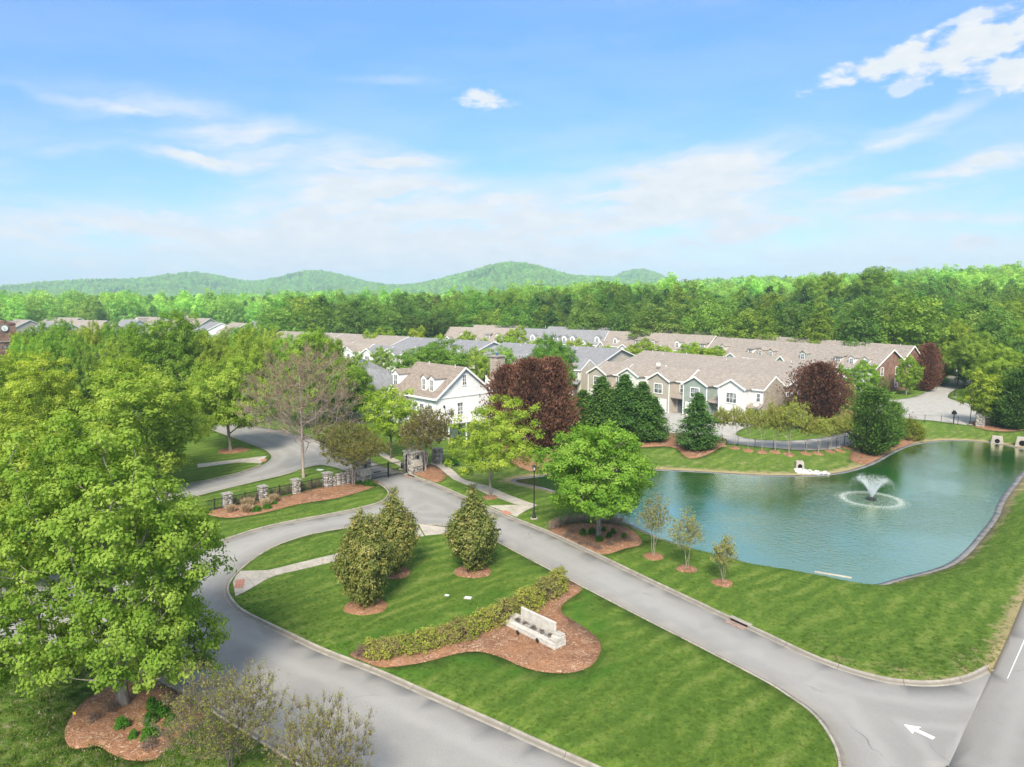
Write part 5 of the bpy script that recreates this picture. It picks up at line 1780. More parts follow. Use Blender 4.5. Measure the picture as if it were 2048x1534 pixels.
def rake_trim(m, x0, x1, y, ze, zr, ov=0.35, w=0.16, axis='y', y2=None):
    """white boards along a gable edge; axis y: gable faces -y at y, between x0 and x1"""
    if axis == 'y':
        xc = (x0 + x1) / 2
        s_ = (zr - ze) / (xc - x0)
        m.bar((x0 - ov, y, ze - ov * s_ + 0.03), (xc, y, zr + 0.03), 0.06, 0.24)
        m.bar((x1 + ov, y, ze - ov * s_ + 0.03), (xc, y, zr + 0.03), 0.06, 0.24)
    else:
        yc = (x0 + x1) / 2
        s_ = (zr - ze) / (yc - x0)
        m.bar((y, x0 - ov, ze - ov * s_ + 0.03), (y, yc, zr + 0.03), 0.06, 0.24)
        m.bar((y, x1 + ov, ze - ov * s_ + 0.03), (y, yc, zr + 0.03), 0.06, 0.24)


def vent_pipes(parent, spots):
    for x, y, z in spots:
        MB().lathe([(0.06, -0.3), (0.06, 0.38), (0.09, 0.40), (0.09, 0.47)], 8, x, y, z).build('vent_pipe', M_PIPE, parent)


def satellite_dish(parent_loc, rz, label, s=1.0):
    root = empty('satellite_dish', parent_loc, rz)
    tag(root, label, 'satellite dish')
    n = 14
    m = MB()
    pts, fs = [(0, 0.02, 0)], []
    for k, f in enumerate((0.5, 1.0)):
        for i in range(n):
            a = 2 * math.pi * i / n
            pts.append((0.42 * s * f * math.cos(a), -0.10 * s * f * f, 0.36 * s * f * math.sin(a)))
    for i in range(n):
        j = (i + 1) % n
        fs += [(0, 1 + i, 1 + j), (1 + i, 1 + n + i, 1 + n + j, 1 + j)]
    m.poly(pts, fs).build('reflector', M_PIPE, root)
    MB().bar((0, 0.02, 0), (0, 0.2, -0.75 * s), 0.05).bar((0, -0.02, -0.34 * s), (0, -0.5 * s, -0.05), 0.03).build('mast', M_PIPE, root)


def townhouse_row(label, PL, PR, n, roofm, walls, end_wall, zr=8.3, ridge_y=17.0, detail=True, group=None):
    """attached two-storey houses with garage bays in front and one long roof behind.
    PL, PR: ground-plan ends of the main ridge, left and right as seen from the front"""
    PL, PR = np.array(PL), np.array(PR)
    d = PR - PL
    L = np.linalg.norm(d)
    d /= L
    rz = math.atan2(d[1], d[0])
    back = np.array([-d[1], d[0]])
    o = PL - back * ridge_y
    z0 = gz(*(o + back * 4), 0.0)
    root = empty('townhouse_row', (o[0], o[1], z0), rz)
    tag(root, label, 'building', group)
    w = L / n
    # main block with the long low roof
    me, mf, mb_ = 5.55, 7.6, 25.5
    gable_wall(MB(), 0.02, L - 0.02, mf, mb_ + 0.9, -0.3, me, zr, 'x').build('wall', end_wall, root)
    rf = gable_roof(MB(), 0, L, mf, mb_ + 0.9, me, zr, 'x', 0.4).build('roof', roofm, root)
    t_ = MB()
    rake_trim(t_, mf, mb_ + 0.9, L + 0.42, me, zr, 0.4, axis='x')
    rake_trim(t_, mf, mb_ + 0.9, -0.42, me, zr, 0.4, axis='x')
    t_.build_each('rake_trim', M_TRIM, rf)
    yc = (mf + mb_ + 0.9) / 2
    vent_pipes(rf, [(w * (i + 0.25 + 0.3 * ((i * 7) % 3) / 2), yc - 0.35, zr - 0.1) for i in range(n)] + [(w * (i + 0.75), yc - 1.6, zr - 0.45) for i in range(0, n, 2)])
    for i in range(n):
        x0 = i * w
        wallm = walls[i % len(walls)]
        st = (i % 2) * 0.45
        dz = 0.0 + 0.12 * ((i * 5) % 3 - 1)
        ez, rzw = 5.35 + dz, 7.05 + dz
        bx0, bx1 = x0 + 0.25, x0 + w * 0.68
        y0 = st
        # two-storey garage bay with its own front gable
        bay = gable_wall(MB(), bx0, bx1, y0, y0 + 4.0, -0.3, ez, ez + 1.25, 'y').build('garage_bay', wallm, root)
        wing = gable_wall(MB(), x0 + 0.05, x0 + w - 0.05, y0 + 1.7, y0 + 7.6, -0.3, ez, rzw, 'x').build('wing_wall', wallm, root)
        if i == n - 1:
            gable_wall(MB(), x0 + w - 0.10, x0 + w + 0.03, y0 + 1.62, y0 + 7.6, -0.3, ez - 0.02, rzw - 0.02, 'x').build('end_veneer', end_wall, root)
        wr = gable_roof(MB(), x0 + 0.25, x0 + w - 0.25, y0 + 1.7, y0 + 7.6, ez, rzw, 'x', 0.28).build('wing_roof', roofm, root)
        br = gable_roof(MB(), bx0, bx1, y0, y0 + 4.4, ez, ez + 1.25, 'y', 0.28, 0.14).build('bay_roof', roofm, root)
        t_ = MB()
        rake_trim(t_, bx0, bx1, y0 - 0.30, ez, ez + 1.25, 0.28)
        t_.box(bx0 - 0.05, bx0 + 0.10, y0 - 0.04, y0 + 0.02, 0, ez)
        t_.box(bx1 - 0.10, bx1 + 0.05, y0 - 0.04, y0 + 0.02, 0, ez)
        t_.build_each('bay_trim', M_TRIM, bay)
        t_ = MB()
        rake_trim(t_, y0 + 1.7, y0 + 7.6, x0 + w - 0.25 + 0.30, ez, rzw, 0.28, axis='x')
        t_.bar((x0 + w * 0.62, y0 + 1.40, ez - 0.12), (x0 + w, y0 + 1.40, ez - 0.12), 0.05, 0.2)
        t_.build_each('wing_trim', M_TRIM, wr)
        # porch pent roof over the recessed door
        MB().poly([(bx1, y0 + 0.35, 2.55), (x0 + w, y0 + 0.35, 2.55), (x0 + w, y0 + 1.72, 3.15), (bx1, y0 + 1.72, 3.15), (bx1, y0 + 0.35, 2.68), (x0 + w, y0 + 0.35, 2.68), (x0 + w, y0 + 1.72, 3.28), (bx1, y0 + 1.72, 3.28)],
                  [(0, 3, 2, 1), (4, 5, 6, 7), (0, 1, 5, 4), (1, 2, 6, 5), (2, 3, 7, 6), (3, 0, 4, 7)]).build('porch_roof', roofm, root)
        if detail:
            bw = bx1 - bx0
            xm = (bx0 + bx1) / 2
            gd = MB().box(xm - bw * 0.39, xm + bw * 0.39, y0 - 0.05, y0 + 0.03, 0.0, 2.25).build('garage_door', M_DOOR, root)
            for k in range(1, 4):
                MB().box(xm - bw * 0.385, xm + bw * 0.385, y0 - 0.062, y0 - 0.045, 2.25 * k / 4 - 0.02, 2.25 * k / 4 + 0.02).build('door_panel_joint', M_TRIM, gd)
            if i % 3 == 1:
                window(root, xm, y0 - 0.01, 3.15, 1.75, 1.5, 'f', 3, 2)
            elif i == n - 1:
                window(root, xm - bw * 0.22, y0 - 0.01, 3.1, 0.95, 1.65, 'f', 1, 2)
                window(root, xm + bw * 0.22, y0 - 0.01, 3.1, 0.95, 1.65, 'f', 1, 2)
            else:
                window(root, xm, y0 - 0.01, 3.15, 1.6, 1.5, 'f', 2, 2)
            MB().box(bx1 + 0.6, bx1 + 1.5, y0 + 1.62, y0 + 1.72, 0, 2.15).build('front_door', M_DARKDOOR, root)
            window(root, x0 + w * 0.86, y0 + 1.69, 3.55, 0.6, 1.2, 'f', 1, 2)
    # clerestory strip on the open end
    for k in range(3):
        window(root, L + 0.0, 8.6 + k * 1.7, 3.9, 1.2, 0.55, 'r', 2, 1, 0.09)
    return root


RZ = 8.3
RP = lambda px, py, z=RZ: P(px, py, z)
u1 = np.array([0.639, -0.769])
bk1 = np.array([0.769, 0.639])
fr = np.array([34.5, 109.0])
oA1 = fr - 32.0 * u1
townhouse_row('beige-roofed townhouse row with tan, green and white garage bays by the pond', oA1 + 17 * bk1, oA1 + 17 * bk1 + 35.5 * u1, 5, R_BEIGE, [W_TAN, W_PALE, W_TAN, W_GREEN, W_PALE], W_STONE)
townhouse_row('grey-roofed townhouse row behind the browned conifers', RP(1010, 686), RP(1240, 698.5), 4, R_GREY, [W_CREAM, W_PALE, W_TAN, W_CREAM], W_CREAM)
townhouse_row('grey-roofed townhouse row behind the white house', RP(822, 675), RP(985, 684), 4, R_GREY, [W_WHITE, W_PALE, W_CREAM], W_PALE)
townhouse_row('beige-roofed townhouse row with a tan gable left of the dark tree', RP(690, 668), RP(815, 674), 3, R_BEIGE, [W_CREAM, W_TAN, W_WHITE], W_CREAM)
townhouse_row('beige-roofed townhouse row peeking over the bare tree', RP(563, 663), RP(684, 667.5), 3, R_BEIGE, [W_TAN, W_CREAM], W_TAN)


def dormer(root, x, y, z, w, h, roofm, wallm, depth=2.2, shed=False):
    d = MB()
    if shed:
        d.box(x - w / 2, x + w / 2, y, y + depth, z - 0.6, z + h)
    else:
        gable_wall(d, x - w / 2, x + w / 2, y, y + depth, z - 0.6, z + h, z + h + w * 0.38, 'y')
    dm = d.build('dormer', wallm, root)
    if shed:
        MB().poly([(x - w / 2 - 0.2, y - 0.25, z + h), (x + w / 2 + 0.2, y - 0.25, z + h), (x + w / 2 + 0.2, y + depth + 1.2, z + h + 0.6), (x - w / 2 - 0.2, y + depth + 1.2, z + h + 0.6),
                   (x - w / 2 - 0.2, y - 0.25, z + h + 0.12), (x + w / 2 + 0.2, y - 0.25, z + h + 0.12), (x + w / 2 + 0.2, y + depth + 1.2, z + h + 0.72), (x - w / 2 - 0.2, y + depth + 1.2, z + h + 0.72)],
                  [(0, 3, 2, 1), (4, 5, 6, 7), (0, 1, 5, 4), (1, 2, 6, 5), (2, 3, 7, 6), (3, 0, 4, 7)]).build('dormer_roof', roofm, dm)
    else:
        gable_roof(MB(), x - w / 2, x + w / 2, y, y + depth, z + h, z + h + w * 0.38, 'y', 0.14, 0.08).build('dormer_roof', roofm, dm)
    window(dm, x, y - 0.01, z + 0.05, min(w * 0.58, 1.2), h * 0.82, 'f', 2, 2, 0.09)


def cottage_row(label, PL, PR, n, roofm, walls, end_wall, zr=8.5, group=None, detail=True):
    """attached houses, long roof with dormers and small front gables"""
    PL, PR = np.array(PL), np.array(PR)
    d = PR - PL
    L = np.linalg.norm(d)
    d /= L
    back = np.array([-d[1], d[0]])
    o = PL - back * 6.5
    root = empty('cottage_row', (o[0], o[1], gz(*o, 0.0)), math.atan2(d[1], d[0]))
    tag(root, label, 'building', group)
    w = L / n
    ze = 4.7
    gable_wall(MB(), 0.02, L - 0.02, 0.6, 12.4, -0.3, ze, zr, 'x').build('wall', end_wall, root)
    rf = gable_roof(MB(), 0, L, 0.6, 12.4, ze, zr, 'x', 0.35).build('roof', roofm, root)
    t_ = MB()
    rake_trim(t_, 0.6, 12.4, L + 0.37, ze, zr, 0.35, axis='x')
    t_.bar((0, 0.22, ze - 0.16), (L, 0.22, ze - 0.16), 0.05, 0.2)
    t_.build_each('rake_trim', M_TRIM, rf)
    gable_wall(MB(), 4.02, L - 2.02, 12.0, 21.0, -0.3, ze + 0.3, zr + 0.25, 'x').build('wall', end_wall, root)
    rf2 = gable_roof(MB(), 4, L - 2, 12.0, 21.0, ze + 0.3, zr + 0.25, 'x', 0.3).build('roof', roofm, root)
    t_ = MB()
    rake_trim(t_, 12.0, 21.0, L - 2 + 0.32, ze + 0.3, zr + 0.25, 0.3, axis='x')
    t_.build_each('rake_trim', M_TRIM, rf2)
    vent_pipes(rf2, [(w * (i + 0.4), 16.3, zr + 0.15) for i in range(n)])
    slope = (zr - ze) / 5.9
    for i in range(n):
        x0 = i * w
        wm = walls[i % len(walls)]
        MB().box(x0 + 0.1, x0 + w - 0.1, 0.45, 0.7, -0.3, ze).build('front_wall', wm, root)
        k = i % 3
        if k == 0:
            gx0, gx1 = x0 + 0.5, x0 + w * 0.55
            g = gable_wall(MB(), gx0, gx1, -0.9, 3.2, -0.3, ze - 0.6, ze + 1.2, 'y').build('front_gable', wm if i else W_STONE, root)
            gable_roof(MB(), gx0, gx1, -0.9, 4.4, ze - 0.6, ze + 1.2, 'y', 0.25, 0.12).build('gable_roof', roofm, g)
            t_ = MB()
            rake_trim(t_, gx0, gx1, -1.17, ze - 0.6, ze + 1.2, 0.25)
            t_.build_each('gable_trim', M_TRIM, g)
            if detail:
                window(g, (gx0 + gx1) / 2, -0.91, 1.0, 1.4, 1.5, 'f', 2, 2)
                window(g, (gx0 + gx1) / 2, -0.91, ze - 0.75, 0.6, 0.85, 'f', 1, 2, 0.08)
                dormer(root, x0 + w * 0.78, 1.6, ze + 1.0 * slope + 0.1, 1.5, 1.35, roofm, wm)
        elif k == 1:
            gx0, gx1 = x0 + w * 0.2, x0 + w * 0.85
            g = gable_wall(MB(), gx0, gx1, -1.5, 1.0, ze - 0.9, ze - 0.7, ze + 0.85, 'y').build('porch_gable', W_PALE, root)
            gable_roof(MB(), gx0, gx1, -1.5, 3.2, ze - 0.7, ze + 0.85, 'y', 0.3, 0.12).build('gable_roof', roofm, g)
            t_ = MB()
            rake_trim(t_, gx0, gx1, -1.82, ze - 0.7, ze + 0.85, 0.3)
            t_.bar((gx0 - 0.2, -1.6, ze - 0.85), (gx1 + 0.2, -1.6, ze - 0.85), 0.12, 0.2)
            t_.build_each('gable_trim', M_TRIM, g)
            for q in (0.05, 0.5, 0.95):
                MB().box(gx0 + (gx1 - gx0) * q - 0.09, gx0 + (gx1 - gx0) * q + 0.09, -1.5, -1.32, -0.2, ze - 0.9).build('porch_post', M_TRIM, root)
            if detail:
                window(root, x0 + w * 0.35, 0.44, 0.9, 1.3, 1.6, 'f', 2, 2)
                window(root, x0 + w * 0.68, 0.44, 0.9, 1.3, 1.6, 'f', 2, 2)
                dormer(root, x0 + w * 0.86, 2.0, ze + 1.4 * slope, 1.7, 1.0, roofm, wm, 2.4, True)
        else:
            if detail:
                for q in (0.28, 0.66):
                    dormer(root, x0 + w * q, 1.7, ze + 1.1 * slope + 0.05, 1.35, 1.2, roofm, wm)
                    window(root, x0 + w * q, 0.44, 1.0, 1.5, 1.55, 'f', 2, 2)
    if detail:
        for q, z in ((3.4, 1.0), (8.2, 1.0), (3.4, 3.5), (8.2, 3.5)):
            window(root, L, q, z, 0.75, 1.5, 'r', 1, 2, 0.09)
    return root


cottage_row('beige-roofed row of cottages with dormers and a brick end by the court', RP(1438, 674.5, 8.5), RP(1786, 700, 8.5), 6, R_BEIGE, [W_CREAM, W_PALE, W_TAN, W_GREEN, W_CREAM, W_PALE], W_BRICK)
cottage_row('beige-roofed cottage row in the middle of the back line', RP(1222, 664, 8.5), RP(1430, 674, 8.5), 5, R_BEIGE, [W_PALE, W_CREAM, W_TAN], W_PALE)
cottage_row('grey-roofed cottage row in the back line', RP(1048, 659.5, 8.5), RP(1216, 664, 8.5), 4, R_GREY, [W_WHITE, W_PALE], W_PALE)
cottage_row('beige-roofed cottage row at the left of the back line', RP(902, 656, 8.5), RP(1042, 659, 8.5), 3, R_BEIGE, [W_CREAM, W_TAN], W_CREAM)
satellite_dish((*P(1317, 737, 6.8), 7.6), R(-20), 'round grey satellite dish on the beige townhouse roof')
satellite_dish((*P(1512, 812, 3.2), 3.5), R(-10), 'satellite dish on the porch roof of the white townhouse')


# ---------------------------------------------------------------- the white house
def white_house():
    xd = np.array([0.682, -0.731])
    corner = np.array(P(872, 796, 6.0))
    L, D = 10.6, 9.8
    o = corner - xd * L
    root = empty('white_house', (o[0], o[1], gz(*o, 0.0)), math.atan2(xd[1], xd[0]))
    tag(root, 'white two-storey house with brown roof, dormers and stone chimney', 'house')
    ze, zr = 6.0, 9.7
    gable_wall(MB(), 0, L, 0, D, -0.3, ze, zr, 'x').build('wall', W_WHITE, root)
    rf = gable_roof(MB(), 0, L, 0, D, ze, zr, 'x', 0.4).build('roof', R_BROWN, root)
    t_ = MB()
    rake_trim(t_, 0, D, L + 0.42, ze, zr, 0.4, axis='x')
    t_.bar((-0.4, -0.42, ze - 0.2), (L + 0.4, -0.42, ze - 0.2), 0.06, 0.26)
    t_.bar((L + 0.05, -0.3, ze - 0.1), (L + 0.05, D + 0.3, ze - 0.1), 0.10, 0.22)
    t_.build_each('eave_trim', M_TRIM, rf)
    vent_pipes(rf, [(3.0, D / 2 - 0.3, zr - 0.1), (9.0, D / 2 - 0.3, zr - 0.1)])
    s = (zr - ze) / (D / 2)
    for x in (6.9, 8.7):
        dormer(root, x, 0.75, ze + 0.75 * s + 0.1, 1.15, 1.75, R_BROWN, W_WHITE, 2.4)
    dormer(root, -0.2, 0.9, ze + 0.9 * s, 1.5, 1.7, R_BROWN, W_WHITE, 2.6)
    g = gable_wall(MB(), 0.6, 4.2, -1.3, 2.0, -0.3, ze - 0.9, ze + 1.1, 'y').build('entry_bay', W_WHITE, root)
    gable_roof(MB(), 0.6, 4.2, -1.3, 3.4, ze - 0.9, ze + 1.1, 'y', 0.3, 0.12).build('gable_roof', R_BROWN, g)
    t_ = MB()
    rake_trim(t_, 0.6, 4.2, -1.62, ze - 0.9, ze + 1.1, 0.3)
    t_.build_each('gable_trim', M_TRIM, g)
    window(g, 2.4, -1.31, 3.1, 1.2, 1.7, 'f', 2, 2)
    for x in (5.6, 7.4, 9.3):
        window(root, x, -0.01, 3.0, 0.85, 1.85, 'f', 2, 3)
    for x in (5.4, 7.4, 9.3):
        window(root, x, -0.01, 0.6, 0.95, 1.7, 'f', 2, 2)
    window(root, L, 4.9, 7.35, 0.65, 1.35, 'r', 2, 3)
    window(root, L, 4.1, 3.2, 0.95, 1.75, 'r', 2, 3)
    window(root, L, 4.1, 0.6, 0.95, 1.75, 'r', 2, 2)
    # lower side wing under its own short roof
    MB().box(L - 4.0, L + 0.02, D, D + 2.6, -0.3, 5.6).build('side_wing', W_WHITE, root)
    MB().poly([(L - 4.2, D - 0.6, 7.0), (L + 0.35, D - 0.6, 7.0), (L + 0.35, D + 2.9, 5.5), (L - 4.2, D + 2.9, 5.5), (L - 4.2, D - 0.6, 7.14), (L + 0.35, D - 0.6, 7.14), (L + 0.35, D + 2.9, 5.64), (L - 4.2, D + 2.9, 5.64)],
              [(0, 3, 2, 1), (4, 5, 6, 7), (0, 1, 5, 4), (1, 2, 6, 5), (2, 3, 7, 6), (3, 0, 4, 7)]).build('side_roof', R_BROWN, root)
    window(root, L + 0.02, D + 2.25, 3.2, 0.5, 1.5, 'r', 1, 2)
    ch = MB().box(L - 0.6, L + 0.85, D + 0.3, D + 1.9, -0.3, 10.9).build('chimney', W_STONE, root)
    MB().box(L - 0.75, L + 1.0, D + 0.15, D + 2.05, 10.9, 11.1).build('chimney_cap', M_CONC, ch)
    MB().lathe([(0.25, 0), (0.2, 0.35)], 8, L + 0.1, D + 1.1, 11.1).build('flue', plain('flue_blue', (0.05, 0.10, 0.22), 0.5, 0.4, 0.1), ch)
    # balcony on the gable side
    bl = MB().box(L, L + 2.2, 0.4, 6.6, 2.55, 2.78).build('balcony', M_TRIM, root)
    for y in (0.5, 3.5, 6.5):
        MB().box(L + 2.0, L + 2.15, y - 0.07, y + 0.07, -0.3, 3.85).build('balcony_post', M_TRIM, bl)
    rl = MB().box(L + 2.03, L + 2.12, 0.45, 6.55, 3.72, 3.80).box(L + 2.03, L + 2.12, 0.45, 6.55, 2.9, 2.95).box(L + 0.02, L + 2.1, 0.42, 0.5, 3.72, 3.80).box(L + 0.02, L + 2.1, 6.5, 6.58, 3.72, 3.80).build('railing', M_TRIM, bl)
    b = MB()
    for k in range(34):
        y = 0.6 + k * 0.175
        b.box(L + 2.055, L + 2.095, y - 0.02, y + 0.02, 2.95, 3.72)
    tag(b.build('balusters', M_TRIM, bl), kind='stuff')
    MB().box(L - 0.02, L + 0.14, 2.05, 2.95, 3.35, 3.75).build('flag_banner', plain('navy', (0.02, 0.03, 0.10), 0.6, 0.2), root)
    for x, y in ((L + 0.05, 1.3),):
        MB().box(x - 0.06, x + 0.14, y - 0.09, y + 0.09, 4.5, 4.85).build('wall_lamp', M_BLACK, root)


white_house()


def hip_house(label, px, py, z, wpx, depth, roofm, wallm, rzdeg, ze=4.6, zr=7.4, ridge=0.45):
    c = np.array(P(px, py, z))
    w = wpx / F_PX * c[1]
    root = empty('house', (c[0], c[1], gz(*c, 0.0)), R(rzdeg))
    tag(root, label, 'house')
    a, b = w / 2, depth / 2
    MB().box(-a, a, -b, b, -0.3, ze).build('wall', wallm, root)
    q = a * ridge
    o = 0.4
    MB().poly([(-a - o, -b - o, ze - 0.1), (a + o, -b - o, ze - 0.1), (a + o, b + o, ze - 0.1), (-a - o, b + o, ze - 0.1), (-q, 0, zr), (q, 0, zr)], [(0, 1, 5, 4), (1, 2, 5), (2, 3, 4, 5), (3, 0, 4), (3, 2, 1, 0)]).build('roof', roofm, root)
    for s_ in (-0.5, 0.1, 0.6):
        window(root, a * s_, -b - 0.01, 1.0, 1.1, 1.5, 'f', 2, 2)
    for s_ in (-0.4, 0.4):
        window(root, a, b * s_, 1.0, 1.1, 1.5, 'r', 2, 2)
    return root


hip_house('grey hip-roofed house left of the white house', 748, 752, 6.2, 105, 11, R_GREY, W_CREAM, -46)
hip_house('grey hip-roofed cottage behind the grey hip roof', 722, 727, 6.5, 58, 10, R_GREY, W_PALE, -44)


def small_house(label, px, ridge_py, wpx, roofm, wallm, rzdeg, zr=7.0, ze=3.5, depth=15.0, base=None, group=None, gable_front=False, chimney=None):
    if base is None:
        c = np.array(P(px, ridge_py, zr))
        z0 = gz(*c, 0.0)
    else:
        g = G(px, base, 0.0)
        c, z0 = np.array([g.x, g.y]), g.z
    w = wpx / F_PX * c[1]
    root = empty('house', (c[0], c[1], z0), R(rzdeg))
    tag(root, label, 'house', group)
    a, b = w / 2, depth / 2
    gable_wall(MB(), -a, a, -b, b, -1.0, ze, zr, 'x').build('wall', wallm, root)
    rf = gable_roof(MB(), -a, a, -b, b, ze, zr, 'x', 0.4).build('roof', roofm, root)
    t_ = MB()
    rake_trim(t_, -b, b, a + 0.42, ze, zr, 0.4, axis='x')
    t_.bar((-a, -b - 0.42, ze - 0.22), (a, -b - 0.42, ze - 0.22), 0.06, 0.22)
    t_.build_each('roof_trim', M_TRIM, rf)
    n = max(2, int(w / 3.2))
    for i in range(n):
        window(root, -a + w * (i + 0.5) / n, -b - 0.01, ze - 2.1, 1.2, 1.4, 'f', 2, 2)
    window(root, a, 0, ze - 2.1, 1.1, 1.4, 'r', 2, 2)
    if gable_front:
        g = gable_wall(MB(), -a * 0.3, a * 0.45, -b - 1.2, 0, -1.0, ze - 0.2, zr - 0.3, 'y').build('front_gable', wallm, root)
        gable_roof(MB(), -a * 0.3, a * 0.45, -b - 1.2, 1.0, ze - 0.2, zr - 0.3, 'y', 0.3, 0.12).build('gable_roof', roofm, g)
        t_ = MB()
        rake_trim(t_, -a * 0.3, a * 0.45, -b - 1.52, ze - 0.2, zr - 0.3, 0.3)
        t_.build_each('gable_trim', M_TRIM, g)
        window(g, a * 0.075, -b - 1.21, ze - 2.3, 1.2, 1.5, 'f', 2, 2)
    if chimney:
        MB().box(a - 2.0, a - 0.2, -0.9, 0.9, 0, zr + 2.0).build('chimney', chimney, root)
    return root


FAR = [(18, 630, 70, R_GREY, W_PALE, -35, True, None, 'grey-roofed house with pale gable behind the clock tower'), (84, 625.5, 40, R_GREY, W_WHITE, -12, False, W_WHITE, 'white house with grey roof and chimney on the far left'),
       (45, 640, 52, R_BEIGE, W_TAN, -30, True, None, 'tan gabled house right of the clock tower'), (128, 636, 90, R_BEIGE, W_CREAM, -25, False, None, 'long beige roof on the far left'),
       (110, 644, 60, R_GREY, W_PALE, -20, False, None, 'short grey roof among the beige ones at left'), (178, 641, 95, R_BEIGE, W_TAN, -22, False, None, 'long tan roof above the left grove'), (205, 648, 80, R_BEIGE, W_CREAM, -25, False, None, 'nearest tan roof above the left grove'),
       (262, 632, 46, R_BEIGE, W_TAN, -15, True, None, 'tan gabled house by the thin pole'), (300, 635, 60, R_BEIGE, W_CREAM, -20, True, None, 'tan double-gabled house right of the thin pole'), (262, 640, 40, R_GREY, W_PALE, -20, False, None, 'grey roof below the tan gabled houses'),
       (345, 640, 60, R_BEIGE, W_TAN, -25, False, None, 'beige roof beside the tall dark tree'), (395, 637, 66, R_BEIGE, W_CREAM, -25, False, None, 'beige roof strip right of the tall dark tree'), (432, 645, 70, R_GREY, W_WHITE, -52, False, None, 'grey-roofed house with white gable right of the tall dark tree'),
       (478, 646, 50, R_BEIGE, W_CREAM, -40, False, None, 'beige roof behind the white gable'), (556, 645, 34, R_GREY, W_WHITE, -30, False, W_WHITE, 'grey roof with a broad white chimney'), (520, 643, 40, R_GREY, W_PALE, -30, False, None, 'grey roof left of the white chimney'),
       (262, 672, 52, R_GREY, W_WHITE, -30, False, None, 'small grey roof sunk in the left grove')]
for px, ry, w, rm, wm, rot, gf, ch, lab in FAR:
    small_house(lab, px, ry, w, rm, wm, rot, gable_front=gf, chimney=ch)
HILL = [(1592, 614, 44, R_GREY, W_BRICK, 12, 'grey-roofed brick house among the hillside trees'), (1790, 611, 30, R_GREY, W_PALE, 10, 'pale house behind the hillside pines'), (1990, 622, 40, R_GREY, W_PALE, 5, 'low grey roof at the right hillside edge'), (1540, 620, 26, R_BEIGE, W_CREAM, 0, 'small house at the field hedge'),
        (1042, 604, 26, R_GREY, W_WHITE, -15, 'white-chimneyed house deep in the woods')]
for px, by, w, rm, wm, rot, lab in HILL:
    small_house(lab, px, None, w, rm, wm, rot, 5.6, 3.0, 9.0, base=by, chimney=W_WHITE if px < 1100 else None)
rr = np.random.default_rng(5)
for i in range(34):
    px, by = (rr.uniform(1000, 1420), rr.uniform(568, 585)) if i < 20 else (rr.uniform(60, 330), rr.uniform(585, 598))
    d = rr.uniform(900, 1500) if i < 20 else rr.uniform(1100, 1700)
    x = (px - 1024) / F_PX * d
    z0 = float(far_z(x, d))
    root = empty('far_house', (x, d, z0), rr.uniform(-0.8, 0.4))
    tag(root, 'tiny far house on the wooded slope below the hills' if i < 20 else 'tiny far house in the woods beyond the left roofs', 'house', 'far houses below the hills' if i < 20 else 'far houses beyond the left roofs')
    w, h = rr.uniform(6, 10), rr.uniform(9, 12)
    gable_wall(MB(), -w, w, -6, 6, -4, h, h + 5, 'x').build('wall', [W_BRICK, W_TAN, W_PALE, W_CREAM][i % 4], root)
    gable_roof(MB(), -w, w, -6, 6, h, h + 5, 'x', 0.6, 0.3).build('roof', [R_GREY, R_BROWN, R_BEIGE][i % 3], root)
    for q in (-0.5, 0.5):
        MB().box(w * q - 1, w * q + 1, -6.1, -6.0, h - 4, h - 1.5).build('window', M_GLASS, root)


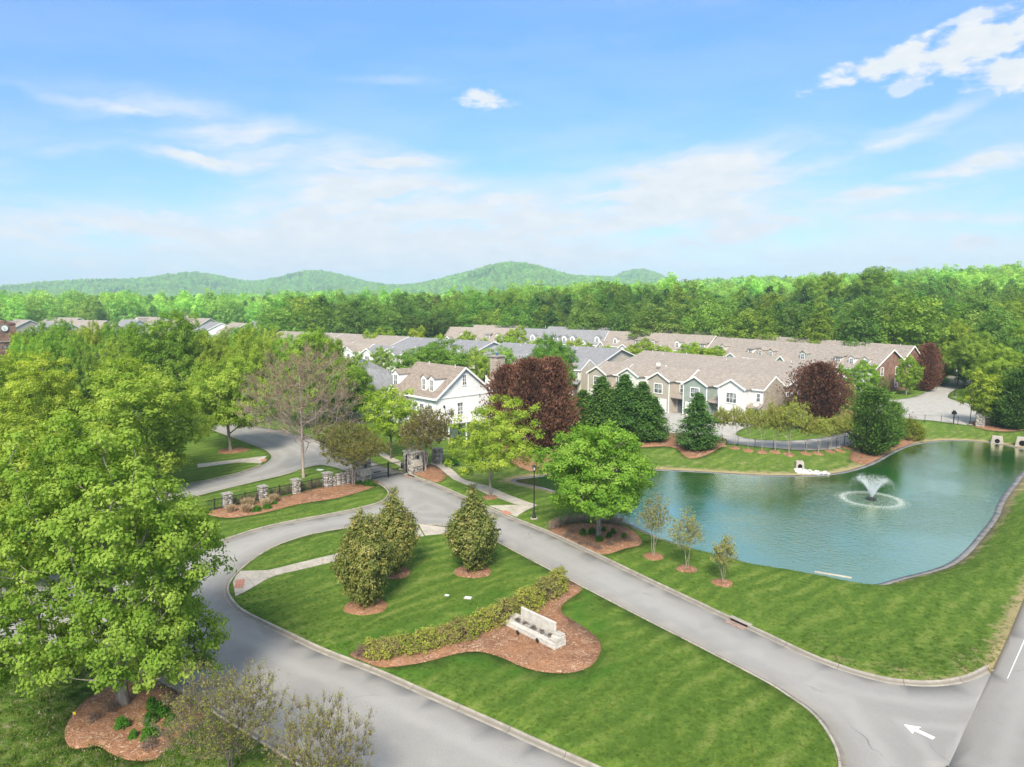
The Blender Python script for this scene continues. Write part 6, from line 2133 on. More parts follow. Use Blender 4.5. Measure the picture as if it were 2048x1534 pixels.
# ---------------------------------------------------------------- clock tower
def clock_tower():
    dist = 150.0
    cx = (2 - 1024) / F_PX * dist
    root = empty('clock_tower', (cx, dist, 0), R(-35))
    tag(root, 'red brick clock tower at the left edge', 'tower')
    a = 2.1
    zt = CAM_H - (648 - 585) / F_PX * dist
    MB().box(-a, a, -a, a, -0.3, zt).build('shaft', W_BRICK, root)
    MB().box(-a - 0.15, a + 0.15, -a - 0.15, a + 0.15, zt - 3.6, zt - 3.35).build('stone_band', M_CONC, root)
    gable_wall(MB(), -a - 0.1, a + 0.1, -a - 0.1, a + 0.1, zt, zt + 0.2, zt + 0.9, 'x').build('parapet', W_BRICK, root)
    cz = zt - 0.75
    for rot in (0, math.pi / 2):
        f = link('clock_face', None, root)
        bpy.data.objects.remove(f)
        for nm, rr_, dpt, m_ in (('clock_surround', 0.86, 0.10, M_CONC), ('clock_ring', 0.72, 0.16, M_BLACK), ('clock_face', 0.60, 0.20, M_TRIM)):
            n = 24
            mm = MB()
            pts = [(rr_ * math.cos(2 * math.pi * i / n), -a - dpt, cz + rr_ * math.sin(2 * math.pi * i / n)) for i in range(n)] + [(rr_ * math.cos(2 * math.pi * i / n), -a + 0.05, cz + rr_ * math.sin(2 * math.pi * i / n)) for i in range(n)]
            mm.poly(pts, [tuple(range(n)), tuple(range(2 * n - 1, n - 1, -1))] + [(i, (i + 1) % n, n + (i + 1) % n, n + i) for i in range(n)])
            o = mm.build(nm, m_, root)
            o.rotation_euler = (0, 0, rot)
            if nm == 'clock_face':
                for ang_, ln in ((R(300), 0.34), (R(180), 0.45)):
                    h_ = MB().bar((0, -a - 0.22, cz), (ln * math.sin(ang_), -a - 0.22, cz + ln * math.cos(ang_)), 0.05, 0.03, (0, 1, 0)).build('clock_hand', M_BLACK, o)
        mm = MB()
        n = 12
        pts = [(0.75 * math.cos(math.pi * i / n), -a - 0.08, zt - 4.9 + 0.75 * math.sin(math.pi * i / n)) for i in range(n + 1)] + [(0.75 * math.cos(math.pi * i / n), -a + 0.05, zt - 4.9 + 0.75 * math.sin(math.pi * i / n)) for i in range(n + 1)]
        mm.poly(pts, [tuple(range(n + 1)), tuple(range(2 * n + 1, n, -1))] + [(i, (i + 1) % (n + 1), n + 1 + (i + 1) % (n + 1), n + 1 + i) for i in range(n + 1)])
        o = mm.build('arched_opening', M_GLASS, root)
        o.rotation_euler = (0, 0, rot)


clock_tower()

# ================================================================ stone, iron and small things
M_LIME = plain('limestone', (0.40, 0.375, 0.335), 0.85, 0.2, 0.22, 4.0, 0, 0.4)
M_LIMEW = plain('limestone_pale', (0.47, 0.45, 0.415), 0.8, 0.2, 0.14, 3.0, 0, 0.3)
M_SLATE = plain('weathered_stone', (0.29, 0.28, 0.265), 0.9, 0.2, 0.45, 7.0, 0, 0.6)


def field_stone_mat(name, cols):
    m, t, out = mat_new(name)
    tn = t.add('ShaderNodeAttribute', attribute_name='tint').outputs['Fac']
    co = t.add('ShaderNodeTexCoord').outputs['Object']
    n = t.noise(co, 7, 4, 0.65)
    c = t.ramp(tn, cols)
    c = t.mix(t.math('MULTIPLY', t.smooth(n, 0.4, 0.7), 0.4), c, (0.10, 0.09, 0.085))
    principled(t, out, c, 0.9, 0.15, n, 0.6, 0.03)
    return m


M_FIELD = field_stone_mat('ledge_stone', [(0, (0.20, 0.19, 0.18)), (0.35, (0.31, 0.29, 0.27)), (0.7, (0.41, 0.385, 0.35)), (1, (0.52, 0.49, 0.45))])
M_RIPRAP = field_stone_mat('riprap_stone', [(0, (0.45, 0.44, 0.43)), (1, (0.78, 0.77, 0.75))])


def stonework(r, x0, x1, y0, y1, z0, z1, course=0.17, ln=0.42):
    """dry-laid ledge stones round a block: every stone its own solid, proud or shy by a little"""
    V, F, T = [], [], []

    def stone(a0, a1, b0, b1, c0, c1):
        b = len(V)
        j = lambda: r.uniform(-0.012, 0.012)
        for z in (c0, c1):
            for x, y in ((a0, b0), (a1, b0), (a1, b1), (a0, b1)):
                V.append((x + j(), y + j(), z + j() * 0.6))
        F.extend([(b, b + 3, b + 2, b + 1), (b + 4, b + 5, b + 6, b + 7), (b, b + 1, b + 5, b + 4), (b + 1, b + 2, b + 6, b + 5), (b + 2, b + 3, b + 7, b + 6), (b + 3, b, b + 4, b + 7)])
        T.extend([r.uniform(0, 1)] * 8)
    z = z0
    dp = 0.16
    while z < z1 - 0.03:
        h = min(course * r.uniform(0.75, 1.3), z1 - z)
        for side in range(4):
            a, b_ = (x0, x1) if side in (0, 2) else (y0 + dp, y1 - dp)
            s = a
            while s < b_ - 0.02:
                l = min(ln * r.uniform(0.6, 1.5), b_ - s)
                if b_ - s - l < 0.1:
                    l = b_ - s
                o = r.uniform(0, 0.035)
                g = 0.006
                if side == 0: stone(s + g, s + l - g, y0 - o, y0 + dp, z + g, z + h - g)
                elif side == 2: stone(s + g, s + l - g, y1 - dp, y1 + o, z + g, z + h - g)
                elif side == 1: stone(x1 - dp, x1 + o, s + g, s + l - g, z + g, z + h - g)
                else: stone(x0 - o, x0 + dp, s + g, s + l - g, z + g, z + h - g)
                s += l
        z += h
    # core
    b = len(V)
    e = 0.03
    for z in (z0, z1 - 0.02):
        for x, y in ((x0 + e, y0 + e), (x1 - e, y0 + e), (x1 - e, y1 - e), (x0 + e, y1 - e)):
            V.append((x, y, z))
    F.extend([(b, b + 3, b + 2, b + 1), (b + 4, b + 5, b + 6, b + 7), (b, b + 1, b + 5, b + 4), (b + 1, b + 2, b + 6, b + 5), (b + 2, b + 3, b + 7, b + 6), (b + 3, b, b + 4, b + 7)])
    T.extend([0.1] * 8)
    return np.array(V), np.array(F), np.array(T)


def stone_part(name, parent, r, *a, **k):
    V, F, T = stonework(r, *a, **k)
    o = link(name, np_mesh(name, V, F, M_FIELD, T), parent)
    return o


rs = np.random.default_rng(17)
FENCE_DIR = np.array(P(655, 974)) - np.array(P(455, 1016))
FENCE_DIR = FENCE_DIR / np.linalg.norm(FENCE_DIR)
FRZ = math.atan2(FENCE_DIR[1], FENCE_DIR[0])


def pillar(px, py, w, h, label, rz, plate=False, capz=0.16, lamp=False):
    b = G(px, py)
    root = empty('stone_pillar', tuple(b), rz)
    tag(root, label, 'pillar')
    a = w / 2
    stone_part('stonework', root, rs, -a, a, -a, a, -0.2, h, course=0.16, ln=0.36)
    if plate:
        # pyramid of flat stones on top
        for k, f in enumerate((1.1, 0.86, 0.6, 0.34)):
            c = MB().box(-a * f, a * f, -a * f, a * f, h + k * 0.13, h + k * 0.13 + 0.125)
            c.build('cap_course', M_SLATE, root)
        pl = MB().box(-0.60, 0.60, -a - 0.09, -a - 0.02, h * 0.34, h * 0.34 + 0.78).build('name_plate', M_LIME, root)
        for row, (zz, n) in enumerate(((0.50, 6), (0.18, 6))):
            for i in range(n):
                x = -0.42 + i * 0.84 / (n - 1)
                MB().box(x - 0.045, x + 0.045, -a - 0.098, -a - 0.088, h * 0.34 + zz - 0.07, h * 0.34 + zz + 0.07).build('raised_mark', plain('plate_mark', (0.33, 0.29, 0.25), 0.8, 0.2), pl)
        MB().box(-0.10, 0.10, -a - 0.16, -a - 0.02, h * 0.34 + 0.86, h * 0.34 + 1.2).build('wall_lantern', M_BLACK, root)
    else:
        MB().box(-a - 0.07, a + 0.07, -a - 0.07, a + 0.07, h, h + 0.07).build('cap', M_SLATE, root)
        MB().box(-a * 0.75, a * 0.75, -a * 0.75, a * 0.75, h + 0.072, h + 0.12).build('cap_top', M_SLATE, root)
    return b


pA = pillar(455, 1015, 0.72, 1.32, 'square stone fence pillar at the tan grasses', FRZ)
pB = pillar(526, 1000, 0.72, 1.34, 'square stone fence pillar second from the tan grasses', FRZ)
pC = pillar(592, 986, 0.72, 1.36, 'square stone fence pillar nearest the bare tree', FRZ)
pD = pillar(655, 973, 0.78, 1.42, 'stone pillar at the end of the stone wall', FRZ)
gl, gr_ = np.array(P(727, 962)), np.array(P(828, 942))
gdir = (gr_ - gl) / np.linalg.norm(gr_ - gl)
GRZ = math.atan2(gdir[1], gdir[0])
pE = pillar(724, 962, 1.45, 2.15, 'large stone gate pillar with plate left of the gate', GRZ, True)
pF = pillar(827, 943, 1.55, 2.25, 'large stone gate pillar with plate right of the gate', GRZ, True)
pillar(875, 926, 0.95, 1.7, 'plain stone pillar beside the gate walk', GRZ)
pillar(846, 930, 0.9, 1.5, 'stone pillar behind the right crape myrtle', GRZ)
pillar(1960, 851, 1.2, 1.75, 'stone pillar at the end of the court fence', R(-40))

# ragged stone wall with stepped top
wv = Vector((pE.x - pD.x, pE.y - pD.y, 0))
wl = wv.length
root = empty('stone_wall', (pD.x, pD.y, LAWN), math.atan2(wv.y, wv.x))
tag(root, 'low rough stone wall between the end pillar and the gate', 'wall')
for k in range(5):
    a, b = 0.40 + (wl - 1.1) * k / 5, 0.40 + (wl - 1.1) * (k + 1) / 5 - 0.01
    stone_part('wall_section', root, rs, a, b, -0.2, 0.2, -0.2, 0.98 + 0.14 * k + 0.05 * (k % 2), course=0.17, ln=0.5)


def picket_panel(parent, a, b, h=1.12, gap=0.12, name='fence_panel', post_every=None, t=0.018, rails=(0.15, 0.95), rw=0.04):
    """two rails and the fine pickets between a and b (local points)"""
    a, b = Vector(a), Vector(b)
    L = (b - a).length
    pn_ = MB()
    for f in rails:
        pn_.bar(a + Vector((0, 0, h * f)), b + Vector((0, 0, h * f)), rw)
    o = pn_.build(name, M_BLACK, parent)
    pk = MB()
    n = int(L / gap)
    for i in range(1, n):
        q = a.lerp(b, i / n)
        pk.box(q.x - t / 2, q.x + t / 2, q.y - t / 2, q.y + t / 2, q.z + 0.06, q.z + h)
    tag(pk.build('pickets', M_BLACK, o), kind='stuff')
    return o


fl = G(412, 1024)
froot = empty('iron_fence', tuple(pA), 0)
tag(froot, 'black iron picket fence strung between the small stone pillars', 'fence')
for i, (a, b) in enumerate(((fl, pA), (pA, pB), (pB, pC), (pC, pD))):
    d = Vector((b.x - a.x, b.y - a.y, 0)).normalized()
    aa, bb = a + d * 0.38 - pA, b - d * 0.38 - pA
    if i == 0:
        aa = a - pA
    mid = (aa + bb) / 2
    for s, e in ((aa, mid), (mid, bb)):
        s2, e2 = Vector((s.x, s.y, 0)), Vector((e.x, e.y, 0))
        picket_panel(froot, s2, e2, 1.05, 0.13, t=0.03, rw=0.05)
    MB().box(mid.x - 0.04, mid.x + 0.04, mid.y - 0.04, mid.y + 0.04, 0, 1.18).build('post', M_BLACK, froot)

# gate of two leaves
gA = Vector((pE.x, pE.y, 0)) + Vector((*gdir, 0)) * 0.95
gB = Vector((pF.x, pF.y, 0)) - Vector((*gdir, 0)) * 0.95
groot = empty('iron_gate', tuple(gA), math.atan2((gB - gA).y, (gB - gA).x))
tag(groot, 'closed black iron driveway gate between the stone pillars', 'gate')
GL = (gB - gA).length
for s, e in ((0.05, GL / 2 - 0.07), (GL / 2 + 0.07, GL - 0.05)):
    lf = MB().bar((s, 0, 0.16), (e, 0, 0.16), 0.05).bar((s, 0, 1.5), (e, 0, 1.5), 0.05).bar((s, 0, 0.55), (e, 0, 0.55), 0.035).bar((s, 0, 0.1), (s, 0, 1.62), 0.055).bar((e, 0, 0.1), (e, 0, 1.62), 0.055).build('gate_leaf', M_BLACK, groot)
    pk = MB()
    n = int((e - s) / 0.125)
    for i in range(1, n):
        x = s + (e - s) * i / n
        pk.box(x - 0.012, x + 0.012, -0.012, 0.012, 0.12, 1.62)
    tag(pk.build('pickets', M_BLACK, lf), kind='stuff')
    MB().box(s + 0.5, s + 1.3, 0.05, 0.11, 0.72, 0.80).build('closer_arm', M_BLACK, lf)
MB().box(GL / 2 - 0.06, GL / 2 + 0.06, -0.06, 0.06, 0, 1.72).build('centre_post', M_BLACK, groot)
MB().box(-0.08, 0.04, -0.06, 0.06, 0, 1.9).build('hinge_post', M_BLACK, groot)
MB().box(GL - 0.04, GL + 0.08, -0.06, 0.06, 0, 2.2).build('hinge_post', M_BLACK, groot)
b = G(806, 941, 0.0)
root = empty('gate_operator', (b.x, b.y, 0.12), GRZ)
tag(root, 'black gate motor box on a pale base by the right pillar', 'gate motor')
MB().box(-0.35, 0.35, -0.3, 0.3, -0.1, 0.14).build('base', M_CONC, root, bevel=0.02)
MB().lathe([(0.26, 0.14), (0.27, 0.6), (0.22, 0.78), (0.08, 0.84)], 12).build('housing', M_BLACK, root, True)


# lamp posts
def lamp_post(px, py, top, label):
    b = G(px, py)
    h = px_height(b, top)
    root = empty('lamp_post', tuple(b))
    tag(root, label, 'lamp post')
    MB().lathe([(0.34, -0.1), (0.34, 0.05), (0.30, 0.08)], 14).build('footing', M_CONC, root)
    MB().lathe([(0.19, 0.08), (0.19, 0.16), (0.13, 0.24), (0.11, 0.55), (0.075, 0.62), (0.055, 0.75), (0.045, h - 0.62), (0.09, h - 0.60), (0.06, h - 0.55), (0.05, h - 0.5)], 12).build('pole', M_BLACK, root, True)
    lt = MB()
    for k in range(6):
        a = 2 * math.pi * k / 6
        lt.bar((0.10 * math.cos(a), 0.10 * math.sin(a), h - 0.5), (0.19 * math.cos(a), 0.19 * math.sin(a), h - 0.14), 0.02)
    lt.lathe([(0.11, h - 0.52), (0.11, h - 0.48)], 12).lathe([(0.23, h - 0.15), (0.20, h - 0.09), (0.06, h - 0.02), (0.02, h + 0.06)], 12)
    ln = lt.build('lantern', M_BLACK, root)
    MB().lathe([(0.09, h - 0.48), (0.165, h - 0.16)], 12).build('glass', plain('lamp_glass', (0.62, 0.62, 0.60), 0.2, 0.5, 0.1), ln)


lamp_post(1068, 1037, 930, 'black lamp post on the lawn by the curving walk')
lamp_post(1909, 794, 738, 'black lamp post at the bend of the court street')
lamp_post(1940, 849, 795, 'black lamp post behind the court fence')


# stone name sign on the island
def monument():
    a, b = np.array(P(1008, 1250, LAWN)), np.array(P(1109, 1301, LAWN))
    d = (b - a)
    L = np.linalg.norm(d)
    d /= L
    root = empty('stone_sign', (a[0], a[1], LAWN + 0.03), math.atan2(d[1], d[0]))
    tag(root, 'pale limestone sign wall with upright slab on the mulch bed', 'sign')
    r = np.random.default_rng(33)

    def blocks(x0, x1, y0, y1, z0, z1, ln, mat=M_LIMEW):
        s = x0
        while s < x1 - 0.02:
            l = min(ln * r.uniform(0.8, 1.3), x1 - s)
            if x1 - s - l < 0.2:
                l = x1 - s
            j = r.uniform(-0.012, 0.012)
            MB().box(s + 0.004, s + l - 0.004, y0 + j, y1, z0 + 0.003, z1 - 0.003 + abs(j)).build('stone', mat, root, bevel=0.014)
            s += l
    blocks(0, L, 0, 0.36, -0.15, 0.14, 0.75)
    blocks(0, L, 0.02, 0.36, 0.14, 0.30, 0.9)
    blocks(L - 0.62, L, 0.37, 0.95, -0.15, 0.14, 0.7)
    blocks(L - 0.62, L, 0.37, 0.95, 0.14, 0.30, 0.7)
    blocks(L - 0.62, L - 0.02, 0.16, 0.94, 0.30, 0.42, 0.7, M_LIME)
    blocks(L - 0.60, L - 0.03, 0.32, 0.94, 0.42, 0.54, 0.7, M_LIMEW)
    blocks(L - 0.60, L - 0.05, 0.50, 0.93, 0.54, 0.64, 0.7, M_LIME)
    blocks(0, 0.5, 0.37, 0.95, -0.15, 0.34, 0.5, M_LIME)
    blocks(0, 0.55, 0.45, 0.95, 0.34, 0.46, 0.6, M_LIME)
    blocks(0.5, L - 0.62, 0.66, 0.95, -0.15, 0.52, 0.8, M_LIME)
    slab = MB().box(0.72, L - 0.66, 0.70, 0.85, 0.52, 1.14).build('slab', M_LIMEW, root, bevel=0.025)
    MB().box(0.5, L - 0.62, 0.36, 0.66, -0.1, 0.26).build('planter_soil', M_SLATE, root)
    V, F, T = [], [], []
    for k in range(46):
        x, y = r.uniform(0.55, L - 0.7), r.uniform(0.36, 0.68)
        s = r.uniform(0.05, 0.13)
        MBk = MB().box(x - s, x + s, y - s * 0.7, y + s * 0.7, 0.24, 0.27 + r.uniform(0.02, 0.16) + 0.15 * (y - 0.36))
        V.append(MBk)
    m = MB()
    for q in V:
        m.poly(q.v, q.f)
    tag(m.build('planter_rocks', M_SLATE, root), kind='stuff')
    # dead plants in the planter
    for k in range(5):
        x = 0.7 + k * (L - 1.5) / 4
        o = link('dead_plant', PROTO['shrub_dead']['crown'], root, (x, 0.5, 0.3))
        o.scale = (0.5, 0.32, 0.36)
        o.color = (0.35, 0.36, 0.38, 1)


monument()
for px, py, lab in [(1036, 1272, 'black ground spotlight before the sign, further from the drive'), (1075, 1288, 'black ground spotlight before the sign, nearer its stone end')]:
    b = G(px, py)
    root = empty('spotlight', (b.x, b.y, b.z + 0.03), R(40))
    tag(root, lab, 'spotlight')
    MB().bar((0, 0, -0.05), (0, 0, 0.14), 0.035).build('stake', M_BLACK, root)
    MB().bar((0, -0.06, 0.14), (0, 0.12, 0.24), 0.11).build('head', M_BLACK, root)
# entry call box beside the drive
b = G(993, 1090, 0.1)
root = empty('call_box', (b.x, b.y, 0.1), R(-52))
tag(root, 'black gooseneck call box at the drive by the lone magnolia', 'call box')
MB().bar((0, 0, -0.1), (0, 0, 1.0), 0.07).bar((0, 0, 1.0), (0.25, 0, 1.15), 0.06).build('post', M_BLACK, root)
MB().box(0.2, 0.42, -0.17, 0.17, 0.98, 1.4).build('box', M_BLACK, root, bevel=0.02)
MB().box(0.42, 0.426, -0.1, 0.1, 1.05, 1.3).build('keypad', M_PIPE, root)

M_COVER = plain('cover_blue_white', (0.62, 0.70, 0.70), 0.5, 0.3, 0.1)
for px, py, w, lab in [(936, 1196, 0.42, 'pale rectangular utility cover in the island lawn'), (894, 1191, 0.24, 'small pale utility cover left of the rectangular one'), (640, 940, 0.7, 'pale utility cover in the grass behind the fence')]:
    b = G(px, py)
    root = empty('utility_cover', tuple(b), R(-15))
    tag(root, lab, 'utility cover')
    MB().box(-w / 2 - 0.05, w / 2 + 0.05, -w * 0.35 - 0.05, w * 0.35 + 0.05, -0.05, 0.025).build('rim', M_CONC, root)
    MB().box(-w / 2, w / 2, -w * 0.35, w * 0.35, 0.02, 0.05).build('lid', M_COVER, root)


# kerb inlets
def inlet(px, py, label, line):
    c = np.array(P(px, py))
    L = np.asarray(line)
    i = int(np.argmin(np.linalg.norm(L - c, axis=1)))
    t = L[i + 1] - L[i - 1]
    root = empty('storm_drain', (L[i][0], L[i][1], 0), math.atan2(t[1], t[0]))
    tag(root, label, 'drain')
    MB().box(-0.6, 0.6, -0.225, -0.06, 0.02, 0.128).build('slot', plain('drain_dark', (0.012, 0.010, 0.009), 0.9, 0.1), root)
    MB().box(-0.75, 0.75, -0.20, 0.12, 0.128, 0.165).build('hood', M_CONC, root)
    MB().box(-0.7, 0.7, -0.75, -0.23, 0.008, 0.018).build('apron', plain('rust_stain', (0.27, 0.20, 0.17), 0.9, 0.1, 0.3, 5), root)


inlet(1475, 1244, 'dark storm drain slot in the kerb across from the hedge bed', ENTRY_R)
inlet(826, 953, 'dark storm drain slot in the kerb by the gate', ENTRY_R)


# culvert headwalls round the pond
def headwall(px, py, w, h, rz, label, hole=True, depth=0.9):
    b = G(px, py, 0.05)
    root = empty('culvert_headwall', tuple(b), rz)
    tag(root, label, 'culvert')
    a = w / 2
    MB().poly([(-a, 0, -0.5), (a, 0, -0.5), (a * 0.72, 0, h), (-a * 0.72, 0, h), (-a, depth, -0.5), (a, depth, -0.5), (a * 0.72, depth, h), (-a * 0.72, depth, h)],
              [(0, 1, 2, 3), (5, 4, 7, 6), (4, 0, 3, 7), (1, 5, 6, 2), (3, 2, 6, 7), (0, 4, 5, 1)]).build('wall', M_WALK, root, bevel=0.02)
    if hole:
        n = 16
        rr_ = h * 0.30
        MB().poly([(rr_ * math.cos(2 * math.pi * i / n), -0.012, h * 0.40 + rr_ * math.sin(2 * math.pi * i / n)) for i in range(n)] + [(rr_ * math.cos(2 * math.pi * i / n), 0.02, h * 0.40 + rr_ * math.sin(2 * math.pi * i / n)) for i in range(n)],
                  [tuple(range(n))] + [(i, (i + 1) % n, n + (i + 1) % n, n + i) for i in range(n)]).build('pipe_mouth', MATS['drain_dark'], root)
    return root


headwall(1600, 938, 1.15, 0.85, R(-12), 'small concrete culvert above the white riprap')
headwall(1994, 888, 1.7, 1.05, R(-30), 'concrete culvert with round pipe on the far pond bank')
headwall(2044, 894, 1.8, 1.3, R(-35), 'second concrete culvert at the right pond edge')
b = G(1634, 1149, 0.0)
root = empty('concrete_weir', (b.x, b.y, b.z), R(-28))
tag(root, 'low concrete weir wall on the near pond edge', 'wall')
MB().box(-0.2, 2.4, -0.10, 0.16, -0.5, 0.22).build('wall', M_WALK, root, bevel=0.02)


def riprap():
    c = G(1610, 944)
    r = np.random.default_rng(3)
    V, F, T = [], [], []
    for k in range(170):
        u, v = r.uniform(-1.1, 2.6), r.uniform(-0.9, 0.9)
        if v > 0.9 - 0.30 * max(u, 0):
            continue
        x, y = c.x + u, c.y + v
        s = r.uniform(0.08, 0.2)
        z = gz(x, y) + s * 0.3
        b_ = len(V)
        for _ in range(8):
            pass
        for (i, j, kz) in ((-1, -1, -1), (1, -1, -1), (1, 1, -1), (-1, 1, -1), (-1, -1, 1), (1, -1, 1), (1, 1, 1), (-1, 1, 1)):
            q = 0.6 if kz > 0 else 1
            V.append((x + i * s * q * r.uniform(0.6, 1), y + j * s * q * r.uniform(0.6, 1), z + kz * s * 0.6 * r.uniform(0.6, 1)))
        F.extend([(b_, b_ + 3, b_ + 2, b_ + 1), (b_ + 4, b_ + 5, b_ + 6, b_ + 7), (b_, b_ + 1, b_ + 5, b_ + 4), (b_ + 1, b_ + 2, b_ + 6, b_ + 5), (b_ + 2, b_ + 3, b_ + 7, b_ + 6), (b_ + 3, b_, b_ + 4, b_ + 7)])
        T.extend([r.uniform(0, 1)] * 8)
    tag(link('riprap', np_mesh('riprap', V, F, M_RIPRAP, T)), 'heap of white riprap stones below the small culvert', None, None, 'stuff')


riprap()


# black fence on the far side of the pond
def long_fence(pts, label, every=2.2, h=1.15):
    line = catmull([tuple(G(a, b))[:2] for a, b in pts], 0.4)
    s = np.concatenate([[0], np.cumsum(np.linalg.norm(np.diff(line, axis=0), axis=1))])
    n = int(s[-1] / every)
    u = np.linspace(0, s[-1], n + 1)
    q = np.column_stack([np.interp(u, s, line[:, 0]), np.interp(u, s, line[:, 1])])
    o = q[0]
    z = hz(q[:, 0], q[:, 1]) + LAWN
    root = empty('iron_fence', (o[0], o[1], 0))
    tag(root, label, 'fence')
    for i in range(n + 1):
        MB().box(q[i][0] - o[0] - 0.028, q[i][0] - o[0] + 0.028, q[i][1] - o[1] - 0.028, q[i][1] - o[1] + 0.028, z[i] - 0.1, z[i] + h + 0.08).build('post', M_BLACK, root)
        if i < n:
            picket_panel(root, (q[i][0] - o[0], q[i][1] - o[1], z[i]), (q[i + 1][0] - o[0], q[i + 1][1] - o[1], z[i + 1]), h, 0.22, t=0.006, rw=0.018)


long_fence([(1334, 870), (1375, 881), (1442, 887), (1475, 892), (1530, 899), (1585, 902), (1640, 899), (1690, 889), (1712, 880)], 'black iron fence behind the row of crape myrtles')
long_fence([(1788, 842), (1822, 843), (1860, 845), (1907, 848), (1950, 853)], 'black iron fence along the pale court')


# small things about the court
b = G(1763, 792)
root = empty('fire_hydrant', tuple(b))
tag(root, 'pale yellow fire hydrant on the court grass', 'fire hydrant')
M_HYD = plain('hydrant_yellow', (0.62, 0.50, 0.20), 0.5, 0.3, 0.1)
MB().lathe([(0.17, 0), (0.17, 0.05), (0.11, 0.07), (0.11, 0.5), (0.15, 0.52), (0.15, 0.57), (0.12, 0.62), (0.06, 0.72), (0.03, 0.78)], 12).build('barrel', M_HYD, root, True)
MB().bar((-0.2, 0, 0.42), (0.2, 0, 0.42), 0.11).bar((0, -0.19, 0.4), (0, 0, 0.4), 0.13).build('nozzles', M_HYD, root)
b = G(1907, 846)
root = empty('mailbox', tuple(b), R(10))
tag(root, 'black box on a post at the court fence', 'mailbox')
MB().bar((0, 0, -0.1), (0, 0, 1.6), 0.1).build('post', M_BLACK, root)
MB().box(-0.22, 0.22, -0.28, 0.28, 1.35, 1.75).box(-0.10, 0.10, -0.2, 0.2, 1.75, 1.95).build('box', M_BLACK, root)
b = G(1983, 850)
root = empty('yard_sign', tuple(b), R(15))
tag(root, 'small white sign board by the court pillar', 'sign')
MB().box(-0.02, 0.02, -0.02, 0.02, -0.1, 0.4).build('stake', M_BLACK, root)
MB().box(-0.34, 0.34, -0.015, 0.015, 0.12, 0.62).build('board', M_TRIM, root)
b = G(147, 1441)
root = empty('marker_flag', (b.x, b.y, b.z + 0.03))
tag(root, 'little yellow marker flag in the corner mulch bed', 'flag')
MB().bar((0, 0, -0.05), (0, 0, 0.4), 0.008).build('wire', M_PIPE, root)
MB().box(0, 0.13, -0.003, 0.003, 0.27, 0.4).build('pennant', plain('flag_yellow', (0.8, 0.55, 0.03), 0.6, 0.2, 0.05), root)

# utility poles
M_POLE = plain('pole_wood', (0.24, 0.18, 0.14), 0.9, 0.1, 0.2)
for px, top, d, arm, lab in [(294, 617, 420, False, 'thin pole rising over the far tan roofs'), (375, 626, 330, True, 'utility pole with transformers left of the white gable'), (1686, 586, 300, True, 'utility pole among the hillside trees')]:
    x = (px - 1024) / F_PX * d
    z0 = float(far_z(x, d))
    zt = CAM_H - (top - 585) / F_PX * d
    root = empty('utility_pole', (x, d, z0))
    tag(root, lab, 'utility pole')
    MB().lathe([(0.22, -0.5), (0.14, zt - z0)], 8).build('pole', M_POLE, root)
    if arm:
        MB().box(-1.4, 1.4, -0.08, 0.08, zt - z0 - 0.8, zt - z0 - 0.6).build('crossarm', M_POLE, root)
        for s in (-0.5, 0.5):
            MB().lathe([(0.28, zt - z0 - 2.0), (0.28, zt - z0 - 1.1)], 10, s, -0.2).build('transformer', M_PIPE, root)


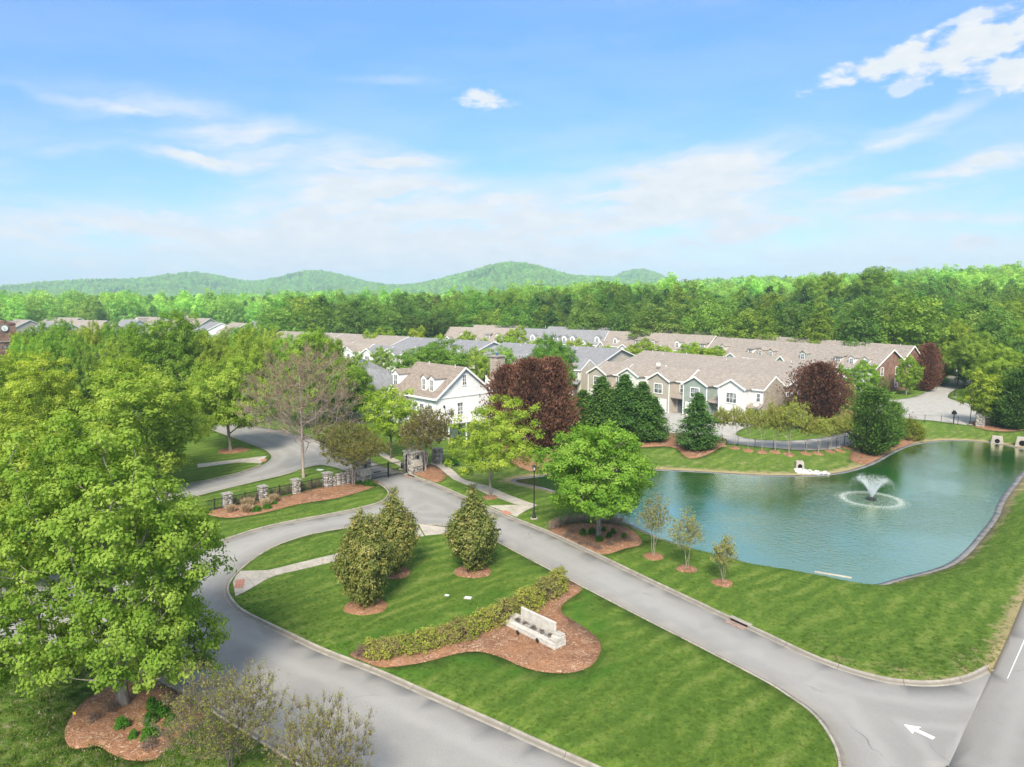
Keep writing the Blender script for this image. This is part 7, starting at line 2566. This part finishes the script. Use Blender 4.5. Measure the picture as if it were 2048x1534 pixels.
# ---------------------------------------------------------------- fountain
def fountain():
    c = np.array(P(1743, 999, WATER_Z))
    root = empty('fountain', (c[0], c[1], WATER_Z))
    tag(root, 'floating fountain throwing a white spray on the pond', 'fountain')
    MB().lathe([(0.42, -0.08), (0.48, 0.02), (0.44, 0.10), (0.2, 0.12), (0.12, 0.22), (0.09, 0.28)], 16).build('float', M_BLACK, root, True)
    for k in range(3):
        a = 2 * math.pi * k / 3 + 0.4
        MB().bar((0.4 * math.cos(a), 0.4 * math.sin(a), 0.03), (0.62 * math.cos(a), 0.62 * math.sin(a), 0.03), 0.10).build('buoy', M_BLACK, root)
    m, t, out = mat_new('spray')
    d = t.add('ShaderNodeBsdfDiffuse', {'Color': (0.92, 0.95, 0.96, 1)}).outputs[0]
    tl = t.add('ShaderNodeBsdfTranslucent', {'Color': (0.92, 0.95, 0.96, 1)}).outputs[0]
    t.l.new(t.add('ShaderNodeMixShader', (0.5, d, tl)).outputs[0], out.inputs[0])
    r = np.random.default_rng(9)
    n = 15000
    a = r.uniform(0, 2 * math.pi, n)
    tt = np.where(r.uniform(0, 1, n) < 0.72, 0.48 * r.uniform(0, 1, n)**1.35, r.uniform(0.45, 1, n))
    reach = 2.75 + r.normal(0, 0.13, n)
    apex = 2.05 + r.normal(0, 0.16, n)
    # most jets leave steeply in a narrow crown, drops spread as they fall
    rad = reach * tt**0.92
    z = 4 * apex * tt * (1 - tt) + 0.2 * (1 - tt)
    C = np.column_stack([rad * np.cos(a), rad * np.sin(a), np.clip(z, 0.02, None)]) + r.normal(0, 1, (n, 3)) * (0.02 + 0.09 * tt)[:, None]
    C[:, 2] = np.clip(C[:, 2], 0.01, None)
    s = (0.030 * (1 - 0.72 * tt) * r.uniform(0.6, 1.4, n))
    D = unit(np.column_stack([np.cos(a), np.sin(a), (1 - 2 * tt) * 3.0]))
    Nn = unit(np.cross(D, r.normal(0, 1, C.shape)))
    V, F = leaf_quads(C, D, Nn, s * 2.4, s)
    o = link('spray', np_mesh('spray', V, F, m), root)
    tag(o, kind='stuff')
    # foam ring where the drops fall
    n = 5600
    a = r.uniform(0, 2 * math.pi, n)
    rad = 2.75 + r.normal(0, 0.17, n)
    C = np.column_stack([rad * np.cos(a), rad * np.sin(a), np.abs(r.normal(0, 0.045, n)) + 0.006])
    Nn = unit(r.normal(0, 0.5, C.shape) + np.array([0, 0, 1]))
    D = unit(np.cross(Nn, r.normal(0, 1, C.shape)))
    V, F = leaf_quads(C, D, Nn, r.uniform(0.02, 0.055, n), r.uniform(0.015, 0.04, n))
    tag(link('foam_ring', np_mesh('foam_ring', V, F, m), root), kind='stuff')
    n = 5000
    a = r.uniform(0, 2 * math.pi, n)
    rad = 3.6 * np.sqrt(r.uniform(0.02, 1, n))
    C = np.column_stack([rad * np.cos(a), rad * np.sin(a), np.full(n, 0.005)])
    Nn = np.tile([0, 0, 1.0], (n, 1)) + r.normal(0, 0.1, (n, 3))
    D = unit(np.cross(Nn, r.normal(0, 1, C.shape)))
    V, F = leaf_quads(C, D, unit(Nn), r.uniform(0.015, 0.045, n), 0.02)
    tag(link('bubbles', np_mesh('bubbles', V, F, m), root), kind='stuff')


fountain()

# ================================================================ woods
# individuals: the trees nearest behind the houses and up the slope
BL = np.array([[78.0, 143.5], [-20.0, 233.0]])
bdir = (BL[1] - BL[0]) / np.linalg.norm(BL[1] - BL[0])
bnrm = np.array([-bdir[1], bdir[0]])
if bnrm[1] < 0:
    bnrm = -bnrm
fr_ = np.random.default_rng(2024)


def field(x, y):
    """open meadows left between the woods"""
    px = 1024 + F_PX * x / y
    return ((px > 1255) & (px < 1345) & (y > 268) & (y < 300)) | ((px > 1330) & (px < 1520) & (y > 225) & (y < 262)) | ((px > 1380) & (px < 1640) & (y > 296) & (y < 338)) | ((px > 1700) & (px < 1830) & (y > 262) & (y < 290))


def forest_points():
    out = []
    cell = {}
    y = 120.0
    n_try = 26000
    d = np.sqrt(fr_.uniform(118**2, 640**2, n_try))
    a = fr_.uniform(R(-39.5), R(39.5), n_try)
    X, Y = d * np.sin(a), d * np.cos(a)
    back = (np.stack([X, Y], 1) - BL[0]) @ bnrm
    along = (np.stack([X, Y], 1) - BL[0]) @ bdir
    px = 1024 + F_PX * X / Y
    ok = np.zeros(n_try, bool)
    ok |= (back > 21) & (along > -28) & (px > 560)                       # behind the back row
    ok |= (along <= -28) & (X > 92) & (Y > 118) & ((px > 1905) | (Y > 175))   # right of the court
    ok |= (px <= 560) & (d > 445)                                        # beyond the left roofs
    ok |= (px > 560) & (px < 905) & (d > 240)
    ok &= ~field(X, Y)
    # hold the sight line to the court street
    ok &= ~((px > 1850) & (px < 1960) & (Y < 186))
    # gaps in the woods before the hillside houses
    for hp, hb, hw in ((1592, 614, 24), (1790, 611, 16), (1990, 622, 20), (1300, 622, 26), (1440, 628, 40)):
        hy = G(hp, hb, 0.0).y
        ok &= ~((np.abs(px - hp) < hw) & (Y > hy * 0.72) & (Y < hy + 9))
    o = np.argsort(d)
    for i in o:
        if not ok[i]:
            continue
        sp = 9.2 + d[i] * 0.006
        k = (int(X[i] // 9), int(Y[i] // 9))
        good = True
        for dx in (-1, 0, 1):
            for dy in (-1, 0, 1):
                for qx, qy in cell.get((k[0] + dx, k[1] + dy), ()):
                    if (qx - X[i])**2 + (qy - Y[i])**2 < sp * sp:
                        good = False
        if good:
            cell.setdefault(k, []).append((X[i], Y[i]))
            out.append((X[i], Y[i]))
    return np.array(out)


FP = forest_points()
fd = np.hypot(FP[:, 0], FP[:, 1])
FP = FP[np.argsort(fd)]
N_IND = 270
TREEKIND = [('mid_round', 'rounded leafy tree'), ('mid_tall', 'tall leafy tree'), ('mid_wide', 'broad leafy tree'), ('mid_airy', 'loose airy tree'), ('pine', 'pine')]
HUES = [(GR(1.04, 1.04, 0.98), 'mid-green'), (GR(1.36, 1.2, 0.92), 'yellow-green'), (GR(0.72, 0.80, 0.86), 'deep green'), (GR(1.22, 1.1, 1.2), 'pale green'), (GR(0.98, 1.1, 0.88), 'fresh green')]


def zone(x, y):
    px = 1024 + F_PX * x / y
    return 'in the woods behind the left roofs' if px < 900 else 'in the woods behind the back roofs' if px < 1500 else 'on the slope behind the brick end' if px < 1800 else 'on the slope right of the court'


for i, (x, y) in enumerate(FP[:N_IND]):
    k = fr_.choice(5, p=[0.30, 0.22, 0.22, 0.12, 0.14])
    patch = math.sin(x * 0.05 + 1) * math.sin(y * 0.043 + 2)
    if patch > 0.62 and fr_.uniform() < 0.75:
        k = 4
    c, cn = HUES[fr_.choice(5, p=[0.30, 0.22, 0.20, 0.10, 0.18])] if k < 4 else ((GR(1.15, 1.15, 1.2), 'blue-green') if fr_.uniform() < 0.5 else (GR(0.95, 1.0, 0.9), 'dusky'))
    kn, lab = TREEKIND[k]
    zn = zone(x, y)
    h = fr_.uniform(12.0, 19.0)
    lb = f'{cn} {lab} {zn}'
    plant(kn, 'forest_tree' if k < 4 else 'pine_tree', lb, 'tree', (x, y, float(far_z(x, y))), h, fr_.uniform(11.0, 17.5) if k < 4 else fr_.uniform(7, 10), color=c, group=f'trees {zn}', crown_name='crown' if k < 4 else 'foliage')

# round yellow-green street trees between the two rows of houses
ST = [(742, 660), (770, 655), (835, 652), (880, 668), (935, 662), (1010, 668), (1035, 652), (1075, 676), (1100, 678), (1150, 676), (1175, 686), (1290, 676), (1265, 690), (1318, 688), (1345, 700), (1382, 683), (1405, 692), (1430, 692), (1375, 700), (1150, 690), (960, 676), (1215, 690)]
for i, (px, top) in enumerate(sorted(ST)):
    d = 13.2 * F_PX / (top - 585)
    if d > 178:
        d = 178 + (d - 178) * 0.25
    x = (px - 1024) / F_PX * d
    z = CAM_H - (top - 585) / F_PX * d
    plant('street_round', 'street_tree', f'{ORD[i]} round yellow-green tree from the left between the two house rows', 'tree', (x, d, 0.0), max(5.0, z), fr_.uniform(5.2, 7.5), color=GR(fr_.uniform(1.05, 1.3), 1.1, 0.75), group='street trees between the house rows')


# ---------------------------------------------------------------- the rest of the woods as one mass

def instancer(ob, srcs):
    """scatter the source meshes on the object's points, chosen by the point's kind, scaled by its size"""
    ng = bpy.data.node_groups.new(ob.name, 'GeometryNodeTree')
    ng.interface.new_socket('Geometry', in_out='INPUT', socket_type='NodeSocketGeometry')
    ng.interface.new_socket('Geometry', in_out='OUTPUT', socket_type='NodeSocketGeometry')
    N, Lk = ng.nodes, ng.links
    gi, go = N.new('NodeGroupInput'), N.new('NodeGroupOutput')
    ka = N.new('GeometryNodeInputNamedAttribute')
    ka.data_type = 'INT'
    ka.inputs['Name'].default_value = 'kind'
    sa = N.new('GeometryNodeInputNamedAttribute')
    sa.data_type = 'FLOAT'
    sa.inputs['Name'].default_value = 'size'
    rv = N.new('FunctionNodeRandomValue')
    rv.data_type = 'FLOAT_VECTOR'
    rv.inputs[0].default_value = (0, 0, 0)
    rv.inputs[1].default_value = (0.06, 0.06, 6.283)
    jn = N.new('GeometryNodeJoinGeometry')
    for k_, o in srcs.items():
        cmp_ = N.new('FunctionNodeCompare')
        cmp_.data_type = 'INT'
        cmp_.operation = 'EQUAL'
        Lk.new(ka.outputs[0], cmp_.inputs[2])
        cmp_.inputs[3].default_value = k_
        oi = N.new('GeometryNodeObjectInfo')
        oi.inputs[0].default_value = o
        oi.inputs[1].default_value = True
        ip = N.new('GeometryNodeInstanceOnPoints')
        Lk.new(gi.outputs[0], ip.inputs['Points'])
        Lk.new(cmp_.outputs[0], ip.inputs['Selection'])
        Lk.new(oi.outputs['Geometry'], ip.inputs['Instance'])
        Lk.new(rv.outputs[0], ip.inputs['Rotation'])
        Lk.new(sa.outputs[0], ip.inputs['Scale'])
        Lk.new(ip.outputs[0], jn.inputs[0])
    Lk.new(jn.outputs[0], go.inputs[0])
    md = ob.modifiers.new('scatter', 'NODES')
    md.node_group = ng


def points_mesh(name, P3, kind, size):
    me = bpy.data.meshes.new(name)
    me.vertices.add(len(P3))
    me.vertices.foreach_set('co', np.asarray(P3, np.float32).ravel())
    for nm, ty, v in (('kind', 'INT', np.asarray(kind, np.int32)), ('size', 'FLOAT', np.asarray(size, np.float32))):
        at = me.attributes.new(nm, ty, 'POINT')
        at.data.foreach_set('value', v)
    me.update()
    return me

def far_wood():
    rest = FP[N_IND:]
    n_try = 150000
    d = np.sqrt(fr_.uniform(600**2, 3500**2, n_try))
    a = fr_.uniform(R(-40), R(40), n_try)
    X, Y = d * np.sin(a), d * np.cos(a)
    keep = np.ones(n_try, bool)
    # thin out by a jittered lattice
    sp = 12.0
    key = {}
    sel = []
    gx_, gy_ = np.floor(X / sp).astype(int), np.floor(Y / sp).astype(int)
    code = gx_ * 100003 + gy_
    _, first = np.unique(code, return_index=True)
    X, Y, d = X[first], Y[first], d[first]
    # clearings
    cl = np.sin(X * 0.011 + 2) * np.sin(Y * 0.009 + 1) + 0.4 * np.sin(X * 0.031) * np.sin(Y * 0.027)
    low = far_z(X, Y) < 24
    k = ~((cl > 0.93) & low)
    X, Y = X[k], Y[k]
    X, Y = np.concatenate([rest[:, 0], X]), np.concatenate([rest[:, 1], Y])
    n = len(X)
    Z = far_z(X, Y)
    d = np.hypot(X, Y)
    me = bpy.data.meshes.new('woods')
    me.vertices.add(n)
    me.vertices.foreach_set('co', np.column_stack([X, Y, Z - 0.3]).astype(np.float32).ravel())
    pat = np.sin(X * 0.017) * np.sin(Y * 0.013 + 1)
    kind = fr_.choice(6, n, p=[0.25, 0.2, 0.2, 0.15, 0.12, 0.08]).astype(np.int32)
    kind[(pat > 0.7) & (fr_.uniform(0, 1, n) < 0.6)] = 5
    kind[d < 700] += 10
    s = np.where(d < 700, fr_.uniform(0.95, 1.5, n), fr_.uniform(0.85, 1.45, n))
    for nm, ty, v in (('kind', 'INT', kind), ('size', 'FLOAT', s.astype(np.float32))):
        at = me.attributes.new(nm, ty, 'POINT')
        at.data.foreach_set('value', v)
    me.update()
    ob = link('woods', me)
    tag(ob, 'far green woods running out to the hills', None, None, 'stuff')
    srcs = {}
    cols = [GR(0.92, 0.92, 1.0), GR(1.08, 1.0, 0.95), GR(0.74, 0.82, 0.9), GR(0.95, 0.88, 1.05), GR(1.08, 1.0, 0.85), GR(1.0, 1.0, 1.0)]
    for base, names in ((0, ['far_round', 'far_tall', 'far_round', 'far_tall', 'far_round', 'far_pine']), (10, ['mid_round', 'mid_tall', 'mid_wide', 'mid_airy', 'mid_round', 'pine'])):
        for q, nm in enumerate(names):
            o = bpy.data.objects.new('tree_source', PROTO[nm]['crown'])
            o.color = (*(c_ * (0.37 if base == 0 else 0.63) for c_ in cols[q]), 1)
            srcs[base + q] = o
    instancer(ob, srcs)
    return n


N_FAR = far_wood()
print('far trees', N_FAR, 'individual', N_IND, 'mid candidates', len(FP))


# ---------------------------------------------------------------- grass blades on the near lawns
def grass():
    r = np.random.default_rng(77)
    F = CF[cls == 'lawn']
    A, B, C = CV[F[:, 0]], CV[F[:, 1]], CV[F[:, 2]]
    cen = (A + B + C) / 3
    use = (cen[:, 1] < 66) & (np.abs(cen[:, 0]) < 0.76 * cen[:, 1] + 3)
    F, A, B, C, cen = F[use], A[use], B[use], C[use], cen[use]
    area = 0.5 * np.abs((B[:, 0] - A[:, 0]) * (C[:, 1] - A[:, 1]) - (B[:, 1] - A[:, 1]) * (C[:, 0] - A[:, 0]))
    dens = np.where(cen[:, 1] < 40, 26, 15)
    cnt = r.poisson(area * dens)
    i = np.repeat(np.arange(len(F)), cnt)
    u, v = r.uniform(0, 1, len(i)), r.uniform(0, 1, len(i))
    fl = u + v > 1
    u[fl], v[fl] = 1 - u[fl], 1 - v[fl]
    w = 1 - u - v
    xy = A[i] * w[:, None] + B[i] * u[:, None] + C[i] * v[:, None]
    z = CZ[F[i, 0]] * w + CZ[F[i, 1]] * u + CZ[F[i, 2]] * v + LAWN
    rg = np.clip(roughg[F[i, 0]] * w + roughg[F[i, 1]] * u + roughg[F[i, 2]] * v, 0, 1)
    size = r.uniform(0.7, 1.3, len(i)) * (1 + 1.5 * rg * r.uniform(0, 1, len(i)))
    kind = np.where(r.uniform(0, 1, len(i)) < 0.07 * rg, 1, 0)
    ob = link('grass', points_mesh('grass', np.column_stack([xy, z - 0.005]), kind, size))
    tag(ob, 'short grass blades of the near lawns', None, None, 'stuff')
    srcs = {}
    for k, (nb, h, mt) in enumerate(((11, 0.055, M_LAWN), (7, 0.045, L_DEAD))):
        b0 = r.normal(0, 0.055, (nb, 3)) * np.array([1, 1, 0])
        tip = b0 + np.column_stack([r.normal(0, 0.022, (nb, 2)), h * r.uniform(0.6, 1.2, nb)])
        D = unit(tip - b0)
        Nn = unit(np.cross(D, r.normal(0, 1, D.shape)))
        V, Q = leaf_quads(0.5 * (b0 + tip), D, Nn, np.linalg.norm(tip - b0, axis=1), 0.016)
        srcs[k] = bpy.data.objects.new('blade_source', np_mesh('blades', V, Q, mt, np.repeat(r.uniform(0, 1, nb), 4) if k else None))
        srcs[k].color = (0.5, 0.5, 0.5, 1)
    instancer(ob, srcs)
    return len(i)


print('grass tufts', grass())

# ================================================================ the air
def haze():
    m = bpy.data.materials.new('haze_air')
    m.use_nodes = True
    t = NT(m.node_tree)
    t.n.clear()
    out = t.add('ShaderNodeOutputMaterial')
    v = t.add('ShaderNodeVolumePrincipled', {'Color': (0.62, 0.84, 1.0, 1), 'Density': HAZE_DENSITY, 'Anisotropy': 0.0})
    t.l.new(v.outputs[0], out.inputs['Volume'])
    o = MB().box(-4700, 4700, -4700, 4700, -24, 150).build('haze', m)
    tag(o, 'thin blue haze over the valley', None, None, 'stuff')


HAZE_DENSITY = 0.00022
haze()
